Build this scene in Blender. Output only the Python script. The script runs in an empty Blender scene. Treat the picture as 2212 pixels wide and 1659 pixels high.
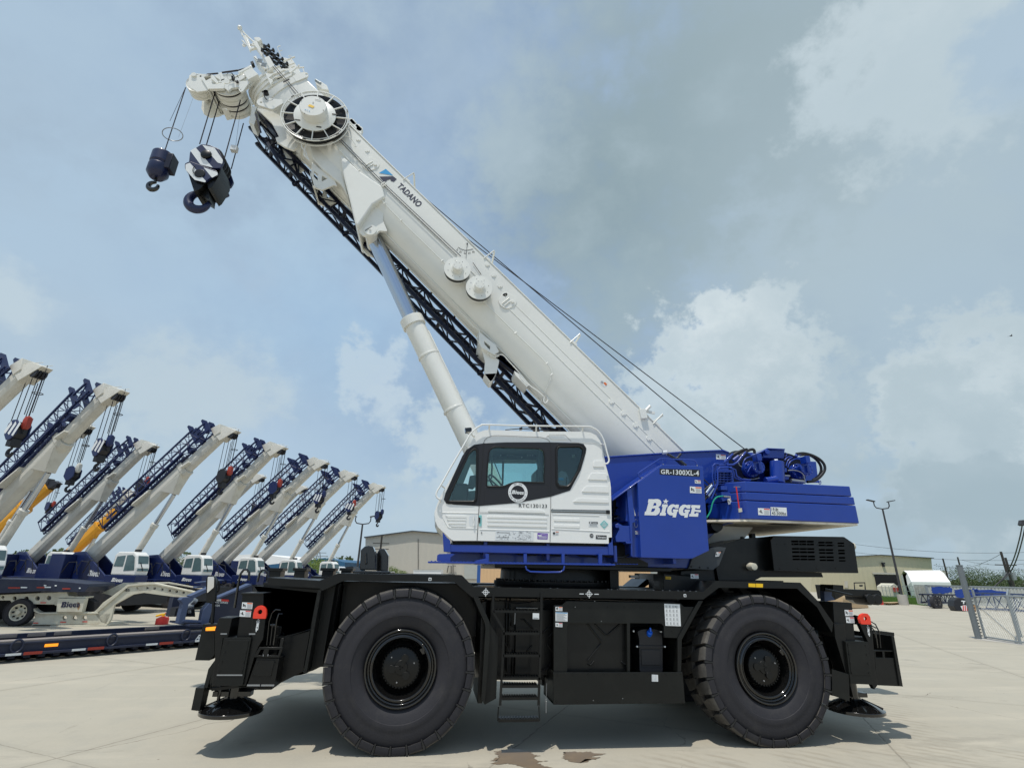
import bpy, bmesh, math, random
from mathutils import Vector, Matrix
from mathutils.bvhtree import BVHTree
rad = math.radians
sc = bpy.context.scene
COL = sc.collection
random.seed(7)

# ---------------------------------------------------------------- camera (solved from the tyres, the horizon and the leaning verticals)
CAM = dict(f=1106.0, pitch=.354, roll=.023, yaw=.137, loc=Vector((.31, -7.337, 2.067)))
def cam_axes():
    cy, sy = math.cos(CAM['yaw']), math.sin(CAM['yaw'])
    fwd, right = Vector((sy, cy, 0)), Vector((cy, -sy, 0)); up = Vector((0, 0, 1))
    cp, sp = math.cos(CAM['pitch']), math.sin(CAM['pitch'])
    F = cp*fwd + sp*up; U = -sp*fwd + cp*up
    cr, sr = math.cos(CAM['roll']), math.sin(CAM['roll'])
    return cr*right + sr*U, -sr*right + cr*U, F
CR, CU, CF = cam_axes()
cam = bpy.data.cameras.new('camera'); cam.sensor_width = 36; cam.lens = CAM['f']/2212*36
cam.clip_start = .1; cam.clip_end = 6000
camo = bpy.data.objects.new('camera', cam); COL.objects.link(camo)
m3 = Matrix((CR, CU, -CF)).transposed()
camo.matrix_world = Matrix.Translation(CAM['loc']) @ m3.to_4x4()
sc.camera = camo
sc.render.resolution_x = 1024; sc.render.resolution_y = 767

# ---------------------------------------------------------------- measuring helpers: photo point (2212 px wide) -> a point on a real plane
def ray(p): return CF + CR*((p[0]-1106)/CAM['f']) - CU*((p[1]-829.5)/CAM['f'])
def atY(p, Y):
    d = ray(p); t = (Y-CAM['loc'].y)/d.y; q = CAM['loc']+d*t; return (q.x, q.z)
def atZ(p, Z=0):
    d = ray(p); t = (Z-CAM['loc'].z)/d.z; return CAM['loc']+d*t
def atD(p, D):
    d = ray(p); return CAM['loc']+d*(D/math.hypot(d.x, d.y))     # horizontal distance D
def crop(x0, y0, w, ow):
    s = w/ow
    return lambda x, y: ((x0+x*s)*2212/3470, (y0+y*s)*2212/3470)
cA=crop(600,50,700,1659); cB=crop(1200,350,800,1896); cC=crop(1400,1000,1100,2028); cD=crop(0,1150,700,1548)
cE=crop(600,1400,800,1659); cG=crop(0,1850,1100,2212); cI=crop(2050,1450,950,2212); cJ=crop(1050,1950,950,2212)
cK=crop(1600,1950,800,2212); cL=crop(2250,1750,850,1655); cM=crop(2850,1650,620,1582); cN=crop(600,1900,550,1659)
cO=crop(1450,1400,700,2111); cT=crop(2400,1450,550,2212); cZ=crop(2160,1660,240,2212); cR=crop(1650,1580,300,2212)
cS=crop(600,180,400,2212); cU=crop(780,80,420,2177); cV=crop(1000,400,400,1659); cW=crop(2080,1500,480,1991)
cX=crop(1550,1050,400,1475); cY=crop(0,1800,400,1659); cH=crop(450,450,400,2212); cF=lambda x,y:(x,y)
def PL(cr, pts, Y): return [atY(cr(*p), Y) for p in pts]

# ---------------------------------------------------------------- world: Nishita sky seen through cloud
SUN_DIR = Vector((-.20, -.28, 1)).normalized()
el = math.asin(SUN_DIR.z)
w = bpy.data.worlds.new('World'); sc.world = w; w.use_nodes = True
nt = w.node_tree; nt.nodes.clear()
def N(tree, typ, **k):
    n = tree.nodes.new(typ)
    for a, b in k.items(): setattr(n, a, b)
    return n
wo = N(nt,'ShaderNodeOutputWorld'); bg = N(nt,'ShaderNodeBackground'); bg.inputs[1].default_value = .1
nt.links.new(bg.outputs[0], wo.inputs[0])
sky = N(nt,'ShaderNodeTexSky', sky_type='NISHITA', sun_disc=False, sun_elevation=el, sun_rotation=math.atan2(SUN_DIR.x, SUN_DIR.y))
sky.air_density = 1.0; sky.dust_density = 1.6; sky.ozone_density = 1.0
tc = N(nt,'ShaderNodeTexCoord'); GEN = tc.outputs['Generated']
def lk(a,b,tree=nt): tree.links.new(a,b)
def wmath(op, a, b=None, c=None, clamp=False):
    n = N(nt,'ShaderNodeMath', operation=op); n.use_clamp = clamp
    for i, v in enumerate((a,b,c)):
        if v is None: continue
        if isinstance(v,(int,float)): n.inputs[i].default_value = v
        else: lk(v, n.inputs[i])
    return n.outputs[0]
def wnoise(scale, detail, rough, off=(0,0,0), stretch=(1,1,1)):
    mp = N(nt,'ShaderNodeMapping'); lk(GEN, mp.inputs[0]); mp.inputs[1].default_value = off; mp.inputs[3].default_value = stretch
    n = N(nt,'ShaderNodeTexNoise'); n.inputs['Scale'].default_value = scale; n.inputs['Detail'].default_value = detail
    n.inputs['Roughness'].default_value = rough; lk(mp.outputs[0], n.inputs[0]); return n
def wmix(fac, a, b):
    n = N(nt,'ShaderNodeMix', data_type='RGBA')
    if isinstance(fac,(int,float)): n.inputs[0].default_value = fac
    else: lk(fac, n.inputs[0])
    for i, v in ((6,a),(7,b)):
        if isinstance(v, tuple): n.inputs[i].default_value = (*v,1)
        else: lk(v, n.inputs[i])
    return n.outputs[2]
def wsmooth(v, lo, hi):
    n = N(nt,'ShaderNodeMapRange', interpolation_type='SMOOTHSTEP'); lk(v, n.inputs[0])
    n.inputs[1].default_value = lo; n.inputs[2].default_value = hi; return n.outputs[0]
big = wnoise(2.2, 7, .55, (3,1,0), (1,1,1.6)).outputs[0]
soft = wnoise(1.1, 3, .5, (7,4,2), (1,1,1.3)).outputs[0]
fine = wnoise(9, 8, .58, (1,5,2), (1,1,1.25)).outputs[0]
# soft direction warp shared by all the cloud banks
def bank(px, ang, lo=.35, sq=1.0, warp=1.0, noise=None):
    """mask that is 1 near the sky direction seen at px, radius ang (rad), with a torn edge"""
    d = ray(px).normalized()
    sub = N(nt,'ShaderNodeVectorMath', operation='SUBTRACT'); lk(GEN, sub.inputs[0]); sub.inputs[1].default_value = d
    mul = N(nt,'ShaderNodeVectorMath', operation='MULTIPLY'); lk(sub.outputs[0], mul.inputs[0]); mul.inputs[1].default_value = (1,1,sq)
    ln = N(nt,'ShaderNodeVectorMath', operation='LENGTH'); lk(mul.outputs[0], ln.inputs[0])
    r = wmath('DIVIDE', ln.outputs['Value'], ang)
    q = wmath('MULTIPLY_ADD', wmath('SUBTRACT', noise or fine, .5), 2.2*warp, r)
    n = N(nt,'ShaderNodeMapRange', interpolation_type='SMOOTHSTEP'); lk(q, n.inputs[0])
    n.inputs[1].default_value = 1.0; n.inputs[2].default_value = lo; n.inputs[3].default_value = 0; n.inputs[4].default_value = 1
    return n.outputs[0]
K = 9.7     # cloud radiance is written as display-linear value and scaled against the .1 background strength
def c(r,g,b): return (r*K*.94, g*K*1.01, b*K*1.03)
blue = c(.34,.53,.80)
base = wmix(.35, sky.outputs[0], blue)
veil = wsmooth(wmath('MULTIPLY_ADD', soft, .6, wmath('MULTIPLY', big, .4)), .38, .66)
col = wmix(wmath('MULTIPLY', veil, .6), base, c(.49,.62,.80))
sepz = N(nt,'ShaderNodeSeparateXYZ'); lk(GEN, sepz.inputs[0])
hz = wsmooth(sepz.outputs[2], .34, .0)
col = wmix(wmath('MULTIPLY', hz, .42), col, c(.57,.68,.78))
def lay(col, mask, k, colr): return wmix(wmath('MULTIPLY', mask, k), col, c(*colr))
cum = wnoise(15, 10, .62, (4,2,9), (1,1,1.15)).outputs[0]
mid = wnoise(4.5, 9, .58, (2,8,5), (1,1,1.4)).outputs[0]
warpn = wmath('MULTIPLY_ADD', cum, .6, wmath('MULTIPLY', mid, .4))
softn = wmath('MULTIPLY_ADD', mid, .75, wmath('MULTIPLY', cum, .25))
# mottled veil over the whole sky
col = wmix(wmath('MULTIPLY', wsmooth(mid, .45, .72), .42), col, c(.56,.66,.78))
col = wmix(wmath('MULTIPLY', wsmooth(softn, .55, .36), .25), col, c(.36,.52,.74))
for px, ang, lo, sq, wp, ns, k, cl in (
    ((1750,250), .62, .2, 1, .9, softn, .85, (.44,.52,.58)),
    ((1950,480), .42, .1, 1.2, 1.0, softn, .55, (.47,.55,.63)),
    ((1800,900), .50, .1, 1.4, .9, softn, .5, (.47,.56,.64)),
    ((2080,700), .20, .1, 1.2, 1.2, softn, .55, (.42,.54,.70)),
    ((1560,130), .48, .15, 1.7, 1.3, softn, .85, (.33,.40,.43)),
    ((1340,440), .30, .15, .8, 1.3, softn, .9, (.27,.345,.385)),
    ((1400,240), .30, .1, 1.0, 1.2, softn, .7, (.29,.365,.40)),
    ((1780,170), .32, .1, 1.6, 1.3, softn, .65, (.31,.38,.42)),
    ((1330,620), .14, .0, 1.0, 1.2, softn, .55, (.33,.42,.48)),
    ((2060,70), .20, .5, 1.2, 1.3, warpn, .9, (.74,.78,.81)),
    ((1980,170), .18, .1, 1.2, 1.3, warpn, .5, (.58,.65,.71)),
    ((2200,130), .07, .5, .7, 1.3, warpn, .8, (.42,.54,.72)),
    ((1000,120), .35, .1, 1.6, 1.2, softn, .45, (.46,.55,.66)),
    ((250,130), .34, .1, 1.8, 1.2, softn, .5, (.36,.52,.76)), ((350,600), .4, .1, 2.4, 1.2, softn, .5, (.36,.55,.82)), ((700,700), .3, .1, 1.5, 1.2, softn, .5, (.35,.55,.80)),
    ((430,860), .17, .35, 1.3, 1.3, warpn, .7, (.60,.66,.71)),
    ((10,640), .07, .3, 1.0, 1.5, warpn, .8, (.64,.70,.76)),
    ((30,900), .2, .1, 1.6, 1.2, warpn, .6, (.56,.64,.72)),
    ((810,810), .075, .6, .8, 1.9, warpn, .75, (.60,.68,.77)),
    ((830,860), .05, .5, .7, 1.9, warpn, .6, (.57,.65,.74)),
    ((960,975), .10, .6, .9, 1.6, warpn, .85, (.60,.67,.73)),
    ((930,1080), .12, .5, 1.6, 1.6, warpn, .6, (.54,.62,.69)),
    ((800,1110), .25, .0, 2.6, 1, softn, .45, (.56,.64,.71)),
):
    col = lay(col, bank(px, ang, lo, sq, wp, ns), k, cl)
# cumulus heads: crisp edge, lit billows, grey feet
lit = wsmooth(cum, .36, .66)
def cumulus(col, px, ang, sq, k, hi, lo_):
    m_ = bank(px, ang, .68, sq, 1.5, warpn)
    d = ray(px).normalized(); z = sepz.outputs[2]
    g1 = N(nt,'ShaderNodeMapRange', interpolation_type='SMOOTHSTEP'); lk(z, g1.inputs[0]); g1.inputs[1].default_value = d.z-ang*.9; g1.inputs[2].default_value = d.z+ang*.75
    f_ = wmath('MULTIPLY_ADD', lit, .45, wmath('MULTIPLY', g1.outputs[0], .60), clamp=True)
    return wmix(wmath('MULTIPLY', m_, k), col, wmix(f_, c(*lo_), c(*hi)))
for a_ in (((1720,900), .17, 1.2, .55, (.58,.65,.70), (.42,.50,.56)),
           ((1590,790), .165, .95, .95, (.80,.83,.85), (.47,.55,.61)),
           ((1570,720), .085, .85, .92, (.84,.86,.87), (.60,.66,.71)),
           ((1470,900), .15, 1.1, .85, (.72,.77,.80), (.46,.54,.61)),
           ((1660,840), .11, 1.0, .85, (.77,.80,.82), (.48,.56,.62)),
           ((2170,960), .20, .95, .97, (.80,.83,.85), (.40,.48,.54)),
           ((2050,935), .10, 1.0, .85, (.63,.69,.73), (.44,.52,.58)),
           ((2090,1060), .11, 2.0, .7, (.40,.48,.54), (.33,.41,.47)),
           ((1950,1130), .13, 3.2, .6, (.42,.50,.56), (.36,.45,.52))):
    col = cumulus(col, *a_)
for px, ang, lo, sq, wp, ns, k, cl in (((2150,1080), .12, .1, 3.0, 1.2, softn, .75, (.31,.40,.46)), ((1900,1020), .12, .1, 2.5, 1.2, softn, .5, (.38,.47,.53)), ((-900,300), 1.3, .2, 1, .5, softn, .6, (.55,.63,.69)), ((3400,300), 1.3, .2, 1, .5, softn, .6, (.47,.55,.6))):
    col = lay(col, bank(px, ang, lo, sq, wp, ns), k, cl)
lk(col, bg.inputs[0])

# ---------------------------------------------------------------- sun
sl = bpy.data.lights.new('sun', 'SUN'); sl.energy = 3.3; sl.angle = rad(.6); sl.color = (1, .955, .88)
so = bpy.data.objects.new('sun', sl); COL.objects.link(so)
so.rotation_euler = SUN_DIR.to_track_quat('Z', 'Y').to_euler()
vs = sc.view_settings; vs.view_transform = 'Standard'; vs.look = 'None'; vs.exposure = .0; vs.gamma = 1; vs.use_curve_mapping = False
sc.render.engine = 'CYCLES'; sc.cycles.max_bounces = 6; sc.cycles.transparent_max_bounces = 12

# ---------------------------------------------------------------- materials
def mat(name, base, rough=.5, metal=0, coat=0, var=.06, scale=3.0, bump=0, bscale=60, spec=.5, dirt=None, dirtamt=.0, dscale=1.5, emit=None, es=0):
    m = bpy.data.materials.new(name); m.use_nodes = True; t = m.node_tree; b = t.nodes['Principled BSDF']
    b.inputs['Roughness'].default_value = rough; b.inputs['Metallic'].default_value = metal
    b.inputs['Coat Weight'].default_value = coat; b.inputs['Coat Roughness'].default_value = .06
    b.inputs['Specular IOR Level'].default_value = spec
    tcn = N(t,'ShaderNodeTexCoord')
    n = N(t,'ShaderNodeTexNoise'); n.inputs['Scale'].default_value = scale; n.inputs['Detail'].default_value = 6; n.inputs['Roughness'].default_value=.6
    t.links.new(tcn.outputs['Object'], n.inputs[0])
    mx = N(t,'ShaderNodeMix', data_type='RGBA')
    mx.inputs[6].default_value = (*[v*(1-var) for v in base],1); mx.inputs[7].default_value = (*[min(1,v*(1+var)) for v in base],1)
    t.links.new(n.outputs[0], mx.inputs[0]); outc = mx.outputs[2]
    if dirt:
        n2 = N(t,'ShaderNodeTexNoise'); n2.inputs['Scale'].default_value = dscale; n2.inputs['Detail'].default_value = 9; n2.inputs['Roughness'].default_value=.7
        t.links.new(tcn.outputs['Object'], n2.inputs[0])
        mr = N(t,'ShaderNodeMapRange'); mr.inputs[1].default_value=.5; mr.inputs[2].default_value=.75; mr.inputs[4].default_value=dirtamt
        t.links.new(n2.outputs[0], mr.inputs[0])
        m2 = N(t,'ShaderNodeMix', data_type='RGBA'); t.links.new(mr.outputs[0], m2.inputs[0]); t.links.new(outc, m2.inputs[6]); m2.inputs[7].default_value=(*dirt,1); outc = m2.outputs[2]
    t.links.new(outc, b.inputs['Base Color'])
    rr = N(t,'ShaderNodeMapRange'); rr.inputs[3].default_value = max(.02,rough-.06); rr.inputs[4].default_value = min(1,rough+.1)
    t.links.new(n.outputs[0], rr.inputs[0]); t.links.new(rr.outputs[0], b.inputs['Roughness'])
    if bump:
        n3 = N(t,'ShaderNodeTexNoise'); n3.inputs['Scale'].default_value = bscale; n3.inputs['Detail'].default_value = 4
        t.links.new(tcn.outputs['Object'], n3.inputs[0])
        bp = N(t,'ShaderNodeBump'); bp.inputs['Strength'].default_value = bump; bp.inputs['Distance'].default_value = .01
        t.links.new(n3.outputs[0], bp.inputs['Height']); t.links.new(bp.outputs[0], b.inputs['Normal'])
    if emit: b.inputs['Emission Color'].default_value=(*emit,1); b.inputs['Emission Strength'].default_value=es
    return m
MT = dict(
  white = mat('white_paint', (.80,.80,.745), .28, coat=.35, var=.02, dirt=(.50,.47,.40), dirtamt=.22, dscale=.7, bump=.05, bscale=1.6),
  cabwhite = mat('cab_white_paint', (.82,.82,.79), .25, coat=.4, var=.015),
  blue = mat('blue_paint', (.006,.038,.29), .30, coat=.4, var=.10, dirt=(.03,.06,.25), dirtamt=.25, dscale=2, bump=.04, bscale=45),
  navy = mat('navy_paint', (.004,.010,.055), .4, coat=.2, var=.1),
  jibblue = mat('shade_darkened_lattice_blue', (.003,.0045,.018), .4, spec=.3, coat=.08, var=.1),  # jib blue darkened: the shade under the boom is put into the colour
  black = mat('black_paint', (.0030,.0034,.0032), .36, spec=.32, coat=.12, var=.25, bump=.08, bscale=5, dirt=(.014,.0145,.013), dirtamt=.6, dscale=2.6),
  blacksat = mat('satin_black_paint', (.0048,.0056,.0048), .42, coat=.06, spec=.32, var=.25, bump=.08, bscale=4, dirt=(.016,.017,.014), dirtamt=.6, dscale=2.2),
  gloss = mat('gloss_black_paint', (.006,.006,.006), .12, coat=.6, var=.1),
  surround = mat('cab_black_film', (.012,.012,.015), .45, var=.08),
  rubberseal = mat('black_rubber_seal', (.006,.006,.006), .4),
  tyre = mat('tyre_rubber', (.025,.0245,.029), .72, var=.12, scale=6, bump=.25, bscale=40, spec=.35, dirt=(.075,.07,.062), dirtamt=.35, dscale=4),
  tread = mat('dusty_tread_rubber', (.085,.080,.073), .85, var=.25, scale=9, bump=.5, bscale=30, spec=.25, dirt=(.20,.185,.16), dirtamt=.85, dscale=5),
  chrome = mat('chrome_rod', (.50,.54,.60), .16, metal=1, var=.02),
  steel = mat('grey_steel', (.35,.36,.37), .4, metal=.8, var=.1),
  rope = mat('dark_wire_rope', (.022,.018,.022), .5, metal=.3),
  hose = mat('black_hose', (.008,.008,.009), .35),
  decal = mat('white_vinyl', (.74,.76,.76), .4, var=.02),
  silver = mat('silver_vinyl', (.70,.73,.74), .35, var=.02),
  ink = mat('black_ink', (.015,.015,.015), .5),
  grey_ink = mat('grey_ink', (.33,.34,.35), .5),
  orange = mat('orange_vinyl', (.75,.16,.03), .4),
  red = mat('red_vinyl', (.65,.03,.025), .4),
  redpaint = mat('red_orange_paint', (.83,.045,.018), .35, coat=.2),
  yellow = mat('yellow_vinyl', (.85,.52,.01), .45),
  cyan = mat('cyan_vinyl', (.01,.30,.62), .35),
  navyink = mat('navy_vinyl', (.008,.01,.04), .35),
  teal = mat('teal_vinyl', (.22,.52,.52), .4),
  purple = mat('purple_vinyl', (.14,.05,.40), .4),
  green = mat('green_hose', (.01,.30,.20), .3),
  amber = mat('amber_lens', (.85,.25,.01), .2, emit=(1,.32,.02), es=1.1),
  mirror = mat('mirror_glass', (.85,.87,.9), .03, metal=1, var=0),
  bluecap = mat('bright_blue_plastic', (.01,.13,.75), .35),
  interior = mat('cab_grey_plastic', (.10,.12,.125), .6, var=.1),
  darkint = mat('cab_dark_console', (.02,.028,.032), .5),
  lining = mat('cab_pale_lining', (.32,.40,.39), .7),
  bag = mat('clear_plastic_bag', (.18,.22,.26), .35, var=.5, scale=30, bump=.9, bscale=20),
  cream = mat('worn_cream_paint', (.58,.55,.44), .55, var=.08, dirt=(.28,.20,.12), dirtamt=.6, dscale=2.2),
  steelblue = mat('faded_navy_paint', (.012,.018,.045), .5, var=.2, dirt=(.05,.055,.07), dirtamt=.5, dscale=2),
  brightsteelblue = mat('worn_slate_blue_paint', (.05,.075,.15), .5, var=.15),
  wood = mat('weathered_timber', (.24,.21,.19), .8, var=.3, scale=8),
  ywhite = mat('yard_crane_white', (.64,.62,.55), .45, var=.08, dirt=(.36,.33,.27), dirtamt=.6, dscale=.8),
  yblue = mat('yard_crane_blue', (.006,.016,.085), .4, coat=.1, var=.12),
  ylat = mat('yard_crane_lattice_blue', (.006,.014,.075), .4, var=.15),
  ydark = mat('yard_crane_dark', (.012,.013,.018), .5, var=.2),
  yyellow = mat('yard_crane_yellow', (.75,.34,.015), .4, var=.05),
  yred = mat('yard_crane_red', (.33,.035,.02), .5, var=.2),
  yglass = mat('yard_crane_glass', (.10,.16,.17), .08, var=.3),
  beige = mat('beige_metal_siding', (.50,.46,.33), .6, var=.03),
  greybldg = mat('pale_grey_siding', (.50,.47,.41), .6, var=.03),
  tan = mat('tan_siding', (.66,.44,.24), .6, var=.03),
  roofdark = mat('dark_metal_roof', (.06,.07,.08), .5),
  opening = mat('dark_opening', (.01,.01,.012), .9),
  tent = mat('white_fabric', (.80,.80,.78), .6, var=.03),
  boxgrey = mat('grey_container_paint', (.42,.44,.41), .5, var=.05, dirt=(.25,.2,.12), dirtamt=.4),
  boxblue = mat('blue_spray_paint', (.012,.05,.28), .5, var=.1),
  concrete = mat('precast_concrete', (.42,.40,.36), .85, var=.1),
  pole = mat('dark_bronze_pole', (.035,.035,.038), .5),
  galv = mat('galvanised_steel', (.30,.33,.34), .45, metal=.5, var=.08),
  timberpole = mat('utility_pole_timber', (.035,.032,.028), .8),
  card = mat('cardboard', (.50,.36,.21), .8, var=.06),
  bark = mat('bark', (.07,.055,.04), .9),
  leafA = mat('leaves', (.055,.085,.022), .6, var=.35, scale=1.5),
  leafB = mat('bright_leaves', (.13,.19,.03), .6, var=.3, scale=1.5),
  polymer = mat('cream_underside', (.78,.72,.58), .6, var=.05, dirt=(.15,.12,.1), dirtamt=.8, dscale=1.6),
)
def glassmat(name, tint, refl=1.0):
    m = bpy.data.materials.new(name); m.use_nodes = True; t = m.node_tree; t.nodes.clear()
    o = N(t,'ShaderNodeOutputMaterial'); tr = N(t,'ShaderNodeBsdfTransparent'); tr.inputs[0].default_value = (*tint,1)
    g = N(t,'ShaderNodeBsdfGlossy'); g.inputs['Roughness'].default_value = .03; g.inputs[0].default_value = (.9,1,1,1)
    fr = N(t,'ShaderNodeFresnel'); fr.inputs[0].default_value = 1.5
    mm = N(t,'ShaderNodeMath', operation='MULTIPLY'); mm.inputs[1].default_value = refl; t.links.new(fr.outputs[0], mm.inputs[0])
    mx = N(t,'ShaderNodeMixShader'); t.links.new(mm.outputs[0], mx.inputs[0]); t.links.new(tr.outputs[0], mx.inputs[1]); t.links.new(g.outputs[0], mx.inputs[2])
    t.links.new(mx.outputs[0], o.inputs[0]); return m
MT['glass'] = glassmat('tinted_cab_glass', (.80,.93,.91), 1.3)

# ---------------------------------------------------------------- object helpers
WL = {}   # world location of every parent at build time
def tag(o, label=None, cat=None, group=None, kind=None):
    for k, v in (('label',label),('category',cat),('group',group),('kind',kind)):
        if v: o[k] = v
    return o
def thing(name, loc, label, cat, group=None):
    o = bpy.data.objects.new(name, None); COL.objects.link(o); o.location = loc; o.empty_display_size = .3
    WL[o.name] = Vector(loc); return tag(o, label, cat, group)
def fillpoly(bm, outer, holes, y0, y1, mi=0, xf=None):
    def V(p, y):
        v = Vector((p[0], y, p[1])); return xf(v) if xf else v
    if not holes:
        a = [bm.verts.new(V(p, y0)) for p in outer]; b = [bm.verts.new(V(p, y1)) for p in outer]
        n = len(a); fs = [bm.faces.new(a), bm.faces.new(b[::-1])]
        for i in range(n): fs.append(bm.faces.new((a[i], b[i], b[(i+1)%n], a[(i+1)%n])))
        for f in fs: f.material_index = mi
        return
    e = []; front = {}
    loops = []
    for lp in [outer]+list(holes):
        vs_ = [bm.verts.new(V(p, y0)) for p in lp]; loops.append((lp, vs_))
        for i in range(len(vs_)): e.append(bm.edges.new((vs_[i], vs_[(i+1)%len(vs_)])))
    r = bmesh.ops.triangle_fill(bm, use_beauty=True, use_dissolve=False, edges=e)
    fs = [f for f in r['geom'] if isinstance(f, bmesh.types.BMFace)]
    back = {}
    for lp, vs_ in loops:
        for p, v in zip(lp, vs_): back[v] = bm.verts.new(V(p, y1))
    for f in fs:
        f.material_index = mi; g = bm.faces.new([back[v] for v in reversed(f.verts)]); g.material_index = mi
    for lp, vs_ in loops:
        n = len(vs_)
        for i in range(n):
            g = bm.faces.new((vs_[i], back[vs_[i]], back[vs_[(i+1)%n]], vs_[(i+1)%n])); g.material_index = mi
SPLIT = set('boom_head chain_link_mesh mudguard inner_fender pressed_panel jib_mount head_bracket chassis_frame deck_plate bolts outrigger_beam edge_trim jack_bracket wheel_chock_holder grab_rail stowage_box front_frame yellow_reflector rear_bumper rear_strut access_panel hood_base breather jib_rest front_light_box slewing_frame cab_support side_step hydraulic_hoses hydraulic_pipes cabinet_bracket slew_drive winch_frame winch_pipes winch_fittings black_hose hose_ferrule cable_guide sensor_cable jib_bracket underside_pipe reel_slots head_wiring swing_arm head_housing head_rails slot head_fittings winch_rope hoist_rope cheek_plate post gate_rail crossarm transformer lamp_head lashing_ring marker_plate plank wall_lamp downpipe wall_piping window_seal window_glass door_gap panel_bead cab_frame_post cab_handrail cab_lamp_and_wiper telescoping_section top_rollers grab_pin nose_rope insulator deck_fitting hose_line weld_seam tent_flap white_stripe paint_patch side_beam gooseneck gooseneck_plate reflective_tape white_trim cab_lining wiper cab_window superstructure anti_two_block_weight'.split())
class MB:
    def __init__(s): s.bm = bmesh.new(); s.mats = []; s.mi = 0
    def m(s, name):
        if name not in s.mats: s.mats.append(name)
        s.mi = s.mats.index(name); return s
    def prism(s, pts, y0, y1, holes=None, xf=None): fillpoly(s.bm, pts, holes, y0, y1, s.mi, xf); return s
    def pp(s, cr, pts, y0, y1, holes=None, at=None):       # polygon measured at depth `at` (default y0)
        Y = y0 if at is None else at
        return s.prism(PL(cr, pts, Y), y0, y1, [PL(cr, h, Y) for h in holes] if holes else None)
    def box(s, x0,x1,y0,y1,z0,z1, M=None):
        vs_ = [Vector((x,y,z)) for z in (z0,z1) for y in (y0,y1) for x in (x0,x1)]
        if M is not None: vs_ = [M @ v for v in vs_]
        v = [s.bm.verts.new(p) for p in vs_]
        for f in ((0,2,3,1),(4,5,7,6),(0,1,5,4),(2,6,7,3),(0,4,6,2),(1,3,7,5)):
            s.bm.faces.new([v[i] for i in f]).material_index = s.mi
        return s
    def hexa(s, pts):
        v = [s.bm.verts.new(p) for p in pts]      # 4 bottom ring, 4 top ring
        for f in ((3,2,1,0),(4,5,6,7),(0,1,5,4),(1,2,6,5),(2,3,7,6),(3,0,4,7)): s.bm.faces.new([v[i] for i in f]).material_index = s.mi
        return s
    def ring(s, c, a, b, r, seg, ph=0): return [s.bm.verts.new(c + a*(r*math.cos(ph+2*math.pi*i/seg)) + b*(r*math.sin(ph+2*math.pi*i/seg))) for i in range(seg)]
    def cyl(s, p0, p1, r0, r1=None, seg=16, cap=True):
        p0, p1 = Vector(p0), Vector(p1); r1 = r0 if r1 is None else r1; d = (p1-p0)
        if d.length < 1e-6: return s
        d.normalize(); a = d.orthogonal().normalized(); b = d.cross(a)
        A = s.ring(p0,a,b,r0,seg); B = s.ring(p1,a,b,r1,seg)
        for i in range(seg):
            f = s.bm.faces.new((A[i],A[(i+1)%seg],B[(i+1)%seg],B[i])); f.material_index = s.mi; f.smooth = seg > 7
        if cap: s.bm.faces.new(A[::-1]).material_index = s.mi; s.bm.faces.new(B).material_index = s.mi
        return s
    def tube(s, pts, r, seg=8, closed=False):
        pts = [Vector(p) for p in pts]; n = len(pts); rings = []; a = None
        for i, p in enumerate(pts):
            if closed: d = (pts[(i+1)%n]-pts[i-1])
            else: d = (pts[min(i+1,n-1)]-pts[max(i-1,0)])
            if d.length < 1e-9: d = Vector((0,0,1))
            d.normalize()
            if a is None: a = d.orthogonal().normalized()
            else:
                a = a - d*a.dot(d)
                a = a.normalized() if a.length > 1e-6 else d.orthogonal().normalized()
            rings.append(s.ring(p, a, d.cross(a), r, seg))
        m_ = n if closed else n-1
        for i in range(m_):
            A, B = rings[i], rings[(i+1)%n]
            for j in range(seg):
                f = s.bm.faces.new((A[j],A[(j+1)%seg],B[(j+1)%seg],B[j])); f.material_index = s.mi; f.smooth = True
        if not closed: s.bm.faces.new(rings[0][::-1]).material_index = s.mi; s.bm.faces.new(rings[-1]).material_index = s.mi
        return s
    def bar(s, p0, p1, w, h=None, up=Vector((0,1,0))):
        p0, p1 = Vector(p0), Vector(p1); h = w if h is None else h; d = (p1-p0)
        if d.length < 1e-6: return s
        d.normalize(); a = d.cross(up)
        a = a.normalized() if a.length > 1e-4 else d.orthogonal().normalized()
        b = a.cross(d).normalized(); q = [a*(i*w/2)+b*(j*h/2) for i, j in ((-1,-1),(1,-1),(1,1),(-1,1))]
        return s.hexa([p0+k for k in q]+[p1+k for k in q])
    def lathe(s, prof, c, ax=Vector((0,1,0)), seg=48, ph=0):
        """prof: (dist along axis, radius)"""
        c = Vector(c); ax = ax.normalized(); a = ax.orthogonal().normalized() if abs(ax.y) < .99 else Vector((1,0,0)); b = ax.cross(a)
        R = []
        for d, r in prof:
            if r < 1e-5: R.append([s.bm.verts.new(c+ax*d)])
            else: R.append(s.ring(c+ax*d, a, b, r, seg, ph))
        for A, B in zip(R, R[1:]):
            for i in range(seg):
                j = (i+1)%seg
                if len(A) == 1 and len(B) == 1: continue
                if len(A) == 1: f = s.bm.faces.new((A[0],B[j],B[i]))
                elif len(B) == 1: f = s.bm.faces.new((A[i],A[j],B[0]))
                else: f = s.bm.faces.new((A[i],A[j],B[j],B[i]))
                f.material_index = s.mi; f.smooth = True
        return s
    def quad(s, a, b, c_, d):
        s.bm.faces.new([s.bm.verts.new(Vector(p)) for p in (a,b,c_,d)]).material_index = s.mi; return s
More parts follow.
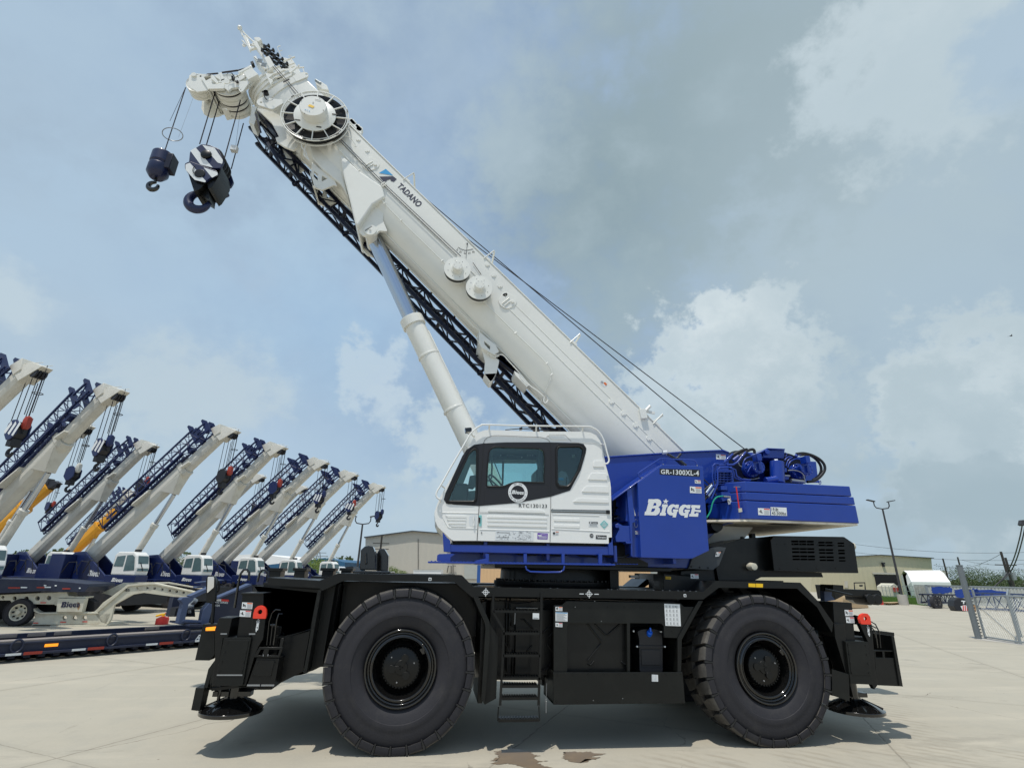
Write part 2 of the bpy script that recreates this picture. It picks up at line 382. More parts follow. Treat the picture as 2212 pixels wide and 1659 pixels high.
    def build(s, name, mt=None, parent=None, bevel=0, sharp=35, label=None, **k):
        if mt: s.mats = [mt] if not s.mats else s.mats
        if name in SPLIT and parent is not None:
            cl = s.clusters()
            if 1 < len(cl) <= 60:
                first_ = None
                for fs in cl:
                    keep = set(fs); b2 = s.bm.copy(); b2.faces.ensure_lookup_table()
                    bmesh.ops.delete(b2, geom=[f for f in b2.faces if f.index not in keep], context='FACES')
                    q = MB(); q.bm.free(); q.bm = b2; q.mats = s.mats
                    o_ = q._build(name, parent, bevel, sharp, label, **k); first_ = first_ or o_
                s.bm.free(); return first_
        return s._build(name, parent, bevel, sharp, label, **k)
    def clusters(s):
        s.bm.faces.ensure_lookup_table(); s.bm.faces.index_update(); seen = set(); isl = []
        for f in s.bm.faces:
            if f.index in seen: continue
            st = [f]; seen.add(f.index); cur = []
            while st:
                g_ = st.pop(); cur.append(g_.index)
                for v in g_.verts:
                    for h in v.link_faces:
                        if h.index not in seen: seen.add(h.index); st.append(h)
            pts = [v.co.copy() for i in cur for v in s.bm.faces[i].verts]; e = .012
            isl.append([cur, [min(p[i] for p in pts)-e for i in range(3)], [max(p[i] for p in pts)+e for i in range(3)], pts, None])
        if len(isl) > 400: return [[f.index for f in s.bm.faces]]
        par = list(range(len(isl)))
        def fd(i):
            while par[i] != i: par[i] = par[par[i]]; i = par[i]
            return i
        def tree_(q):
            if q[4] is None:
                k = 0; vs_ = []; ps = []
                for fi in q[0]:
                    f = s.bm.faces[fi]; ps.append(tuple(range(k, k+len(f.verts)))); vs_ += [v.co.copy() for v in f.verts]; k += len(f.verts)
                q[4] = BVHTree.FromPolygons(vs_, ps)
            return q[4]
        def near(A, B):
            if tree_(A).overlap(tree_(B)): return True
            for P, T in ((A[3], B[4]), (B[3], A[4])):
                for p in P[::max(1, len(P)//150)]:
                    if T.find_nearest(p, .012)[0] is not None: return True
            return False
        for i in range(len(isl)):
            for j in range(i):
                if fd(i) != fd(j) and all(isl[i][1][k] <= isl[j][2][k] and isl[j][1][k] <= isl[i][2][k] for k in range(3)) and near(isl[i], isl[j]): par[fd(i)] = fd(j)
        out = {}
        for i in range(len(isl)): out.setdefault(fd(i), []).extend(isl[i][0])
        return sorted(out.values(), key=len, reverse=True)
    def _build(s, name, parent=None, bevel=0, sharp=35, label=None, **k):
        bmesh.ops.recalc_face_normals(s.bm, faces=s.bm.faces[:])
        me = bpy.data.meshes.new(name); s.bm.to_mesh(me); s.bm.free()
        for n_ in (s.mats or ['black']): me.materials.append(MT[n_])
        o = bpy.data.objects.new(name, me); COL.objects.link(o)
        if parent is not None: o.parent = parent; o.location = -WL.get(parent.name, Vector())
        WL[o.name] = Vector()
        if bevel:
            b = o.modifiers.new('bevel','BEVEL'); b.width = bevel; b.segments = 2; b.limit_method = 'ANGLE'; b.angle_limit = rad(35); b.harden_normals = False
        if any(p.use_smooth for p in me.polygons):
            me.set_sharp_from_angle(angle=rad(sharp))
        if label or k: tag(o, label, **k)
        return o
def arc(cx, cz, r, a0, a1, n=8): return [(cx+r*math.cos(rad(a0+(a1-a0)*i/n)), cz+r*math.sin(rad(a0+(a1-a0)*i/n))) for i in range(n+1)]
def rounded(pts, r, n=4):
    """round the corners of a closed polygon"""
    out = []; m_ = len(pts)
    for i in range(m_):
        p = Vector((*pts[i],0)); a = Vector((*pts[i-1],0)); b = Vector((*pts[(i+1)%m_],0))
        rr = r[i] if isinstance(r,(list,tuple)) else r
        la, lb = (a-p).length, (b-p).length; q = min(rr, la*.48, lb*.48)
        if q < 1e-4: out.append(tuple(p.xy)); continue
        A = p+(a-p).normalized()*q; B = p+(b-p).normalized()*q
        for k in range(n+1):
            t = k/n; v = A*(1-t)**2+p*2*t*(1-t)+B*t*t; out.append((v.x, v.y))
    return out
# writing: a text mesh fitted into a quad of the photo lying on plane Y
def bil(q, u, v): return q[0]*(1-u)*(1-v)+q[1]*u*(1-v)+q[2]*u*v+q[3]*(1-u)*v       # q: BL BR TR TL
def textmesh(s, bold=0.0, shear=0.0, spacing=1.0):
    cu = bpy.data.curves.new('t','FONT'); cu.body = s; cu.offset = bold; cu.shear = shear; cu.space_character = spacing; cu.resolution_u = 3
    o = bpy.data.objects.new('t', cu); COL.objects.link(o)
    bpy.context.view_layer.update()
    dg = bpy.context.evaluated_depsgraph_get(); me = bpy.data.meshes.new_from_object(o.evaluated_get(dg))
    bpy.data.objects.remove(o); bpy.data.curves.remove(cu); return me
def addtext(mb, s, quad, bold=0.0, shear=0.0, nrm=Vector((0,-1,0)), lift=.002, spacing=1.0):
    me = textmesh(s, bold, shear, spacing)
    xs = [v.co.x for v in me.vertices]; ys = [v.co.y for v in me.vertices]
    x0, x1, y0, y1 = min(xs), max(xs), min(ys), max(ys)
    vs_ = [mb.bm.verts.new(bil(quad, (v.co.x-x0)/(x1-x0), (v.co.y-y0)/(y1-y0))+nrm*lift) for v in me.vertices]
    for p in me.polygons:
        try: mb.bm.faces.new([vs_[i] for i in p.vertices]).material_index = mb.mi
        except ValueError: pass
    bpy.data.meshes.remove(me)
def q3(cr, pts, Y): # BL BR TR TL crop points -> 3D quad
    return [Vector((atY(cr(*p),Y)[0], Y, atY(cr(*p),Y)[1])) for p in pts]
def sheet(mb, quad, u0, v0, u1, v1, lift, nrm=Vector((0,-1,0))):
    mb.quad(*[bil(quad,u,v)+nrm*lift for u, v in ((u0,v0),(u1,v0),(u1,v1),(u0,v1))])
# the logo lettering, traced once in its own units and mapped to any quad
LOGO = [
 ([(345,285),(515,290),(560,282),(640,285),(700,312),(738,370),(735,440),(705,495),(645,532),(688,575),(700,640),(688,700),(640,760),(570,795),(215,785),(235,672),(270,670),(340,390),(320,385)],
  [[(510,412),(545,400),(575,418),(585,450),(578,488),(530,488),(480,505)], [(452,580),(520,577),(548,570),(543,612),(520,658),(480,684),(415,686)]]),
 ([(770,445),(940,450),(925,540),(893,540),(855,712),(885,717),(868,803),(685,797),(700,712),(735,712),(780,535),(750,530)],[]),
 ([(885,270),(905,330),(968,338),(918,372),(918,430),(870,400),(808,425),(835,372),(785,335),(850,330)],[]),
 ([(1200,455),(1290,460),(1270,580),(1170,572),(1155,545),(1120,533),(1085,560),(1055,620),(1055,680),(1085,712),(1120,690),(1125,674),(1088,670),(1105,603),(1270,608),(1258,672),(1235,672),(1190,855),(1085,850),(1100,792),(1060,795),(990,785),(930,730),(915,660),(930,570),(975,500),(1040,455),(1110,445),(1180,470)],[]),
 ([(1680,470),(1962,478),(1942,588),(1868,583),(1845,568),(1800,567),(1792,617),(1870,625),(1982,630),(1968,697),(1870,688),(1780,668),(1768,740),(1810,745),(1830,715),(1905,725),(1888,835),(1605,825),(1620,745),(1655,745),(1700,560),(1665,555)],[])]
LOGO.insert(4, ([(x+365,y+9) for x,y in LOGO[3][0]],[]))
def addlogo(mb, quad, lift=.002, nrm=Vector((0,-1,0))):
    """flat lettering BIGGE in quad BL BR TR TL"""
    for o_, hs in LOGO:
        def mp(p): return bil(quad, (p[0]-205)/(1985-205), (865-p[1])/(865-268))+nrm*lift
        e = []
        for lp in [o_]+hs:
            v = [mb.bm.verts.new(mp(p)) for p in lp]
            e += [mb.bm.edges.new((v[i], v[(i+1)%len(v)])) for i in range(len(v))]
        r = bmesh.ops.triangle_fill(mb.bm, use_beauty=True, edges=e)
        for f in r['geom']:
            if isinstance(f, bmesh.types.BMFace): f.material_index = mb.mi
def warnlabel(parent, cr, pts, Y, kind=0, name='warning_label'):
    """pts: BL BR TR TL in crop units. white vinyl with colour band, pictogram and printed lines"""
    q = q3(cr, pts, Y); mb = MB().m('decal'); sheet(mb, q, 0,0,1,1, .003)
    if kind == 0:
        mb.m('orange'); sheet(mb, q, .48,.78,.97,.95,.0045)
        mb.m('ink')
        for a in ((.1,.35,.2,.8),(.18,.5,.36,.62),(.24,.3,.4,.42)): sheet(mb,q,*a,.0045)
        mb.m('grey_ink')
        for i in range(4): sheet(mb,q,.5,.14+.15*i,.93,.20+.15*i,.0045)
    elif kind == 1:
        mb.m('red'); sheet(mb, q, .5,.8,.97,.95,.0045)
        mb.m('ink')
        for a in ((.08,.45,.3,.55),(.2,.3,.28,.75),(.28,.3,.4,.38)): sheet(mb,q,*a,.0045)
        mb.m('grey_ink')
        for i in range(4): sheet(mb,q,.5,.14+.15*i,.93,.19+.15*i,.0045)
    elif kind == 2:      # chart with rows
        mb.m('grey_ink')
        for j in range(5):
            for i in range(4):
                x = .08+.22*i; y = .06+.19*j
                sheet(mb,q,x,y,x+.05,y+.11,.0045); sheet(mb,q,x+.08,y,x+.10,y+.12,.0045); sheet(mb,q,x-.01,y-.02,x+.15,y-.012,.0045)
    elif kind == 3:      # page of text
        mb.m('cyan'); sheet(mb,q,.03,.9,.97,.97,.0045); mb.m('grey_ink')
        for i in range(8): sheet(mb,q,.07,.08+.1*i,.93-.13*(i%3),.12+.1*i,.0045)
    return mb.build(name, None, parent)
# ================================================================ GROUND
def ground_mat():
    m = bpy.data.materials.new('yard_concrete'); m.use_nodes = True; t = m.node_tree; b = t.nodes['Principled BSDF']; b.inputs['Roughness'].default_value=.85; b.inputs['Specular IOR Level'].default_value=.25
    tcn = N(t,'ShaderNodeTexCoord'); L = t.links.new; P = tcn.outputs['Object']
    def noise(s,d=6,r=.6,sx=1,sy=1,rot=0,w=None):
        mp=N(t,'ShaderNodeMapping'); L(P,mp.inputs[0]); mp.inputs[3].default_value=(sx,sy,1); mp.inputs[2].default_value=(0,0,rot)
        n=N(t,'ShaderNodeTexNoise'); n.inputs['Scale'].default_value=s; n.inputs['Detail'].default_value=d; n.inputs['Roughness'].default_value=r; L(mp.outputs[0],n.inputs[0]); return n.outputs[0]
    def mp_(v,a,b_,c_=0,d=1):
        n=N(t,'ShaderNodeMapRange'); n.interpolation_type='SMOOTHSTEP'; L(v,n.inputs[0]); 
        for i,q in enumerate((a,b_,c_,d)): n.inputs[i+1].default_value=q
        return n.outputs[0]
    def mix(f,a,b_):
        n=N(t,'ShaderNodeMix',data_type='RGBA')
        if isinstance(f,(int,float)): n.inputs[0].default_value=f
        else: L(f,n.inputs[0])
        for i,v in ((6,a),(7,b_)):
            if isinstance(v,tuple): n.inputs[i].default_value=(*v,1)
            else: L(v,n.inputs[i])
        return n.outputs[2]
    def M(op,a,b_=None,c_=None):
        n=N(t,'ShaderNodeMath',operation=op)
        for i,v in enumerate((a,b_,c_)):
            if v is None: continue
            if isinstance(v,(int,float)): n.inputs[i].default_value=v
            else: L(v,n.inputs[i])
        return n.outputs[0]
    n1=noise(.35,8,.62); n2=noise(2.2,8,.65); n3=noise(14,6,.7); n4=noise(.9,7,.6,.22,1.6,rad(-8)); n5=noise(1.3,8,.7,1.4,.3,rad(25))
    col = mix(n1,(.36,.33,.262),(.45,.418,.342))
    col = mix(mp_(n2,.42,.72,0,.55),col,(.36,.34,.285))
    col = mix(mp_(n4,.5,.72,0,.55),col,(.50,.452,.36))
    col = mix(mp_(n5,.56,.74,0,.4),col,(.30,.285,.245))
    col = mix(mp_(n3,.58,.8,0,.35),col,(.22,.205,.175))
    n6=noise(.55,9,.75,.35,1.2,rad(-12)); col=mix(mp_(n6,.56,.66,0,.45),col,(.27,.25,.205))
    n7=noise(28,5,.8); col=mix(mp_(n7,.5,.75,0,.28),col,(.58,.54,.44)); n8=noise(1.0,10,.8,3.0,.35,rad(62)); col=mix(mp_(n8,.60,.68,0,.4),col,(.25,.22,.18))
    sep=N(t,'ShaderNodeSeparateXYZ'); L(P,sep.inputs[0]); X,Y=sep.outputs[0],sep.outputs[1]
    wob=M('MULTIPLY',M('SUBTRACT',noise(6,3),.5),.05)
    p=M('ADD',M('ADD',M('MULTIPLY',X,math.sin(rad(60))),M('MULTIPLY',Y,-math.cos(rad(60)))),wob)
    q=M('ADD',M('ADD',M('MULTIPLY',X,math.cos(rad(60))),M('MULTIPLY',Y,math.sin(rad(60)))),wob)
    def joint(v,off,w_):
        a=M('FRACT',M('DIVIDE',M('SUBTRACT',v,off),4.52)); d=M('MULTIPLY',M('MINIMUM',a,M('SUBTRACT',1,a)),4.52); return mp_(d,w_,w_*.35)
    j=M('MAXIMUM',joint(p,1.17,.017),M('MULTIPLY',joint(q,-1.68,.012),.75))
    j=M('MULTIPLY',j,mp_(noise(3,4),.30,.50,.45,1))
    bd=M('MAXIMUM',joint(p,1.17,.16),joint(q,-1.68,.12))
    col=mix(M('MULTIPLY',bd,.14),col,(.27,.25,.20))
    col=mix(M('MULTIPLY',j,.55),col,(.16,.14,.11))
    wv0=N(t,'ShaderNodeVectorMath',operation='ADD'); nw=N(t,'ShaderNodeTexNoise'); nw.inputs['Scale'].default_value=3; nw.inputs['Detail'].default_value=6; L(P,nw.inputs[0]); L(P,wv0.inputs[0]); L(nw.outputs[1],wv0.inputs[1])
    # dark specks and small pebbles
    vo=N(t,'ShaderNodeTexVoronoi'); vo.inputs['Scale'].default_value=2.3; L(P,vo.inputs[0]); col=mix(M('MULTIPLY',mp_(vo.outputs[0],.035,.02),.7),col,(.13,.11,.09))
    # tyre tracks: chevron prints along the drive lane on the right
    trk=N(t,'ShaderNodeTexWave'); trk.wave_type='BANDS'; trk.bands_direction='DIAGONAL'; trk.inputs['Scale'].default_value=2.3; trk.inputs['Distortion'].default_value=2.5; trk.inputs['Detail'].default_value=3; L(P,trk.inputs[0])
    lane=M('MULTIPLY',mp_(M('ABSOLUTE',M('SUBTRACT',M('ADD',X,M('MULTIPLY',Y,-.55)),7.0)),.9,.4),mp_(n2,.4,.6))
    lane2=M('MULTIPLY',mp_(M('ABSOLUTE',M('ADD',Y,.45)),.45,.2),M('MULTIPLY',mp_(X,2.2,3.2),mp_(n5,.4,.6)))
    tr=M('MULTIPLY',M('MAXIMUM',lane,lane2),mp_(trk.outputs[1],.45,.75)); col=mix(M('MULTIPLY',tr,.6),col,(.31,.275,.215))
    vo2=N(t,'ShaderNodeTexVoronoi'); vo2.inputs['Scale'].default_value=.55; L(wv0.outputs[0],vo2.inputs[0]); col=mix(M('MULTIPLY',mp_(vo2.outputs[0],.16,.05),M('MULTIPLY',mp_(n1,.5,.6),.45)),col,(.20,.185,.155))
    crk=N(t,'ShaderNodeTexVoronoi'); crk.feature='DISTANCE_TO_EDGE'; crk.inputs['Scale'].default_value=.16
    wv_=N(t,'ShaderNodeVectorMath',operation='ADD'); nn=N(t,'ShaderNodeTexNoise'); nn.inputs['Scale'].default_value=.8; nn.inputs['Detail'].default_value=6; L(P,nn.inputs[0]); L(P,wv_.inputs[0]); L(nn.outputs[1],wv_.inputs[1]); L(wv_.outputs[0],crk.inputs[0])
    col=mix(M('MULTIPLY',mp_(crk.outputs[0],.0016,.0004),mp_(n1,.5,.62)),col,(.14,.12,.10))
    L(col,b.inputs['Base Color'])
    bp=N(t,'ShaderNodeBump'); bp.inputs['Strength'].default_value=.35; bp.inputs['Distance'].default_value=.01
    L(M('SUBTRACT',M('ADD',M('MULTIPLY',n3,.5),M('MULTIPLY',n2,.8)),M('MULTIPLY',j,2)),bp.inputs['Height']); L(bp.outputs[0],b.inputs['Normal']); return m
MT['ground']=ground_mat()
mb=MB().m('ground'); S=3000
mb.quad((-S,-200,0),(S,-200,0),(S,S,0),(-S,S,0)); mb.build('ground',kind='structure')
def wetstain(name,cr,pts,seed):
    rr=random.Random(seed); m=[atZ(cr(*p),.004) for p in pts]; out=[]
    for i in range(len(m)):
        a,b=m[i],m[(i+1)%len(m)]
        for k in range(6): v=a.lerp(b,k/6); out.append(Vector((v.x+rr.uniform(-.03,.03),v.y+rr.uniform(-.012,.012),.004)))
    mb=MB().m('wet'); mb.bm.faces.new([mb.bm.verts.new(v) for v in out]); bmesh.ops.triangulate(mb.bm,faces=mb.bm.faces[:]); mb.build(name,kind='structure')
MT['wet']=mat('wet_concrete',(.17,.115,.06),.35,var=.25,scale=5,dirt=(.23,.17,.10),dirtamt=.7,dscale=5)
cQ=crop(1600,2350,800,2212)
wetstain('wet_patch',cQ,[(215,540),(330,515),(420,508),(540,535),(560,570),(650,578),(560,590),(600,625),(700,628),(610,640),(640,665),(770,690),(760,720),(560,705),(430,668),(330,650),(250,660),(180,650),(240,630),(170,625),(250,595)],1)
wetstain('wet_patch',cQ,[(850,545),(940,540),(1010,545),(1100,540),(1130,558),(1250,560),(1150,578),(1100,590),(1205,595),(1180,612),(1060,610),(1080,635),(990,645),(900,620),(850,600),(870,575)],2)
# ================================================================ THE BIG CRANE
CR_ = thing('rough_terrain_crane', (2.4,1.65,0), 'huge white, blue and black four wheeled crane in the foreground with raised boom', 'crane')

def smooth3(P, n=4):
    out = []
    for i in range(len(P)-1):
        a = P[max(i-1,0)]; b = P[i]; c_ = P[i+1]; d = P[min(i+2,len(P)-1)]
        for k in range(n):
            t = k/n; out.append(.5*((2*b)+(c_-a)*t+(2*a-5*b+4*c_-d)*t*t+(3*b-a-3*c_+d)*t**3))
    out.append(P[-1]); return out

# ---------------------------------------------------------------- wheels
def make_wheel(parent, X, Y, flip=False, ph=0.0):
    R = .9375; pit = 2*math.pi/28
    Mx = Matrix.Translation((X, Y, R)) @ (Matrix.Rotation(math.pi,4,'Z') if flip else Matrix.Identity(4))
    mb = MB().m('tyre')
    prof = [(.13,.425),(.10,.44),(.055,.47),(.025,.53),(.008,.585),(.004,.60),(-.004,.605),(-.006,.62),(-.006,.665),(-.002,.675),(.0,.72),(.006,.78),(.03,.845),(.07,.875),(.36,.885),(.68,.875),(.72,.845),(.745,.78),(.755,.66),(.73,.55),(.66,.44)]
    mb.lathe(prof, (0,0,0), seg=90)
    mb.m('tread')
    rr = random.Random(int(X*7+Y*3))
    for side in (0,1):
        for i in range(28):
            a0 = pit*(i+ph+.5*side); sts = []
            for y, ri, ro, sh, hw in ((-.008,.835,.885,0,.425),(.004,.835,.916,0,.425),(.036,.84,.9375,.02,.42),(.20,.86,.9375,.22,.39),(.385,.86,.9375,.52,.28)):
                yy = y if not side else .75-y; s_ = 1 if not side else -1
                j = rr.uniform(-.004,.003)
                c0 = a0+sh*pit*s_; P = []
                for r, k in ((ri,-1),(ri,1),(ro+j,.93),(ro+j,-.93)):
                    a = c0+k*hw*pit; P.append(mb.bm.verts.new((r*math.cos(a), yy, r*math.sin(a))))
                sts.append(P)
            for si_, (A, B) in enumerate(zip(sts, sts[1:])):
                for q in range(4): mb.bm.faces.new((A[q],A[(q+1)%4],B[(q+1)%4],B[q])).material_index = mb.mi if si_ else 0
            mb.bm.faces.new(sts[0][::-1]).material_index = 0; mb.bm.faces.new(sts[-1]).material_index = mb.mi
    mb.m('ink')
    for i in range(28):
        a = pit*(i+ph+.5); Mr = Matrix.Rotation(-a,4,'Y'); mb.box(.815,.872,-.0065,.012,-.008,.008, Mr); mb.box(.860,.93,-.004,.03,-.013,.013, Mr)
    w_ = mb.build('wheel', None, parent, sharp=40)
    rim = MB().m('gloss')
    rim.lathe([(.10,.445),(.045,.45),(.03,.44),(.03,.425),(.045,.415),(.06,.41),(.07,.39),(.055,.375),(.05,.36),(.06,.345),(.10,.335),(.13,.315),(.20,.30),(.24,.27),(.25,.24),(.25,.0)], (0,0,0), seg=72)
    for r, y in ((.40,.052),(.352,.045)):
        rim.tube([(r*math.cos(t*math.pi/36), y, r*math.sin(t*math.pi/36)) for t in range(72)], .006, 6, closed=True)
    rim.box(.29,.315,.045,.06,.10,.22, Matrix.Rotation(rad(-12),4,'Y')); rim.box(.30,.33,.04,.055,-.05,.02, Matrix.Rotation(rad(-40),4,'Y'))
    r_ = rim.build('rim', None, w_, bevel=.003)
    hub = MB().m('black'); hub.lathe([(.25,.245),(.14,.24),(.115,.225),(.11,.215),(.11,.0)], (0,0,0), seg=48)
    for i in range(36):
        a = i*2*math.pi/36; hub.cyl((.226*math.cos(a),.10,.226*math.sin(a)),(.226*math.cos(a),.125,.226*math.sin(a)),.010,seg=6)
    hub.lathe([(.108,.085),(.098,.08),(.095,.0)], (0,0,0), seg=24)
    for k in range(3):
        a = k*2*math.pi/3+.9+ph; p = Vector((.115*math.cos(a),0,.115*math.sin(a)))
        hub.cyl((p.x,.11,p.z),(p.x,.088,p.z),.047,seg=20); hub.bar((0,.10,0),(p.x,.10,p.z),.05,.02)
    for k in range(3):
        a = k*2.1+.3; hub.m('steel').cyl((.17*math.cos(a),.112,.17*math.sin(a)),(.17*math.cos(a),.09,.17*math.sin(a)),.009,seg=8); hub.m('black')
    h_ = hub.build('hub_cap', None, w_, bevel=.002)
    for o in (w_, r_, h_): o.data.transform(Matrix.Translation((0,0,-.016)) @ Mx)
    for v in w_.data.vertices:
        if v.co.z < .003: v.co.z = .003
make_wheel(CR_, 0, 0, ph=.3); make_wheel(CR_, 4.965, 0, ph=.1)
make_wheel(CR_, 0, 3.3, True); make_wheel(CR_, 4.965, 3.3, True, .4)

# ---------------------------------------------------------------- frame and axles
mb = MB().m('black')
mb.box(-1.75,6.55,1.0,1.25,.98,1.70).box(-1.75,6.55,2.05,2.3,.98,1.70).box(-1.7,6.5,1.2,2.1,1.1,1.5)
for x in (0,4.965):
    mb.cyl((x,.5,.94),(x,2.8,.94),.17,seg=20); mb.lathe([(-.35,.0),(-.34,.16),(-.2,.32),(.2,.32),(.34,.16),(.35,0)], (x,1.65,.94), seg=24)
    mb.box(x-.28,x+.28,.62,1.0,.72,1.18).box(x-.28,x+.28,2.3,2.68,.72,1.18)
    for s in (-1,1):
        mb.cyl((x+.35*s,1.2,1.15),(x+.12*s,.85,.78),.05); mb.cyl((x+.35*s,2.1,1.15),(x+.12*s,2.45,.78),.05)
mb.cyl((0,1.65,1.0),(5,1.65,1.02),.07)
mb.build('chassis_frame', None, CR_, bevel=.01)

# ---------------------------------------------------------------- deck and fenders (near strip traced, far strip the same)
FT = [(578,1247),(690,1254),(730,1238),(998,1242),(1022,1267),(1519,1277.5),(1545,1254.5),(1729,1258),(1768,1299),(1800,1345)]
FB = [(1797,1366),(1765,1311),(1722,1271),(1553,1269),(1519,1294.5),(1035,1288),(1020,1290),(982,1257),(742,1254),(695,1276),(690,1270),(578,1263)]
strip = [atY(p,0) for p in FT+FB]
mb = MB().m('black').prism(strip, 0, .02).build('fender', None, CR_)
mb = MB().m('black').prism([atY(p,0) for p in FT+[(q[0],q[1]-9 if q[1]<1340 else q[1]) for q in FB]], .02, .82)
mb.build('fender', None, CR_)
mb = MB().m('black').prism(strip, 2.5, 3.3); mb.build('fender', None, CR_)
# deck plates between the fenders
zt = atY((1250,1273),0)[1]
mb = MB().m('blacksat'); mb.box(.95,4.1,.05,3.25,zt-.07,zt-.012); mb.box(-1.75,-.95,.03,3.27,zt+.02,zt+.035)
for x in (-.5,.5): pass
mb.box(-.95,.95,.82,2.5,zt-.02,zt+.03); mb.box(4.1,6.35,.82,2.5,zt-.05,zt)
mb.build('deck_plate', None, CR_)
# bolts along the deck edge
mb = MB().m('steel')
for u in (1040,1078,1125,1190,1205,1315,1322,1335,1350,1360,1380,1395,1413,1433,1448,1466,1479,1492,1505):
    x, z = atY((u, 1270+ (u-1040)*.0135),.03); mb.cyl((x,.05,zt-.012),(x,.05,zt+.012),.009,seg=8)
for u in (600,625,640,660,680): x,z = atY((u,1248),.04); mb.cyl((x,.06,zt+.03),(x,.06,zt+.055),.009,seg=8)
mb.build('bolts', None, CR_)
# inner arch walls so that the wheel wells read dark
mb = MB().m('black')
mb.box(-.93,.99,.80,.83,1.20,zt+.02); mb.box(4.1,5.95,.80,.83,1.20,zt-.03)
mb.box(-.93,.99,2.47,2.5,1.20,zt+.02); mb.box(4.1,5.95,2.47,2.5,1.20,zt-.03)
mb.build('inner_fender', None, CR_)

# fender slant panels between wheels and boxes
mb = MB().m('blacksat')
mb.pp(cN, [(1440,300),(1475,300),(1325,1145),(1290,1145)], 0, .75, at=0)      # mudguard behind the front outrigger
mb.pp(cN, [(1472,325),(1600,215),(1620,260),(1495,1010),(1500,1065),(1390,1120),(1328,1140)], .25, .30)
mb.pp(cK, [(10,200),(60,200),(165,435),(165,600),(120,1210),(85,1160),(125,500),(115,440)], 0, .7, at=0)
mb.pp(cK, [(160,440),(180,470),(250,575),(245,640),(225,1150),(120,1208)], .08, .12)
mb.pp(cK, [(2165,235),(2120,235),(1925,590),(1925,905),(1960,905),(1965,600)], .02, .6)
mb.build('mudguard', None, CR_, bevel=.004)

# ---------------------------------------------------------------- side boxes between the wheels
mb = MB().m('blacksat')
L0, R0 = atY(cK(760,905),0)[0], atY(cK(1997,1205),0)[0]
zt0, zb0 = atY(cK(1300,905),0)[1], atY(cK(1300,1203),0)[1]
mb.box(L0, R0, 0, .03, zb0, zt0); mb.box(L0, R0, .03, .62, zb0, zb0+.03); mb.box(L0, L0+.03, .03, .62, zb0, zt0); mb.box(R0-.03, R0, .03, .62, zb0, zt0)
mb.build('tool_tray', None, CR_, bevel=.004)
mb = MB().m('blacksat')
mb.pp(cK, [(765,275),(840,275),(885,237),(1950,258),(1985,290),(2080,292),(1925,585),(1800,580),(1795,470),(1770,448),(1480,445),(1480,905),(1455,905),(1450,450),(905,447),(890,470),(890,905),(765,905)], .04, .10)
mb.build('side_panel', None, CR_, bevel=.004)
mb = MB().m('black')
x0, z0 = atY(cK(885,900),.12); x1, z1 = atY(cK(1455,440),.12)
mb.box(x0, x1, .14, .16, z0-.05, z1+.05)
for a in (((1080,450),(1205,610),(1205,640),(1080,800)),((1150,455),(1245,552),(1275,552),(1385,452)),((790,825),(820,825)),((1080,820),(1110,838),(1140,803)),((1395,803),(1420,830),(1450,830))):
    mb.tube([(atY(cK(*p),.135)[0],.135,atY(cK(*p),.135)[1]) for p in a], .014, 6)
mb.build('storage_box', None, CR_, bevel=.003)
# dark body behind boxes
mb = MB().m('black'); mb.box(1.92,3.95,.62,1.0,.62,1.72).box(1.15,1.92,.45,1.0,.72,1.70); mb.box(1.0,1.06,.2,1.0,.5,1.7)
for a, b in (((320,210),(325,900)),((355,210),(340,700)),((385,700),(375,930)),((345,350),(370,470))):
    p, q = atY(cK(*a),.4), atY(cK(*b),.4); mb.cyl((p[0],.4,p[1]),(q[0],.4,q[1]),.014,seg=8)
x0, z0 = atY(cK(400,935),.36); x1, z1 = atY(cK(740,320),.36)
mb.box(x0,x1,.36,.44,z0,z1)
for a in (((455,410),(485,410),(570,500)),((510,710),(560,655)),((655,540),(765,445)),((715,575),(765,520)),((700,640),(760,720))):
    mb.tube([(atY(cK(*p),.35)[0],.35,atY(cK(*p),.35)[1]) for p in a], .012, 6)
mb.build('fuel_tank', None, CR_, bevel=.012)
mb = MB().m('steel'); p, q = atY(cK(403,345),.3), atY(cK(398,455),.3); mb.cyl((p[0],.3,p[1]),(q[0],.3,q[1]),.010,seg=8)
p, q = atY(cK(412,302),.3), atY(cK(615,306),.3); mb.cyl((p[0],.3,p[1]),(q[0],.3,q[1]),.009,seg=8)
mb.build('grab_pin', None, CR_)
# urea tank with blue cap in its recess
mb = MB().m('opening'); x0,z0 = atY(cK(1482,905),.3); x1,z1 = atY(cK(1925,440),.3)
mb.box(x0,x1,.55,.57,z0,z1)
mb.build('recess_panel', None, CR_)
mb = MB().m('surround')
prof = PL(cK, [(1570,905),(1565,590),(1545,520),(1600,500),(1720,498),(1775,520),(1785,600),(1788,905)], .2)
mb.prism(rounded(prof,.03), .2, .5)
for y in (665,): mb.pp(cK, [(1545,652),(1810,655),(1810,678),(1545,675)], .185, .2, at=.2)
mb.pp(cK, [(1580,690),(1765,692),(1765,840),(1585,838)], .188, .2, at=.2)
tk = mb.build('urea_tank', None, CR_, bevel=.012)
mb = MB().m('bluecap'); x,z = atY(cK(1675,540),.14); mb.lathe([(-.03,.0),(-.03,.03),(-.02,.038),(.02,.04),(.06,.03)], (x,.19,z), Vector((0,.75,-.66)), 20)
mb.box(x-.012,x+.008,.14,.16,z+.02,z+.07); mb.build('filler_cap', None, tk)
mb = MB().m('decal')
for p in ((1545,663),(1807,665),(1513,520),(1770,525)): x,z = atY(cK(*p),.17); mb.cyl((x,.165,z),(x,.19,z),.011,seg=12)
mb.build('bolts', None, tk)
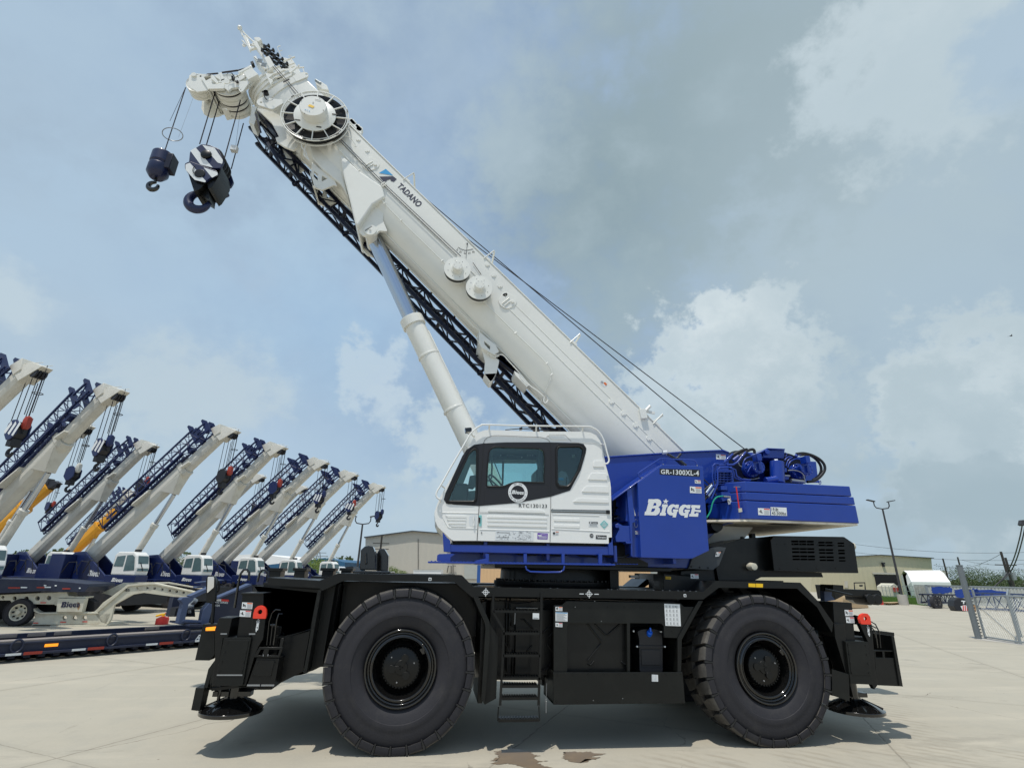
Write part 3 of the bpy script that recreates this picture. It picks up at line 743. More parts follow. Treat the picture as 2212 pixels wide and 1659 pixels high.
# bolts, weld beads and clips
mb = MB().m('black')
def boltrow(a, b, n, Y, r=.008):
    for i in range(n):
        p = (a[0]+(b[0]-a[0])*i/(n-1), a[1]+(b[1]-a[1])*i/(n-1)); x, z = atY(p, Y); mb.cyl((x,Y-.008,z),(x,Y,z),r,seg=6)
boltrow(cK(800,925),cK(1960,925),9,0); boltrow(cK(790,1180),cK(1970,1185),7,0); boltrow(cK(800,300),cK(1900,290),8,.04); boltrow(cK(1950,480),cK(1800,560),3,.04); boltrow(cN(520,830),cN(430,1130),4,-.006); boltrow(cN(725,830),cN(660,1130),4,-.006); boltrow(cL(1215,850),cL(1240,1030),4,.014); boltrow(cL(1330,850),cL(1352,1030),4,.014)
boltrow(cL(745,180),cL(1230,190),10,.35); boltrow(cN(1455,330),cN(1310,1130),8,0,.010)
mb.build('bolts', None, CR_)
mb = MB().m('steel')
for u,v in ((1135,1168),(1410,1150),(965,293),(1148,240),(1210,427)): x,z=atY(cK(u,v),-.002); mb.cyl((x,-.006,z),(x,0,z),.005,seg=8)
mb.build('bolts', None, CR_)
mb = MB().m('hose')
for pts,Y in (([(1010,215),(1080,230),(1250,226),(1500,240),(1900,248)],.07),([(250,230),(420,260),(600,240)],.2),([(300,620),(340,700),(330,860),(360,930)],.3),([(640,900),(700,870),(740,820)],.3)):
    mb.tube(smooth3([Vector((atY(cK(*p),Y)[0],Y,atY(cK(*p),Y)[1])) for p in pts],3), .010, 6)
for pts in ([(1110,600),(1130,680),(1180,760),(1195,860)],[(1090,640),(1100,720),(1150,820),(1170,900)],[(1150,850),(1160,940),(1190,1010)]):
    mb.tube(smooth3([Vector((atY(cL(*p),.3)[0],.3,atY(cL(*p),.3)[1])) for p in pts],3), .012, 6)
mb.build('hydraulic_hoses', None, CR_)
# labels on the chassis
warnlabel(CR_, cK, [(780,330),(845,332),(845,292),(780,290)], .036, 0)
warnlabel(CR_, cK, [(780,425),(893,430),(895,345),(780,340)], .036, 3, 'notice_label')
warnlabel(CR_, cK, [(780,478),(845,482),(845,442),(780,440)], .036, 1)
warnlabel(CR_, cK, [(1810,468),(1955,473),(1945,268),(1798,262)], .036, 2, 'lubrication_chart')
warnlabel(CR_, cK, [(1683,990),(1742,992),(1740,928),(1682,925)], -.003, 2, 'notice_label')
mb = MB().m('silver'); q = q3(cK, [(567,405),(627,408),(627,352),(567,350)], -.03); sheet(mb,q,0,0,1,1,.003); mb.m('grey_ink'); sheet(mb,q,.1,.12,.9,.24,.005)
mb.build('notice_label', None, CR_)
# wheel-lock symbols and small plates on the strip
mb = MB().m('decal')
def xmark(u, v, dash):
    x, z = atY(cK(u,v),0); y = -.004; r = .030
    mb.box(x-.052,x+.052,y-.001,y+.001,z-.004,z+.004); mb.box(x-.0045,x+.0045,y-.002,y,z-.052,z+.052)
    for a in range(4):
        mb.prism(arc(x,z,.034,a*90+14,a*90+76,6)+arc(x,z,.026,a*90+76,a*90+14,6), y-.001, y+.001)
    if dash:
        for s in (-1,1): mb.box(x+s*.105-.03*(1),x+s*.105+.03,y-.001,y+.001,z-.005,z+.005)
xmark(127,155,False); xmark(1095,172,True)
for cr, u, v in ((cK,1993,186),(cJ,948,28)):
    x, z = atY(cr(u,v),0); s=.019
    mb.prism(rounded([(x-s,z-s),(x+s,z-s),(x+s,z+s),(x-s,z+s)],.006), -.004, -.002)
    mb.m('ink').prism(arc(x,z,.011,0,360,16)[:-1], -.007,-.0045); mb.m('decal')
mb.build('fender_marking', None, CR_)
mb = MB().m('yellow')
for a in (((557,463),(603,466),(603,442),(557,440)),((606,466),(652,467),(652,443),(606,441))):
    sheet(mb, q3(cL, a, 0), 0,0,1,1,.004)
mb.build('yellow_reflector', None, CR_)

# ---------------------------------------------------------------- boarding ladder
mb = MB().m('black')
def V3(cr, p, Y): a = atY(cr(*p), Y); return Vector((a[0], Y, a[1]))
for pts in ([(198,160),(195,335),(295,510),(285,800),(262,1215)], [(648,160),(648,330),(642,560),(632,900),(622,1215)]):
    P = [V3(cK,p,-.01) for p in pts]
    for a, b in zip(P,P[1:]): mb.bar(a,b,.03,.02)
for y in (335,542,750,965):
    a, b = V3(cK,(200 if y<400 else 290,y),-.01), V3(cK,(636,y),-.01)
    mb.box(a.x,b.x,-.02,-.005,a.z-.014,a.z+.016); mb.box(a.x,b.x,-.005,.14,a.z+.006,a.z+.012)
    n = 14
    for i in range(n): mb.box(a.x+(b.x-a.x)*(i+.2)/n,a.x+(b.x-a.x)*(i+.7)/n,-.0,.14,a.z+.012,a.z+.026)
for y in (1040,1155):
    a, b = V3(cK,(280,y),-.01), V3(cK,(615,y),-.01); mb.box(a.x,b.x,-.02,.12,a.z-.012,a.z+.018)
    for i in range(14): mb.box(a.x+(b.x-a.x)*(i+.2)/14,a.x+(b.x-a.x)*(i+.7)/14,-.0,.12,a.z+.018,a.z+.03)
a, b = V3(cK,(245,1360),-.03), V3(cK,(630,1360),-.03); mb.box(a.x,b.x,-.04,.08,a.z-.012,a.z+.02); 
for i in range(14): mb.box(a.x+(b.x-a.x)*(i+.2)/14,a.x+(b.x-a.x)*(i+.7)/14,-.03,.07,a.z+.02,a.z+.03)
mb.cyl(V3(cK,(248,1225),-.02),V3(cK,(240,1360),-.03),.008); mb.cyl(V3(cK,(625,1220),-.02),V3(cK,(632,1360),-.03),.008)
mb.build('boarding_ladder', None, CR_)
mb = MB().m('steel'); mb.cyl(V3(cK,(698,1005),.05),V3(cK,(693,1165),.05),.003,seg=6)
p = V3(cK,(693,1168),.05); mb.tube([p+Vector((.012*math.cos(t*.5),0,.012*math.sin(t*.5))) for t in range(13)],.003,6); mb.cyl(V3(cK,(693,1180),.05),V3(cK,(692,1285),.05),.006,seg=8)
mb.build('lock_pin', None, CR_)

# ---------------------------------------------------------------- outriggers
def disc_float(parent, x, y, z, R):
    mb = MB().m('gloss'); c = Vector((x,y,z)); Z = Vector((0,0,1))
    mb.lathe([(0,0),(0,R-.02),(.008,R),(.045,R),(.055,R-.02),(.10,R*.72),(.16,.12),(.17,0)], c, Z, 32)
    for i in range(8):
        a = i*math.pi/4+.2; mb.bar(c+Vector((.10*math.cos(a),.10*math.sin(a),.15)), c+Vector(((R-.03)*math.cos(a),(R-.03)*math.sin(a),.055)), .012, .05, up=Vector((0,0,1)))
    mb.cyl(c+Z*.15, c+Z*.42, .075, seg=20)
    mb.box(x-.24,x+.20,y-.05,y+.08,z+.18,z+.235); mb.cyl(c+Vector((-.16,-.05,.12)), c+Vector((-.16,-.05,.3)), .02, seg=10)
    return mb.build('float_pad', None, parent, bevel=.003)
def redlug(parent, cr, outer, hole, Y):
    return MB().m('redpaint').prism(rounded(PL(cr,outer,Y),.012,2), Y, Y+.045, [arc(*atY(cr(*hole[0]),Y), hole[1], 0, 360, 20)[:-1]]).build('lifting_lug', None, parent, bevel=.003)
# front near-side
mb = MB().m('black')
mb.pp(cN, [(668,335),(885,335),(880,620),(745,780),(608,780)], .10, .42)
mb.pp(cN, [(660,325),(892,325),(892,345),(660,345)], .07, .45, at=.1)
mb.pp(cN, [(430,580),(565,582),(520,785),(472,790),(440,1000),(395,1280),(352,1285),(385,1000),(385,700)], .04, .35)
mb.pp(cN, [(765,590),(905,590),(878,800),(830,880),(790,985),(700,1280),(650,1280),(758,785)], .04, .12)
ob = mb.build('outrigger_beam', None, CR_, bevel=.008)
mb = MB().m('blacksat'); mb.prism(rounded(PL(cN, [(478,785),(758,785),(668,1278),(378,1278)], 0),.015), 0, .34); 
mb.pp(cN, [(500,810),(738,810),(668,1155),(415,1155)], -.006, 0, at=0)
mb.build('jack_housing', None, CR_, bevel=.006)
mb = MB().m('steel')
mb.pp(cN, [(410,1158),(670,1158),(668,1172),(408,1172)], -.008, -.002, at=0); mb.pp(cN, [(450,738),(515,738),(515,750),(450,750)], .02,.04, at=.04); mb.pp(cN, [(740,738),(803,738),(803,752),(740,752)], .02,.04, at=.04)
mb.build('edge_trim', None, CR_)
redlug(CR_, cN, [(772,590),(778,540),(792,490),(825,462),(855,455),(890,468),(912,500),(915,540),(905,592)], ((847,522),.027), .02)
disc_float(CR_, -2.0, .33, .40, .36)
mb = MB().m('black')
mb.pp(cN, [(350,1300),(680,1262),(680,1290),(350,1330)], .22,.44); mb.pp(cN, [(620,1285),(840,1290),(800,1320),(790,1300)], .1,.3)
mb.build('jack_bracket', None, CR_)
mb = MB().m('blacksat')
mb.pp(cN, [(190,1295),(280,1300),(228,1535),(142,1525)], .12, .30); mb.pp(cN, [(270,1300),(318,1105),(388,1010),(380,1240),(330,1260),(345,1180),(310,1300)], .14,.2)
mb.build('wheel_chock_holder', None, CR_, bevel=.004)
mb = MB().m('blacksat'); mb.pp(cN, [(182,1015),(248,720),(265,645),(412,645),(385,700),(385,960),(330,1018)], .25, .40); 
lp = mb.build('lamp_bracket', None, CR_, bevel=.004)
mb = MB().m('amber'); mb.pp(cN, [(292,682),(392,672),(392,712),(290,715)], .22, .25); mb.build('turn_signal', None, lp, bevel=.004)
# mirror and hoops
mb = MB().m('black'); P = PL(cN, [(312,152),(340,148),(385,160),(397,200),(385,420),(300,430),(295,200)], .2); mb.prism(rounded(P,.02), .2,.26); 
mb.tube([V3(cN,p,.3) for p in ((395,330),(425,300),(428,220),(400,190))], .014)
mb.tube([V3(cN,p,.3) for p in ((375,425),(360,640))], .02)
mr = mb.build('side_mirror', None, CR_)
mb = MB().m('mirror'); 
P = PL(cN,[(316,160),(382,162),(378,270),(308,330)],.2); mb.prism(rounded(P,.015), .193,.199); mb.build('mirror_glass', None, mr)
mb = MB().m('gloss')
for pts, Y in ((((590,480),(625,240),(650,130),(680,92),(715,88),(738,115),(735,200)),.55),(((820,215),(845,125),(870,95),(900,95),(925,120),(920,200)),1.1)):
    mb.tube([V3(cN,p,Y) for p in pts], .016, 10)
for pts, Y in ((((915,860),(940,620),(970,530),(1010,495),(1060,500)),.12),(((985,860),(1020,600),(1040,540),(1080,540)),.12),(((950,860),(975,640)),.12),(((955,655),(1003,655)),.12)):
    mb.tube([V3(cN,p,Y) for p in pts], .010, 8)
mb.build('grab_rail', None, CR_)
# stowage box with frame beside the jack
mb = MB().m('black')
mb.pp(cN, [(840,880),(1085,880),(1045,988),(775,985)], .03,.06, holes=[[(855,905),(890,905),(865,965),(825,962)],[(940,905),(1050,905),(1030,965),(925,965)]])
mb.pp(cN, [(815,990),(1045,995),(995,1280),(712,1280)], .05,.5)
mb.pp(cN, [(812,1010),(1000,1012),(960,1180),(765,1170)], .04,.05, at=.05)
mb.pp(cN, [(1060,790),(1095,790),(1075,880),(1045,880)], .04,.08)
for p in ((825,1040),(995,1045),(790,1160),(955,1165)): x,z = atY(cN(*p),.04); mb.cyl((x,.03,z),(x,.045,z),.008,seg=8)
mb.build('stowage_box', None, CR_, bevel=.003)
mb = MB().m('steel')
for p in ((882,965),(930,962)): x,z=atY(cN(*p),.02); mb.cyl((x,.02,z-.01),(x,.02,z+.01),.006,seg=8)
mb.pp(cN, [(718,1262),(995,1262),(990,1280),(712,1280)], .044,.05); mb.m('opening').pp(cN,[(850,1250),(862,1250),(855,1285),(845,1285)],.04,.044)
mb.build('reflective_strip', None, CR_)
# body behind the front outrigger: dark cross box
mb = MB().m('black')
mb.pp(cN, [(780,255),(1440,300),(1365,700),(1095,775),(1000,1270),(1285,1130),(1300,1050),(1440,320)], .5,.6)
mb.box(-1.95,-.95,.55,3.3,.86,zt)
mb.box(-2.35,-1.6,.45,2.85,.62,1.35)
mb.pp(cN, [(1050,800),(1370,690),(1290,1130),(1000,1275)], .3,.7)
mb.build('front_frame', None, CR_, bevel=.008)
mb = MB().m('blacksat'); mb.pp(cN, [(990,770),(1090,770),(1370,700),(1365,715),(1095,790),(985,785)], .3,.8); mb.build('step_plate', None, CR_)
# far-side front outrigger
def far_outrigger(x0, x1, sgn):
    mb = MB().m('black'); mb.box(x0,x1,2.95,3.28,.62,1.75); 
    o = mb.build('outrigger_beam', None, CR_, bevel=.01); disc_float(CR_, (x0+x1)/2, 2.98, .40, .36)
far_outrigger(-2.3,-1.75,-1); far_outrigger(6.3,6.85,1)
# labels + chain mark on the front outrigger
warnlabel(CR_, cN, [(660,488),(768,492),(775,427),(667,422)], .098, 0); warnlabel(CR_, cN, [(638,568),(752,574),(760,508),(645,504)], .098, 1)
def chainmark(cr, tip, pts, Y, s=1.0):
    mb = MB().m('decal'); x, z = atY(cr(*tip), Y); mb.prism([(x-.022*s,z-.028*s),(x+.022*s,z-.028*s),(x,z+.01)], Y-.004, Y-.002)
    for i, p in enumerate(pts):
        x, z = atY(cr(*p), Y)
        w_ = .014 if i%2==0 else .005; h_ = .030
        if i%2==0: mb.prism([(x-w_,z-h_),(x+w_,z-h_),(x+w_,z+h_),(x-w_,z+h_)], Y-.004,Y-.002, [[(x-w_*.45,z-h_*.6),(x+w_*.45,z-h_*.6),(x+w_*.45,z+h_*.6),(x-w_*.45,z+h_*.6)]])
        else: mb.prism([(x-w_,z-h_*.7),(x+w_,z-h_*.7),(x+w_,z+h_*.7),(x-w_,z+h_*.7)], Y-.005,Y-.003)
    mb.build('chain_marking', None, CR_)
chainmark(cN, (832,600), [(828,630),(824,655),(820,680),(812,705)], .04)

# rear near-side outrigger (crop L)
mb = MB().m('black')
mb.pp(cL, [(1115,562),(1240,568),(1262,822),(1195,822),(1200,800),(1130,790)], .12,.45)
mb.pp(cL, [(1122,705),(1190,706),(1200,800),(1250,1195),(1225,1100),(1190,1000),(1130,800)], .06,.3)
mb.pp(cL, [(1290,705),(1372,708),(1395,1000),(1412,1110),(1390,1140),(1370,1105),(1345,825)], .05,.12)
mb.pp(cL, [(1300,700),(1255,650),(1290,655),(1330,720)], .2,.5)
mb.pp(cL, [(1050,560),(1110,560),(1140,800),(1200,1000),(1225,1180),(1110,1180),(1110,1060)], .40,.6)
mb.build('outrigger_beam', None, CR_, bevel=.006)
mb = MB().m('blacksat'); mb.prism(rounded(PL(cL, [(1198,822),(1345,825),(1378,1108),(1232,1102)],.02),.012), .02,.34); mb.pp(cL, [(1210,835),(1336,837),(1362,1045),(1235,1042)], .014,.02, at=.02)
mb.build('jack_housing', None, CR_, bevel=.006)
redlug(CR_, cL, [(1302,710),(1292,675),(1298,650),(1320,637),(1345,640),(1362,662),(1369,712)], ((1330,673),.027), .03)
chainmark(cL, (1343,718), [(1347,737),(1349,752),(1350,766),(1353,780)], .05)
disc_float(CR_, 6.42, .33, .33, .37)
mb = MB().m('blacksat'); mb.pp(cL, [(1108,1005),(1222,1040),(1225,1218),(1130,1185),(1108,1180)], .03,.06)
mb.build('mud_flap', None, CR_, bevel=.003)
mb = MB().m('black'); mb.pp(cL, [(1385,880),(1525,882),(1575,1120),(1405,1112)], .10,.14, holes=[[(1395,890),(1440,890),(1445,930),(1400,930)],[(1455,890),(1515,892),(1520,932),(1460,930)]])
mb.pp(cL, [(1388,940),(1520,942),(1555,1110),(1408,1110)], .15,.3); mb.pp(cL, [(1395,955),(1485,958),(1505,1055),(1405,1048)], .14,.15,at=.15)
mb.pp(cL, [(1500,785),(1520,790),(1578,1122),(1555,1115)], .08,1.2)
mb.pp(cL, [(1375,748),(1520,765),(1522,788),(1500,800),(1480,785),(1380,770)], .5,.7)
mb.pp(cL, [(1400,800),(1505,805),(1525,885),(1400,880)], .5,.6)
mb.box(6.35,6.75,.5,2.9,.72,1.25); mb.box(6.0,6.9,.4,2.9,1.0,1.28)
mb.build('rear_bumper', None, CR_, bevel=.005)
mb = MB().m('gloss')
for pts in (((1258,652),(1290,660)),((1362,690),(1395,710),(1420,760),(1430,865)),((1370,730),(1395,760),(1410,865)),((1372,720),(1400,735))):
    mb.tube([V3(cL,p,.12) for p in pts], .009, 8)
mb.build('grab_rail', None, CR_)
warnlabel(CR_, cL, [(1195,655),(1248,655),(1245,617),(1190,614)], .118, 0); warnlabel(CR_, cL, [(1203,700),(1257,702),(1252,663),(1198,662)], .118, 1)
# silver exhaust/struts behind the rear fender
mb = MB().m('brightsteelblue').pp(cL, [(1055,450),(1115,455),(1105,520),(1130,550),(1060,560)], 1.2,1.3); mb.m('steel'); mb.m('black')
mb.pp(cI, [(1800,1235),(1880,1240),(1885,1290),(1800,1290)], .9,1.2)
mb.tube([V3(cL,p,.6) for p in ((1060,480),(1150,500),(1240,520))],.02); mb.box(6.0,6.3,.9,1.2,1.3,1.8)
mb.build('rear_strut', None, CR_)
# rear tow/hook beam reaching beyond, with winch at its end
mb = MB().m('black'); mb.pp(cL, [(1110,452),(1180,455),(1185,478),(1420,485),(1435,500),(1448,580),(1380,582),(1320,555),(1315,528),(1190,520),(1130,550)], 2.6,3.1)
for p in ((1350,545),(1400,545)): x,z = atY(cL(*p),2.6); mb.lathe([(-.06,0),(-.06,.09),(-.02,.11),(.3,.11),(.3,0)], (x,2.6,z), seg=20)
tb = mb.build('rear_beam', None, CR_, bevel=.008)
mb = MB().m('red'); x,z = atY(cL(1435,565),2.55); mb.prism(rounded([(x-.04,z-.05),(x+.04,z-.05),(x+.04,z+.05),(x-.04,z+.05)],.02), 2.55,2.6); mb.build('tail_light', None, tb)

# ---------------------------------------------------------------- engine hood at the rear
mb = MB().m('black')
side = PL(cL, [(705,160),(730,128),(900,130),(1190,135),(1255,180),(1283,372),(728,357)], .35)
SL = []
for (a0,a1) in ((840,888),(892,938),(942,988)):
    for r_ in ((158,170),(176,188),(207,218),(228,240),(256,268),(276,287)): SL.append((a0,a1,*r_))
for (a0,a1) in ((1018,1060),(1064,1112)):
    for r_ in ((164,175),(182,193),(212,223),(232,243),(260,271),(280,291)): SL.append((a0,a1,*r_))
for r_ in ((168,178),(185,195),(215,226),(233,245),(263,274),(284,293)): SL.append((1145,1188,*r_))
holes = [[(a,b),(a2,b),(a2,b2),(a,b2)] for a,a2,b,b2 in [(s[0]+(s[2]-160)*.08,s[1]+(s[2]-160)*.08,s[2]+(s[0]-840)*.01,s[3]+(s[0]-840)*.01) for s in SL]]
mb.prism(side, .35,.37, [PL(cL,h,.35) for h in holes])
mb.prism(PL(cL, [(730,126),(1190,133),(1258,178),(1285,368),(1278,372),(1250,184),(1185,140),(725,134)], .35), .37, 2.95)
mb.prism(side, 2.93, 2.95); mb.pp(cL, [(728,350),(1283,366),(1283,373),(728,358)], .37,2.95, at=.35)
mb.pp(cL, [(320,200),(520,145),(735,128),(705,165),(720,360),(600,420),(360,420),(335,290)], .55,2.8)
mb.pp(cL, [(590,400),(1050,400),(1040,370),(700,355)], .6,2.7)
hd = mb.build('engine_hood', None, CR_, bevel=.004)
mb = MB().m('brightsteelblue'); mb.mats=['hoodgrey']; 
MT['hoodgrey'] = mat('dusty_black_panel', (.045,.052,.058), .45, var=.15)
mb.pp(cL, [(168,330),(205,215),(365,200),(410,205),(365,320),(325,352),(160,345)], .50,.56)
mb.build('access_panel', None, CR_, bevel=.004)
mb = MB().m('black')
for p in ((225,222),(260,215),(300,210),(180,330),(235,335),(290,338),(380,230)): x,z=atY(cL(*p),.5); mb.cyl((x,.485,z),(x,.5,z),.012,seg=8)
for u in (765,885,1010,1135): x,z=atY(cL(u,342),.35); mb.cyl((x,.34,z),(x,.35,z),.012,seg=8)
for p in ((522,150),(598,132)): x,z=atY(cL(*p),1.2); mb.box(x-.05,x+.02,1.2,1.3,z-.12,z+.05)
mb.pp(cL, [(0,378),(320,410),(318,425),(260,492),(0,490)], .5,.9); mb.pp(cL, [(115,360),(330,345),(340,425),(110,385)], .6,1.5)
mb.build('hood_base', None, CR_, bevel=.004)
mb = MB().m('cream'); x,z=atY(cL(575,330),.5); mb.lathe([(-.1,0),(-.09,.05),(0,.06),(.06,.05)], (x,.5,z), seg=16)
x,z=atY(cL(1260,190),1.0); mb.lathe([(0,0),(0,.06),(.14,.06),(.15,0)],(x,1.2,z),Vector((1,0,0)),16); mb.build('breather', None, CR_)
warnlabel(CR_, cL, [(335,265),(362,262),(376,232),(345,235)], .49, 0); warnlabel(CR_, cL, [(176,408),(228,410),(227,380),(175,378)], .49, 1)
mb = MB().m('yellow'); sheet(mb, q3(cL, [(10,412),(45,414),(45,397),(10,395)], .49),0,0,1,1,.004); mb.m('ink'); q=q3(cL, [(10,412),(45,414),(45,397),(10,395)], .49); sheet(mb,q,.1,.2,.9,.4,.006); sheet(mb,q,.1,.6,.9,.75,.006); mb.build('caution_plate', None, CR_)
# engine block seen between hood and fender
mb = MB().m('black'); mb.box(4.3,6.0,.9,2.4,1.6,2.05)
for i in range(5): mb.cyl((4.5+i*.3,.88,1.95),(4.55+i*.3,.7,1.75),.05,seg=10)
mb.build('engine_block', None, CR_)
# cone-shaped spare fenders (wheel chocks) standing on the front deck
mb = MB().m('gloss')
for a, Y in (([(1283,1100),(1290,960),(1318,935),(1345,930),(1375,935),(1397,990),(1395,1103)],1.6),([(1395,1105),(1400,990),(1420,955),(1455,950),(1485,1000),(1482,1112)],2.2)):
    mb.pp(cE, a, Y, Y+.25)
mb.pp(cE, [(1235,1105),(1500,1110),(1500,1128),(1235,1125)], 1.5,2.6)
mb.pp(cE, [(1322,980),(1335,978),(1338,1060),(1320,1062)], 1.57,1.6,at=1.6)
mb.build('jib_rest', None, CR_, bevel=.02)
mb = MB().m('blacksat')
for a,b in ((655,725),(828,895),(1022,1095),(1155,1220)):
    Y = 2.9; p = atY(cE(a,1090),Y); q = atY(cE(b,1135),Y); mb.box(p[0],q[0],Y,Y+.3,zt,p[1]-.04); mb.box(p[0]-.03,q[0]+.03,Y-.02,Y+.32,p[1]-.04,p[1]+.01)
mb.build('front_light_box', None, CR_, bevel=.004)
# turntable
mb = MB().m('black'); mb.lathe([(0,0),(0,1.0),(.05,1.02),(.10,1.02),(.11,.92),(.40,.90),(.42,.85),(.42,0)], (2.35,1.65,zt-.02), Vector((0,0,1)), 64)
for i in range(60):
    a = i*2*math.pi/60; mb.cyl((2.35+.97*math.cos(a),1.65+.97*math.sin(a),zt+.07),(2.35+.97*math.cos(a),1.65+.97*math.sin(a),zt+.11),.018,seg=6)
mb.build('turntable', None, CR_)
mb = MB().m('black'); p=atY(cI(38,1110),.9); q=atY(cI(108,1205),.9); mb.box(p[0],q[0],.9,1.2,zt,p[1]+.1); mb.m('steel'); p=atY(cI(270,1145),.9); q=atY(cI(430,1195),.9); mb.box(p[0],q[0],.9,1.1,q[1],p[1]); p=atY(cI(205,1160),.9); mb.box(p[0],q[0]-.3,.92,1.0,p[1]-.04,p[1]); mb.build('deck_fitting', None, CR_)
# ================================================================ SUPERSTRUCTURE
def zpoly(mb, pts, z0, z1):
    n = len(pts); a = [mb.bm.verts.new((x,y,z0)) for x,y in pts]; b = [mb.bm.verts.new((x,y,z1)) for x,y in pts]
    for f in [a[::-1], b]+[(a[i],a[(i+1)%n],b[(i+1)%n],b[i]) for i in range(n)]: mb.bm.faces.new(f).material_index = mb.mi
# slewing frame + boom pedestal plates
mb = MB().m('blue')
ped = PL(cI, [(-330,262),(30,232),(640,190),(935,178),(978,195),(978,520),(900,800),(790,900),(700,1085),(-600,1085),(-600,900),(-330,760)], 1.0)
mb.prism(ped, 1.0, 1.07); mb.prism(ped, 2.23, 2.30)
mb.pp(cI, [(-330,252),(30,222),(640,182),(935,170),(985,190),(985,198),(935,182),(640,194),(30,234),(-330,264)], .97, 1.10)
mb.build('boom_pedestal', None, CR_, bevel=.01)
mb = MB().m('blue'); zs = atY((1200,1195),.2)[1]
mb.box(.55,4.5,.55,2.75,2.20,2.45); mb.box(1.0,4.2,.95,2.35,2.45,2.75)
for x in (1.0,1.9,2.9,3.8): mb.box(x,x+.05,.2,.95,2.25,2.48)
mb.m('black').box(1.2,3.9,.5,2.8,2.14,2.2)
for x in (1.3,1.7,2.2,2.6): mb.m('hose').tube([(x,.3,2.42),(x+.2,.28,2.33),(x+.45,.28,2.32),(x+.6,.3,2.38)],.014,6)
mb.build('slewing_frame', None, CR_, bevel=.01)
# cab support beam, side steps
mb = MB().m('blue')
mb.pp(cO, [(160,1342),(1895,1362),(1898,1450),(165,1415)], .12, .30)
mb.pp(cO, [(150,1215),(200,1275),(228,1300),(235,1420),(162,1415)], .10, .24)
mb.pp(cO, [(1842,1265),(1885,1262),(1900,1450),(1850,1447)], .10, .34)
mb.pp(cO, [(225,1335),(1850,1352),(1850,1300),(1150,1330),(300,1300)], .5, .9)
mb.build('cab_support', None, CR_, bevel=.006)
mb = MB().m('black'); mb.pp(cO, [(250,1298),(1850,1330),(1850,1362),(250,1345)], .30, .9); mb.build('cab_floor_mount', None, CR_)
mb = MB().m('blue')
mb.pp(cO, [(0,1512),(1912,1540),(1918,1556),(0,1530)], .02, .22)
for a,b in ((980,1012),(1368,1398),(1745,1782),(590,625)): mb.pp(cO, [(a,1435),(b,1437),(b,1545),(a,1543)], .06, .10)
mb.pp(cO, [(95,1450),(118,1437),(240,1435),(275,1440),(230,1475),(232,1525),(90,1508)], .08,.12)
mb.pp(cO, [(485,1505),(580,1485),(620,1490),(620,1530),(490,1545)], .04,.3)
mb.tube([V3(cO,p,.0) for p in ((998,1560),(1008,1595),(1045,1618),(1200,1624),(1355,1622),(1388,1598),(1395,1560))], .012, 8)
for i in range(60):
    x = V3(cO,(30,1514),.05).x + i*.049; mb.box(x,x+.02,.03,.20,V3(cO,(30+i*31,1512+i*.45),.05).z,V3(cO,(30+i*31,1506+i*.45),.05).z)
mb.build('side_step', None, CR_, bevel=.003)

# ---------------------------------------------------------------- cab
CY = .10; CY2 = 1.06
OUT = [(66,1010),(92,935),(118,870),(190,740),(330,500),(440,300),(475,240),(520,195),(585,172),(640,172),(1100,188),(1580,188),(1660,196),(1720,225),(1760,280),(1780,350),(1815,520),(1862,690),(1870,760),(1876,1000),(1880,1280),(1876,1315),(1845,1332),(1240,1320),(500,1302),(262,1302),(232,1285),(100,1160),(75,1100)]
W1 = [(205,885),(245,790),(415,425),(450,385),(480,372),(500,388),(498,700),(488,870),(465,897),(225,895)]
W2 = [(605,745),(612,560),(628,400),(648,362),(690,346),(1140,362),(1178,388),(1188,450),(1182,708),(1100,706),(905,700),(840,718),(770,748)]
W3 = [(1320,380),(1340,345),(1550,342),(1588,372),(1584,430),(1530,600),(1462,715),(1430,745),(1345,740),(1322,705)]
CAB = MB().m('cabwhite')
CAB.pp(cO, OUT, CY, CY+.035, [rounded(W1,10,3),rounded(W2,12,3),rounded(W3,10,3)])
cab = CAB.build('cab', None, CR_, bevel=.006)
# shell: roof, rear wall, floor, nose (all full width)
mb = MB().m('cabwhite')
ins = lambda pts,c_,k: [(c_[0]+(x-c_[0])*k, c_[1]+(y-c_[1])*k) for x,y in pts]
top = OUT[5:16]; topi = ins(top,(1050,900),.955)
mb.pp(cO, top+topi[::-1], CY+.035, CY2, at=CY)
bk = OUT[15:22]; bki = ins(bk,(1000,900),.955); mb.pp(cO, bk+bki[::-1], CY+.035, CY2, at=CY)
mb.pp(cO, [(1845,1332),(1240,1320),(500,1302),(262,1302),(262,1275),(500,1275),(1240,1290),(1845,1300)], CY+.035, CY2, at=CY)
fr = OUT[25:]+OUT[:3]; fri = ins(fr,(900,1000),.95); mb.pp(cO, fr+fri[::-1], CY+.035, CY2, at=CY)
mb.build('cab_shell', None, CR_, bevel=.01)
FW2 = [(600,480),(1085,488),(1120,515),(1128,760),(590,790)]
mb = MB().m('lining')
mb.prism(PL(cO,OUT,CY), CY2, CY2+.04, [rounded(PL(cO,FW2,CY2),.04,4), PL(cO,[(330,800),(440,520),(490,520),(485,790)],CY2)])
mb.m('interior').pp(cO, [(1280,330),(1620,330),(1620,760),(1280,770)], .8, .84, at=.5)
mb.pp(cO, [(1200,600),(1280,330),(1300,330),(1300,790)], .3,.9, at=.5)
mb.build('cab_lining', None, CR_)
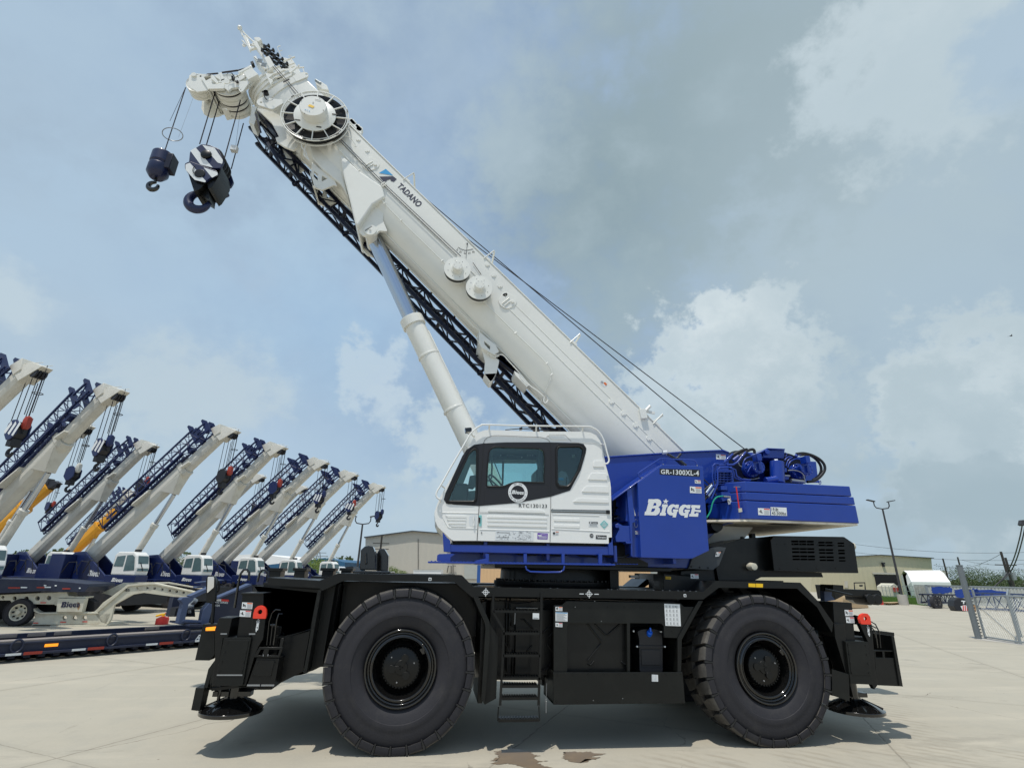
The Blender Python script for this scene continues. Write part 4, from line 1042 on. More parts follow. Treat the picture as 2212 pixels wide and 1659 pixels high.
# black surround film and rubber frames
SUR = [(163,880),(180,815),(350,440),(395,372),(475,322),(570,308),(800,298),(1255,298),(1540,305),(1590,315),(1620,360),(1612,410),(1562,580),(1452,790),(1258,852),(900,918),(525,948),(265,935),(205,922),(172,900)]
mb = MB().m('surround'); mb.pp(cO, SUR, CY-.004, CY-.001, [rounded(W1,10,3),rounded(W2,12,3),rounded(W3,10,3)], at=CY)
mb.build('window_surround', None, cab)
def loop(mb, pts, Y, r, off=1.0, n=3):
    c0 = (sum(p[0] for p in pts)/len(pts), sum(p[1] for p in pts)/len(pts))
    P = rounded(PL(cO, pts, Y), .02, n)
    cx = sum(p[0] for p in P)/len(P); cz = sum(p[1] for p in P)/len(P)
    mb.tube([(cx+(p[0]-cx)*off, Y, cz+(p[1]-cz)*off) for p in P], r, 8, closed=True)
mb = MB().m('rubberseal'); loop(mb, W1, CY-.006, .016, 1.03); loop(mb, W3, CY-.006, .017, 1.03); loop(mb, W1, CY-.004, .007, 1.12); loop(mb, W3, CY-.004, .007, 1.13)
loop(mb, W2, CY-.004, .011, 1.015)
mb.build('window_seal', None, cab)
mb = MB().m('glass'); y = CY+.012
for w_ in (W1,W2,W3): mb.prism(PL(cO,ins(w_,(sum(p[0] for p in w_)/len(w_),sum(p[1] for p in w_)/len(w_)),1.02),CY), y, y+.001)
mb.prism(PL(cO,FW2,CY2), CY2+.02, CY2+.021)
mb.pp(cO, [(92,935),(118,870),(190,740),(330,500),(440,300),(450,306),(340,505),(200,745),(128,874),(102,938)], CY+.04, CY2-.0, at=CY)
mb.build('window_glass', None, cab)
# door panel lines
mb = MB().m('ink')
def line3(mb, cr, pts, Y, r=.0028, closed=False): mb.tube([V3(cr,p,Y) for p in pts], r, 5, closed)
line3(mb, cO, [(570,305),(550,600),(526,900),(515,1100),(502,1300)], CY-.005, .004)
line3(mb, cO, [(570,305),(582,275),(610,248),(660,231),(720,229),(1150,246),(1215,262),(1245,290),(1258,340),(1258,600),(1255,1000),(1248,1316)], CY-.005, .0028)
for pts in ([(530,1015),(700,1018),(1235,1038)], [(1212,245),(1240,220),(1400,222),(1465,288)], [(1262,1000),(1262,985),(1280,975)], [(575,925),(580,760),(770,758)], [(770,765),(900,712),(1190,716),(1228,740),(1228,855)]):
    line3(mb, cO, pts, CY-.004, .002)
mb.build('door_gap', None, cab)
# pressed ridges
mb = MB().m('cabwhite')
def ridge(pts, d=.010): mb.prism(rounded(PL(cO,pts,CY),.012,3), CY-d, CY+.002)
for y0,y1 in ((1047,1068),(1086,1107),(1124,1150)): ridge([(612,y0),(1216,y0+14),(1216,y1+16),(604,y1)])
ridge([(618,975),(1160,987),(1195,1010),(1195,1020),(612,1003)])
for p in ([(175,1042),(392,1046),(392,1068),(205,1066)],[(190,1078),(392,1081),(392,1098),(205,1094)],[(212,1110),(388,1112),(388,1134),(208,1132)],[(230,1145),(388,1148),(388,1160),(240,1158)]): ridge(p)
for p in ([(1686,548),(1692,500),(1708,485),(1788,487),(1800,550)],[(1634,678),(1660,622),(1680,612),(1818,616),(1832,685)],[(1570,803),(1608,752),(1630,744),(1838,748),(1845,812)],[(1482,905),(1530,875),(1560,870),(1845,882),(1846,916)]): ridge(p,.012)
for p in ([(1285,1068),(1550,1076),(1550,1108),(1285,1102)],[(1285,1135),(1550,1142),(1550,1172),(1285,1166)]): ridge(p,.008)
ridge([(1225,225),(1375,228),(1418,272),(1265,270)])
mb.build('pressed_panel', None, cab, bevel=.004)
mb = MB().m('cabwhite')     # raised borders of lower panels
for pts in ([(135,1012),(510,1020)],[(135,1012),(140,1040),(205,1160),(230,1172),(500,1178)],[(530,1185),(1240,1205)],[(1270,1030),(1750,1045)],[(1265,1180),(1860,1210)],[(1470,295),(1700,305),(1740,305)]):
    line3(mb, cO, pts, CY-.001, .006)
mb.build('panel_bead', None, cab)
mb = MB().m('cabwhite'); q = rounded(PL(cO,[(425,1040),(500,1035),(505,1160),(430,1158),(415,1100)],CY),.03,4)
mb.m('silver').prism(q, CY-.002, CY+.001); mb.m('cabwhite'); line3(mb,cO,[(470,1045),(466,1080),(474,1110),(470,1150)],CY-.02,.010)
mb.m('teal').prism(rounded(PL(cO,[(520,1045),(550,1040),(548,1155),(524,1155)],CY),.008,3), CY-.008, CY); mb.m('surround').prism(rounded(PL(cO,[(520,1065),(536,1065),(534,1125),(522,1125)],CY),.008,3), CY-.012, CY-.007)
mb.m('steel').cyl(V3(cO,(548,1220),CY-.008),V3(cO,(548,1220),CY),.011,seg=14)
mb.build('door_handle', None, cab)
mb = MB().m('galv'); mb.pp(cO,[(1262,990),(1820,1000),(1820,1012),(1262,1002)],CY-.012,CY+.0); mb.m('ink').pp(cO,[(1262,1006),(1820,1016),(1820,1024),(1262,1012)],CY-.003,CY-.001,at=CY); mb.m('ink').pp(cO,[(1262,982),(1850,992),(1850,998),(1262,988)],CY-.003,CY-.001,at=CY)
mb.m('rubberseal').prism(rounded(PL(cO,[(1820,990),(1855,992),(1858,1030),(1822,1028)],CY),.008,3), CY-.02, CY); mb.build('slide_rail', None, cab)
# handrails on the cab
mb = MB().m('cabwhite')
rail = [(122,880),(95,862),(85,835),(95,795),(135,730),(230,560),(330,390),(400,270),(440,205),(500,150),(545,125),(600,118),(1100,130),(1600,135),(1680,148),(1740,185),(1785,250),(1810,320),(1830,400),(1848,460),(1850,490),(1835,512),(1812,515)]
P = [Vector((*atY(cO(*p),CY-.06),0)) for p in rail]; 
mb.tube([Vector((q.x, CY-.06, q.y)) for q in smooth3(P)], .0125, 8)
for a, b in (((138,740),(180,765)),((370,325),(415,350)),((435,205),(480,242)),((628,120),(627,175)),((1108,130),(1110,190)),((1583,135),(1583,190)),((1770,312),(1805,318)),((122,880),(135,912))):
    A = V3(cO,a,CY-.06); B = V3(cO,b,CY); B.y = CY+.03; mb.cyl(A,B,.012,seg=8)
mb.tube([V3(cO,p,CY-.02) for p in ((480,240),(440,212),(410,190),(390,190))], .011, 8)
mb.build('cab_handrail', None, cab)
mb = MB().m('gloss'); mb.pp(cO,[(378,150),(440,145),(450,160),(445,185),(385,190)],CY-.06,CY+.06); mb.tube([V3(cO,p,CY) for p in ((440,170),(455,190),(448,215),(420,215),(400,205))],.005,6); 
mb.pp(cO,[(935,145),(965,140),(968,165),(940,170)],.5,.56); mb.tube([V3(cO,p,.5) for p in ((790,172),(940,158),(1100,172),(1240,180))],.008,6); mb.tube([V3(cO,p,.5) for p in ((950,142),(1100,160),(1230,178))],.005,6)
mb.build('cab_lamp_and_wiper', None, cab, bevel=.004)
# interior
mb = MB().m('darkint'); 
mb.prism(rounded(PL(cO,[(728,378),(1105,362),(1112,478),(740,470)],.7),.02), .7,.76)
mb.m('interior').pp(cO,[(625,345),(1185,345),(1185,372),(625,372)],.3,1.0,at=.3); mb.pp(cO,[(600,400),(1130,390),(1130,482),(600,478)],.77,1.04,at=.77)
mb.m('decal')
for p in ((745,430),(790,420),(815,425),(843,425),(868,425),(1020,430),(1045,430),(1070,430),(1047,395),(960,450),(895,410)): x,z=atY(cO(*p),.69); mb.box(x-.006,x+.006,.69,.70,z-.008,z+.008)
mb.m('red')
for p in ((790,392),(815,392)): x,z=atY(cO(*p),.69); mb.box(x-.012,x+.012,.69,.70,z-.016,z+.016)
mb.m('teal'); x,z=atY(cO(925,400),.69); mb.box(x-.025,x+.025,.69,.70,z-.015,z+.015); x,z=atY(cO(675,400),.69); mb.box(x-.04,x+.04,.69,.70,z-.025,z+.025)
cs = mb.build('overhead_console', None, cab, bevel=.003)
mb = MB().m('interior'); 
mb.tube([V3(cO,p,.3) for p in ((655,380),(652,440),(655,560),(650,660),(630,685),(612,690))], .013, 8)
mb.tube([V3(cO,p,.9) for p in ((770,480),(762,740))], .016, 8)
mb.tube([V3(cO,p,.9) for p in ((670,480),(750,680))], .008, 6)
mb.pp(cO,[(1130,380),(1160,385),(1165,700),(1130,700)],.35,.4); mb.pp(cO,[(430,640),(490,630),(485,750),(460,770),(405,760),(380,800),(330,805),(410,745)],.5,.6)
mb.m('darkint').pp(cO,[(1088,655),(1098,655),(1098,690),(1088,690)],.97,1.0); mb.pp(cO,[(1098,668),(1115,665),(1118,688),(1098,685)],.97,1.0)
mb.build('cab_frame_post', None, cab)
mb = MB().m('darkint'); c0 = V3(cO,(705,735),.55); n_ = Vector((.75,.1,.66)).normalized(); a_ = n_.orthogonal().normalized(); b_ = n_.cross(a_)
mb.tube([c0+(a_*math.cos(t*math.pi/16)+b_*math.sin(t*math.pi/16))*.19 for t in range(32)], .014, 8, closed=True); mb.cyl(c0, c0-n_*.4, .03); mb.bar(c0-a_*.19,c0+a_*.19,.02); mb.build('steering_wheel', None, cab)
mb = MB().m('darkint'); 
zb = V3(cO,(1000,1295),.5).z
mb.box(1.35,1.85,.35,.85,zb+.1,zb+.5); mb.box(1.78,1.92,.36,.84,zb+.45,zb+1.05); mb.box(.5,.75,.2,1.0,zb+.05,zb+.75)
mb.build('operator_seat', None, cab, bevel=.04)
mb = MB().m('bag'); P = PL(cO,[(1322,740),(1325,660),(1345,600),(1372,585),(1385,600),(1410,600),(1430,640),(1448,700),(1440,745)],.3); mb.prism(rounded(P,.02), .3,.6); mb.m('ink').pp(cO,[(1412,650),(1425,650),(1418,745),(1410,745)],.29,.3); mb.m('cyan').pp(cO,[(1336,660),(1388,662),(1386,688),(1336,686)],.285,.298,at=.3); mb.build('wrapped_headrest', None, cab, bevel=.02)
mb = MB().m('interior'); mb.m('silver').pp(cO,[(1472,425),(1502,425),(1502,455),(1472,455)],.78,.80); mb.build('switch_plate', None, cab)

# cab markings
mb = MB().m('decal')
cx, cz = atY(cR(772,652),CY); rr = (atY(cR(1015,652),CY)[0]-atY(cR(532,652),CY)[0])/2; ri = rr*.70
mb.prism(arc(cx,cz,rr,0,360,48)[:-1], CY-.010,CY-.007,[arc(cx,cz,ri,0,360,40)[:-1]])
q = [Vector((cx+a*rr,CY-.007,cz+b*rr)) for a,b in ((-.66,-.22),(.66,-.22),(.66,.22),(-.66,.22))]
addlogo(mb, q, .001)
mb.m('surround').prism(arc(cx,cz,ri,0,360,40)[:-1], CY-.0065,CY-.005)
mb.m('ink')
def arctext(s, a0, a1, r, h, outward=True):
    n = len(s)
    for i, ch in enumerate(s):
        if ch == ' ': continue
        a = rad(a0+(a1-a0)*i/(n-1)); ca, sa = math.cos(a), math.sin(a)
        up = Vector((ca,0,sa)) if outward else Vector((-ca,0,-sa)); rt = Vector((sa,0,-ca)) if outward else Vector((-sa,0,ca))
        c_ = Vector((cx+ca*r, CY-.010, cz+sa*r)); wd = h*.33 if ch in 'I1.' else h*.62
        if ch == 'I' or ch == '1' or ch == '.': wd = h*.2
        addtext(mb, ch, [c_-rt*wd/2-up*h/2, c_+rt*wd/2-up*h/2, c_+rt*wd/2+up*h/2, c_-rt*wd/2+up*h/2], lift=.0012) if ch != '.' else None
arctext('EST. 1916', 117, 63, rr*.85, rr*.14)
arctext('CRANE AND RIGGING CO.', 197, 343, rr*.85, rr*.14, False)
for s_ in (-1,1): mb.prism(arc(cx+s_*rr*.85,cz,rr*.04,0,360,5)[:-1], CY-.0115,CY-.0105)
mb.build('round_company_logo', None, cab)
mb = MB().m('ink'); addtext(mb, 'RTC130123', q3(cR,[(797,1025),(1500,1038),(1500,950),(797,932)],CY), bold=.008, lift=.004, spacing=1.08); mb.build('fleet_number', None, cab)
mb = MB().m('lining'); mb.mats=['silver']; q = q3(cO,[(685,1295),(1078,1303),(1080,1200),(692,1190)],CY); sheet(mb,q,0,0,1,1,.003); mb.m('grey_ink')
rr_ = random.Random(3)
for i in range(90):
    u = rr_.uniform(.03,.93); v = rr_.uniform(.05,.86)
    if .38<u<.42: continue
    sheet(mb,q,u,v,u+rr_.uniform(.008,.05),v+rr_.uniform(.02,.06),.0045)
mb.m('grey_ink')
for i in range(1,5): sheet(mb,q,.52+.1*i,.03,.525+.1*i,.95,.004)
mb.m('ink'); sheet(mb,q,.03,.72,.38,.76,.0048); sheet(mb,q,.03,.25,.36,.28,.0048)
mb.build('rigging_chart_label', None, cab)
mb = MB().m('purple'); q = q3(cO,[(1118,1285),(1222,1288),(1225,1228),(1120,1222)],CY); sheet(mb,q,0,0,1,1,.003); mb.m('decal')
for v in (.15,.3,.45,.75): sheet(mb,q,.1 if v<.7 else .3,v,.92,v+.06,.0045)
sheet(mb,q,.05,.5,.4,.68,.0045); mb.build('purple_label', None, cab)
mb = MB().m('decal'); q = q3(cO,[(1272,1245),(1335,1246),(1336,1208),(1272,1206)],CY); sheet(mb,q,0,0,1,1,.0025); mb.m('orange'); sheet(mb,q,.5,.8,1,.97,.004); mb.m('grey_ink')
for i in range(4): sheet(mb,q,.52,.1+.16*i,.95,.16+.16*i,.004)
x,z = atY(cO(1288,1226),CY); mb.m('ink').prism(arc(x,z,.017,0,360,18)[:-1],CY-.006,CY-.004); mb.build('warning_label', None, cab)
mb = MB().m('silver'); q = q3(cO,[(1642,1158),(1738,1160),(1738,1108),(1643,1105)],CY); sheet(mb,q,0,0,1,1,.003); mb.m('ink'); sheet(mb,q,.03,.55,.97,.95,.0045); mb.m('decal'); addtext(mb,'TADANO',[bil(q,a,b) for a,b in ((.35,.64),(.9,.64),(.9,.86),(.35,.86))],.02,lift=.006)
qq=[(.08,.62),(.26,.62),(.3,.88),(.12,.88)]; mb.quad(*[bil(q,a,b)+Vector((0,-.006,0)) for a,b in qq]); mb.m('grey_ink'); sheet(mb,q,.1,.15,.9,.25,.0045); sheet(mb,q,.1,.35,.9,.42,.0045)
mb.build('maker_plate', None, cab)
mb = MB().m('teal'); P = PL(cO,[(1800,1180),(1758,1134),(1800,1092),(1843,1134)],CY); mb.prism(P,CY-.005,CY-.002); mb.m('decal'); 
for a,b,c_,d in ((1785,1125,1815,1130),(1775,1138,1825,1143),(1785,1150,1815,1155),(1792,1112,1808,1117)): mb.pp(cO,[(a,b),(c_,b),(c_,d),(a,d)],CY-.007,CY-.006,at=CY)
mb.build('diamond_label', None, cab)
mb = MB().m('ink'); x,z = atY(cO(1672,1250),CY); mb.prism(arc(x,z,.028,0,360,24)[:-1],CY-.005,CY-.002); mb.m('decal')
for dz in (-.010,.001,.011): mb.box(x-.02,x+.02,CY-.007,CY-.006,z+dz-.0015,z+dz+.0015)
q = q3(cO,[(1715,1285),(1825,1287),(1826,1248),(1716,1245)],CY); mb.m('ink'); sheet(mb,q,0,0,1,1,.003); mb.m('decal'); addtext(mb,'Telematics',[bil(q,a,b) for a,b in ((.06,.25),(.94,.25),(.94,.8),(.06,.8))],.02,lift=.005); mb.build('telematics_label', None, cab)

# ---------------------------------------------------------------- blue cabinet
Yc = .12
mb = MB().m('blue')
mb.pp(cI, [(258,432),(452,288),(775,303),(790,540),(822,968),(690,1030),(640,1032),(285,1022)], Yc, .95)
mb.pp(cI, [(165,485),(258,425),(285,1022),(215,1018),(195,780),(190,740),(165,735)], .22, .95)
cb = mb.build('equipment_cabinet', None, CR_, bevel=.008)
mb = MB().m('blue')
mb.pp(cI, [(165,485),(200,460),(232,745),(210,752),(212,1018),(200,1010),(190,780)], .16,.23, at=.2)
mb.pp(cI, [(60,560),(200,462),(450,285),(455,297),(262,430),(60,575)], .13,.9, at=.13)
mb.pp(cI, [(85,760),(105,750),(140,770),(205,772),(208,898),(88,898),(85,860),(115,795)], .18,.5); mb.pp(cI, [(165,898),(210,898),(212,912),(170,912)], .15,.3)
mb.cyl(V3(cI,(95,772),.17),V3(cI,(95,772),.3),.03,seg=12)
mb.pp(cI, [(0,925),(70,925),(70,1003),(0,1000)], .3,.9)
mb.build('cabinet_bracket', None, CR_, bevel=.005)
mb = MB().m('black'); mb.pp(cI, [(60,560),(170,520),(168,760),(150,775),(60,740)], .75,.8); mb.pp(cI,[(70,900),(215,905),(220,1010),(340,1065),(340,1095),(60,1090)], .5,.9)
for a in (((60,640),(120,620),(150,650)),((65,700),(130,690),(150,655)),((60,720),(110,735),(140,690)),((70,560),(68,640)),((80,570),(75,660))): mb.tube([V3(cI,p,.6) for p in a],.018,8)
mb.m('steel').tube([V3(cI,p,.55) for p in ((70,715),(100,705),(140,660))],.008,6)
mb.build('hydraulic_hoses', None, CR_)
mb = MB().m('blue')
mb.tube([V3(cI,p,.16) for p in ((285,397),(268,385),(262,360),(280,345),(435,243),(455,243),(695,254),(712,262),(722,280),(728,300))], .011, 8)
mb.cyl(V3(cI,(450,245),.16),V3(cI,(457,292),.16),.010)
mb.build('cabinet_handrail', None, CR_)
mb = MB().m('steel')
for p in ((292,394),(727,298),(460,290),(195,465)): x,z=atY(cI(*p),.15); mb.cyl((x,.15,z-.006),(x,.15,z+.012),.010,seg=8)
mb.tube([V3(cI,(245+13*math.cos(t*math.pi/10),752+33*math.sin(t*math.pi/10)),.20) for t in range(20)],.003,5,closed=True)
mb.build('latch', None, cb)
mb = MB().m('ink'); q = q3(cI,[(434,365),(745,383),(745,332),(434,323)],Yc); sheet(mb,q,-.01,-.05,1.01,1.05,.002)
mb.m('silver'); addtext(mb,'GR-1300XL-4',[bil(q,a,b) for a,b in ((.02,.08),(.985,.08),(.985,.92),(.02,.92))],.022,lift=.004,spacing=1.08); mb.build('model_number', None, cb)
mb = MB().m('decal'); addlogo(mb, q3(cZ,[(205,865),(1985,865),(1985,268),(205,268)],Yc), .003); mb.build('company_logo', None, cb)
warnlabel(cb, cI, [(709,436),(755,440),(754,414),(708,410)], Yc, 0); warnlabel(cb, cI, [(670,512),(762,517),(760,466),(669,461)], Yc, 0)
warnlabel(cb, cI, [(238,838),(256,840),(255,812),(237,810)], .22, 1)
warnlabel(CR_, cI, [(877,247),(953,250),(952,212),(875,206)], 1.0, 1)
mb = MB().m('decal'); mb.prism(PL(cI,[(222,692),(243,692),(232,655),(223,620)],.22),.214,.218); mb.build('logo_fragment', None, cb)
# hydraulic pipes, valve block right of the cabinet
mb = MB().m('blue')
for k, (o1,o2) in enumerate((((845,300),(845,470)),((868,295),(868,470)),((890,330),(880,430)))):
    pass
for pts, Y, r in (([(900,285),(870,283),(850,300),(848,400),(858,450),(800,530)],.5,.014),([(1000,290),(890,293),(872,300),(868,400),(880,440),(820,540)],.52,.014),([(1000,310),(905,312),(890,330),(890,440),(840,560)],.48,.014),
    ([(960,290),(1010,290),(1045,270),(1080,225),(1110,190)],.5,.018),([(940,275),(975,235),(1010,205)],.5,.018),([(1000,320),(1015,345),(1022,390),(1060,410),(1140,415)],.5,.014),([(985,312),(1030,330),(1040,380),(1080,405),(1150,410)],.45,.013)):
    mb.tube([V3(cI,p,Y) for p in pts], r, 8)
mb.pp(cI, [(895,330),(1010,330),(1020,470),(900,470)], .8,.95)
for i in range(6): mb.pp(cI, [(893,345+i*19),(1012,348+i*19),(1012,354+i*19),(893,351+i*19)], .55,.8)
for i in range(4): mb.pp(cI, [(905+i*28,340),(917+i*28,340),(917+i*28,455),(905+i*28,455)], .6,.8)
mb.pp(cI, [(915,455),(965,458),(968,490),(918,488)], .5,.7); mb.pp(cI, [(920,505),(1010,508),(1040,480),(1040,540),(930,580),(920,560)], .5,.7)
mb.pp(cI, [(930,545),(1040,530),(1045,740),(1000,755),(940,740)], .6,.8); mb.pp(cI,[(965,600),(985,598),(990,740),(970,742)],.55,.6); mb.pp(cI,[(820,740),(950,640),(950,765),(820,810)],.9,1.0)
mb.build('hydraulic_pipes', None, CR_, bevel=.003)
mb = MB().m('gloss')
for a,b,r in (((770,545),(870,440),.035),((775,500),(880,420),.03),((780,560),(880,475),.032),((775,440),(880,530),.012),((775,400),(850,470),.010)): mb.cyl(V3(cI,a,.55),V3(cI,b,.55),r,seg=12)
mb.m('chrome')
for a,b,r in (((800,515),(845,455),.030),((815,540),(860,480),.026)): mb.cyl(V3(cI,a,.52),V3(cI,b,.52),r,seg=12)
mb.m('galv').pp(cI,[(840,590),(930,560),(935,660),(845,670)],.95,1.0); mb.m('black').pp(cI,[(780,600),(950,540),(960,760),(810,830)],1.0,1.05); mb.lathe([(-.1,0),(-.1,.10),(0,.12),(.2,.12),(.2,0)],V3(cI,(860,770),.8),seg=20)
mb.build('slew_drive', None, CR_)
mb = MB().m('green'); mb.tube(smooth3([V3(cI,p,.45) for p in ((985,543),(930,538),(880,548),(850,590),(835,650),(815,690),(800,710))]), .012, 8); mb.build('green_hose', None, CR_)
mb = MB().m('steel'); mb.cyl(V3(cI,(935,540),.44),V3(cI,(990,544),.44),.014); mb.build('hose_fitting', None, CR_)

# ---------------------------------------------------------------- counterweight
def cwl(pts4, chx, inset=0):
    pass
mb = MB().m('blue')
Yw = .30
def layer(tl, tr, bl, br, inset=0):
    x0 = atY(cT(*tl),Yw)[0]; x1 = atY(cT(*tr),Yw)[0]; z1 = (atY(cT(*tl),Yw)[1]+atY(cT(*tr),Yw)[1])/2; z0 = (atY(cT(*bl),Yw)[1]+atY(cT(*br),Yw)[1])/2
    zpoly(mb, [(x0,Yw),(x1,Yw),(x1,3.0),(x0,3.0),(x0-.28,2.65),(x0-.28,.62)], z0+.004, z1); return x0,x1,z0,z1
l3 = layer((520,995),(2010,1050),(545,1250),(2050,1298)); l2 = layer((515,872),(1985,940),(520,992),(2005,1045)); l1 = layer((500,727),(1930,790),(512,870),(1952,935))
cw = mb.build('counterweight', None, CR_, bevel=.014)
mb = MB().m('polymer'); x0,x1,z0,_ = l3
zpoly(mb, [(x0+.02,Yw+.02),(x1-.02,Yw+.02),(x1-.02,2.98),(x0,2.98),(x0-1.0,2.5),(x0-1.0,.85)], z0-.03, z0+.002)
mb.m('opening'); mb.box(x0-.35,x0-.05,1.0,1.25,z0-.034,z0-.03); mb.m('ydark').box(x0+.5,x1-.9,.42,.62,z0-.033,z0-.03)
mb.build('counterweight_underside', None, cw)
warnlabel(cw, cT, [(680,1185),(843,1190),(838,1098),(675,1090)], Yw, 1)
mb = MB().m('decal'); q = q3(cT,[(855,1190),(1073,1197),(1065,1085),(848,1077)],Yw); sheet(mb,q,0,0,1,1,.003); mb.m('ink'); addtext(mb,'19.8t',[bil(q,a,b) for a,b in ((.05,.52),(.48,.52),(.48,.92),(.05,.92))],.01,lift=.005); addtext(mb,'43.500lbs',[bil(q,a,b) for a,b in ((.05,.08),(.95,.08),(.95,.45),(.05,.45))],.01,lift=.005); mb.build('weight_label', None, cw)
mb = MB().m('red'); mb.cyl(V3(cT,(380,800),.32),V3(cT,(422,1100),.32),.010,seg=8); mb.m('cream').pp(cT,[(415,1095),(458,1090),(465,1140),(422,1150)],.30,.32); mb.m('steel').cyl(V3(cT,(345,803),.33),V3(cT,(435,803),.33),.006,seg=8); mb.build('locking_pin_flag', None, cw)
warnlabel(CR_, cT, [(272,1045),(335,1025),(328,945),(262,968)], .49, 0); warnlabel(CR_, cT, [(342,1025),(408,1005),(400,925),(335,942)], .49, 1)
# winches
mb = MB().m('blue')
mb.pp(cT, [(1050,395),(1300,395),(1390,455),(1470,458),(1500,700),(1530,745),(1050,745)], 1.35,1.40)
mb.pp(cT, [(690,335),(820,275),(1045,282),(1030,390),(1050,400),(1060,745),(690,745),(400,745),(380,330)], 1.35,1.40)
mb.pp(cT, [(750,310),(820,300),(1045,290),(1030,415),(755,405)], .9,1.35); mb.pp(cT,[(700,335),(805,272),(1050,282),(1050,292),(820,284),(740,330)],.85,1.5)
mb.lathe([(-.06,0),(-.06,.045),(0,.05),(0,.0)], V3(cT,(785,335),.9)); 
mb.cyl(V3(cT,(935,462),.75),V3(cT,(945,745),.75),.115,seg=24); mb.cyl(V3(cT,(930,700),.7),V3(cT,(780,720),.7),.06)
mb.build('winch_frame', None, CR_, bevel=.006)
def winch(cxy, r_):
    x, z = atY(cT(*cxy), .75); mb = MB().m('blue'); mb.lathe([(0,0),(0,r_),(.04,r_),(.05,r_*.9),(.2,r_*.9),(.2,r_*1.25),(.3,r_*1.25),(.3,0)], (x,.75,z), seg=28)
    for i in range(10):
        a = i*2*math.pi/10; mb.cyl((x+r_*1.08*math.cos(a),.93,z+r_*1.08*math.sin(a)),(x+r_*1.08*math.cos(a),.97,z+r_*1.08*math.sin(a)),.014,seg=6); mb.cyl((x+r_*.85*math.cos(a),.735,z+r_*.85*math.sin(a)),(x+r_*.85*math.cos(a),.76,z+r_*.85*math.sin(a)),.010,seg=6)
    mb.box(x-.02,x+.02,.71,.75,z-.06,z+.06).box(x-.10,x-.02,.6,.75,z+.08,z+.2)
    wv = mb.build('winch', None, CR_, bevel=.004)
    mb = MB().m('jibblue'); mb.lathe([(0,0),(0,.32),(.05,.34),(.06,.27),(.85,.27),(.86,.34),(.92,.34),(.92,0)], (x-.12,1.05,z+.02), seg=32); 
    for i in range(12): mb.lathe([(.1+i*.06,.285),(.13+i*.06,.30),(.16+i*.06,.285)], (x-.12,1.05,z+.02), seg=28)
    mb.build('winch_drum', None, wv)
winch((690,530),.115); winch((1345,560),.11)
mb = MB().m('blue')
for pts in (((470,500),(500,430),(560,395),(630,395),(680,430)),((1040,440),(1080,400),(1130,390)),((1085,540),(1110,470),(1180,425),(1250,430),(1310,470),(1350,530)),((1060,520),(1090,440),(1150,400)),((600,500),(560,560),(540,600)),((1140,560),(1280,505))):
    mb.tube(smooth3([V3(cT,p,.8) for p in pts],3), .011, 8)
for a in ((1020,545,1070,600),(1030,640,1100,700)): mb.pp(cT,[(a[0],a[1]),(a[2],a[1]),(a[2],a[3]),(a[0],a[3])],.7,.85)
mb.tube([V3(cT,(1048+22*math.cos(t*math.pi/8),362+24*math.sin(t*math.pi/8)),.95) for t in range(16)],.008,6,closed=True)
mb.tube([V3(cT,(1522+14*math.cos(t*math.pi/8),742+24*math.sin(t*math.pi/8)),1.35) for t in range(16)],.008,6,closed=True)
mb.build('winch_pipes', None, CR_, bevel=.003)
mb = MB().m('steel')
for pts, r in ((((1085,580),(1150,575),(1230,590),(1290,630),(1315,700),(1318,760)),.009),(((415,430),(420,500),(460,530)),.007),(((480,690),(600,700),(700,680)),.006)): mb.tube(smooth3([V3(cT,p,.72) for p in pts],3), r, 6)
mb.cyl(V3(cT,(1130,715),.7),V3(cT,(1300,735),.7),.03,seg=12); mb.cyl(V3(cT,(1030,650),.7),V3(cT,(1110,655),.7),.016,seg=10); mb.m('decal').lathe([(0,.035),(.03,.03),(.035,0)],V3(cT,(925,450),.75),Vector((0,0,1)),12)
mb.build('winch_fittings', None, CR_)
mb = MB().m('hose')
for pts, Y, r in ((((1200,355),(1300,345),(1420,375),(1520,430),(1580,500),(1585,580),(1520,670),(1440,720),(1350,735)),.85,.024),(((1250,370),(1360,365),(1450,410),(1520,490),(1540,570),(1510,650),(1430,710)),.95,.024),(((290,400),(380,345),(470,305),(530,292)),.6,.024),(((400,400),(470,355),(540,310),(600,292),(628,310),(630,345)),.6,.024)):
    mb.tube(smooth3([V3(cT,p,Y) for p in pts],4), r, 10)
mb.build('black_hose', None, CR_)
mb = MB().m('blue')
for pts in (((230,460),(300,395)),((340,440),(410,385)),((1190,390),(1215,360),(1260,350))): mb.tube([V3(cT,p,.6 if pts[0][0]<900 else .86) for p in pts], .028, 10)
mb.build('hose_ferrule', None, CR_)
# dark fixture between cabinet top and boom
mb = MB().m('gloss'); mb.cyl(V3(cI,(490,205),.7),V3(cI,(640,295),.7),.025); mb.cyl(V3(cI,(600,205),.7),V3(cI,(560,250),.7),.02); mb.cyl(V3(cI,(560,240),.68),V3(cI,(620,290),.68),.04)
mb.m('silver').cyl(V3(cI,(455,195),.7),V3(cI,(488,190),.7),.03,seg=10); mb.build('angle_sensor', None, CR_)
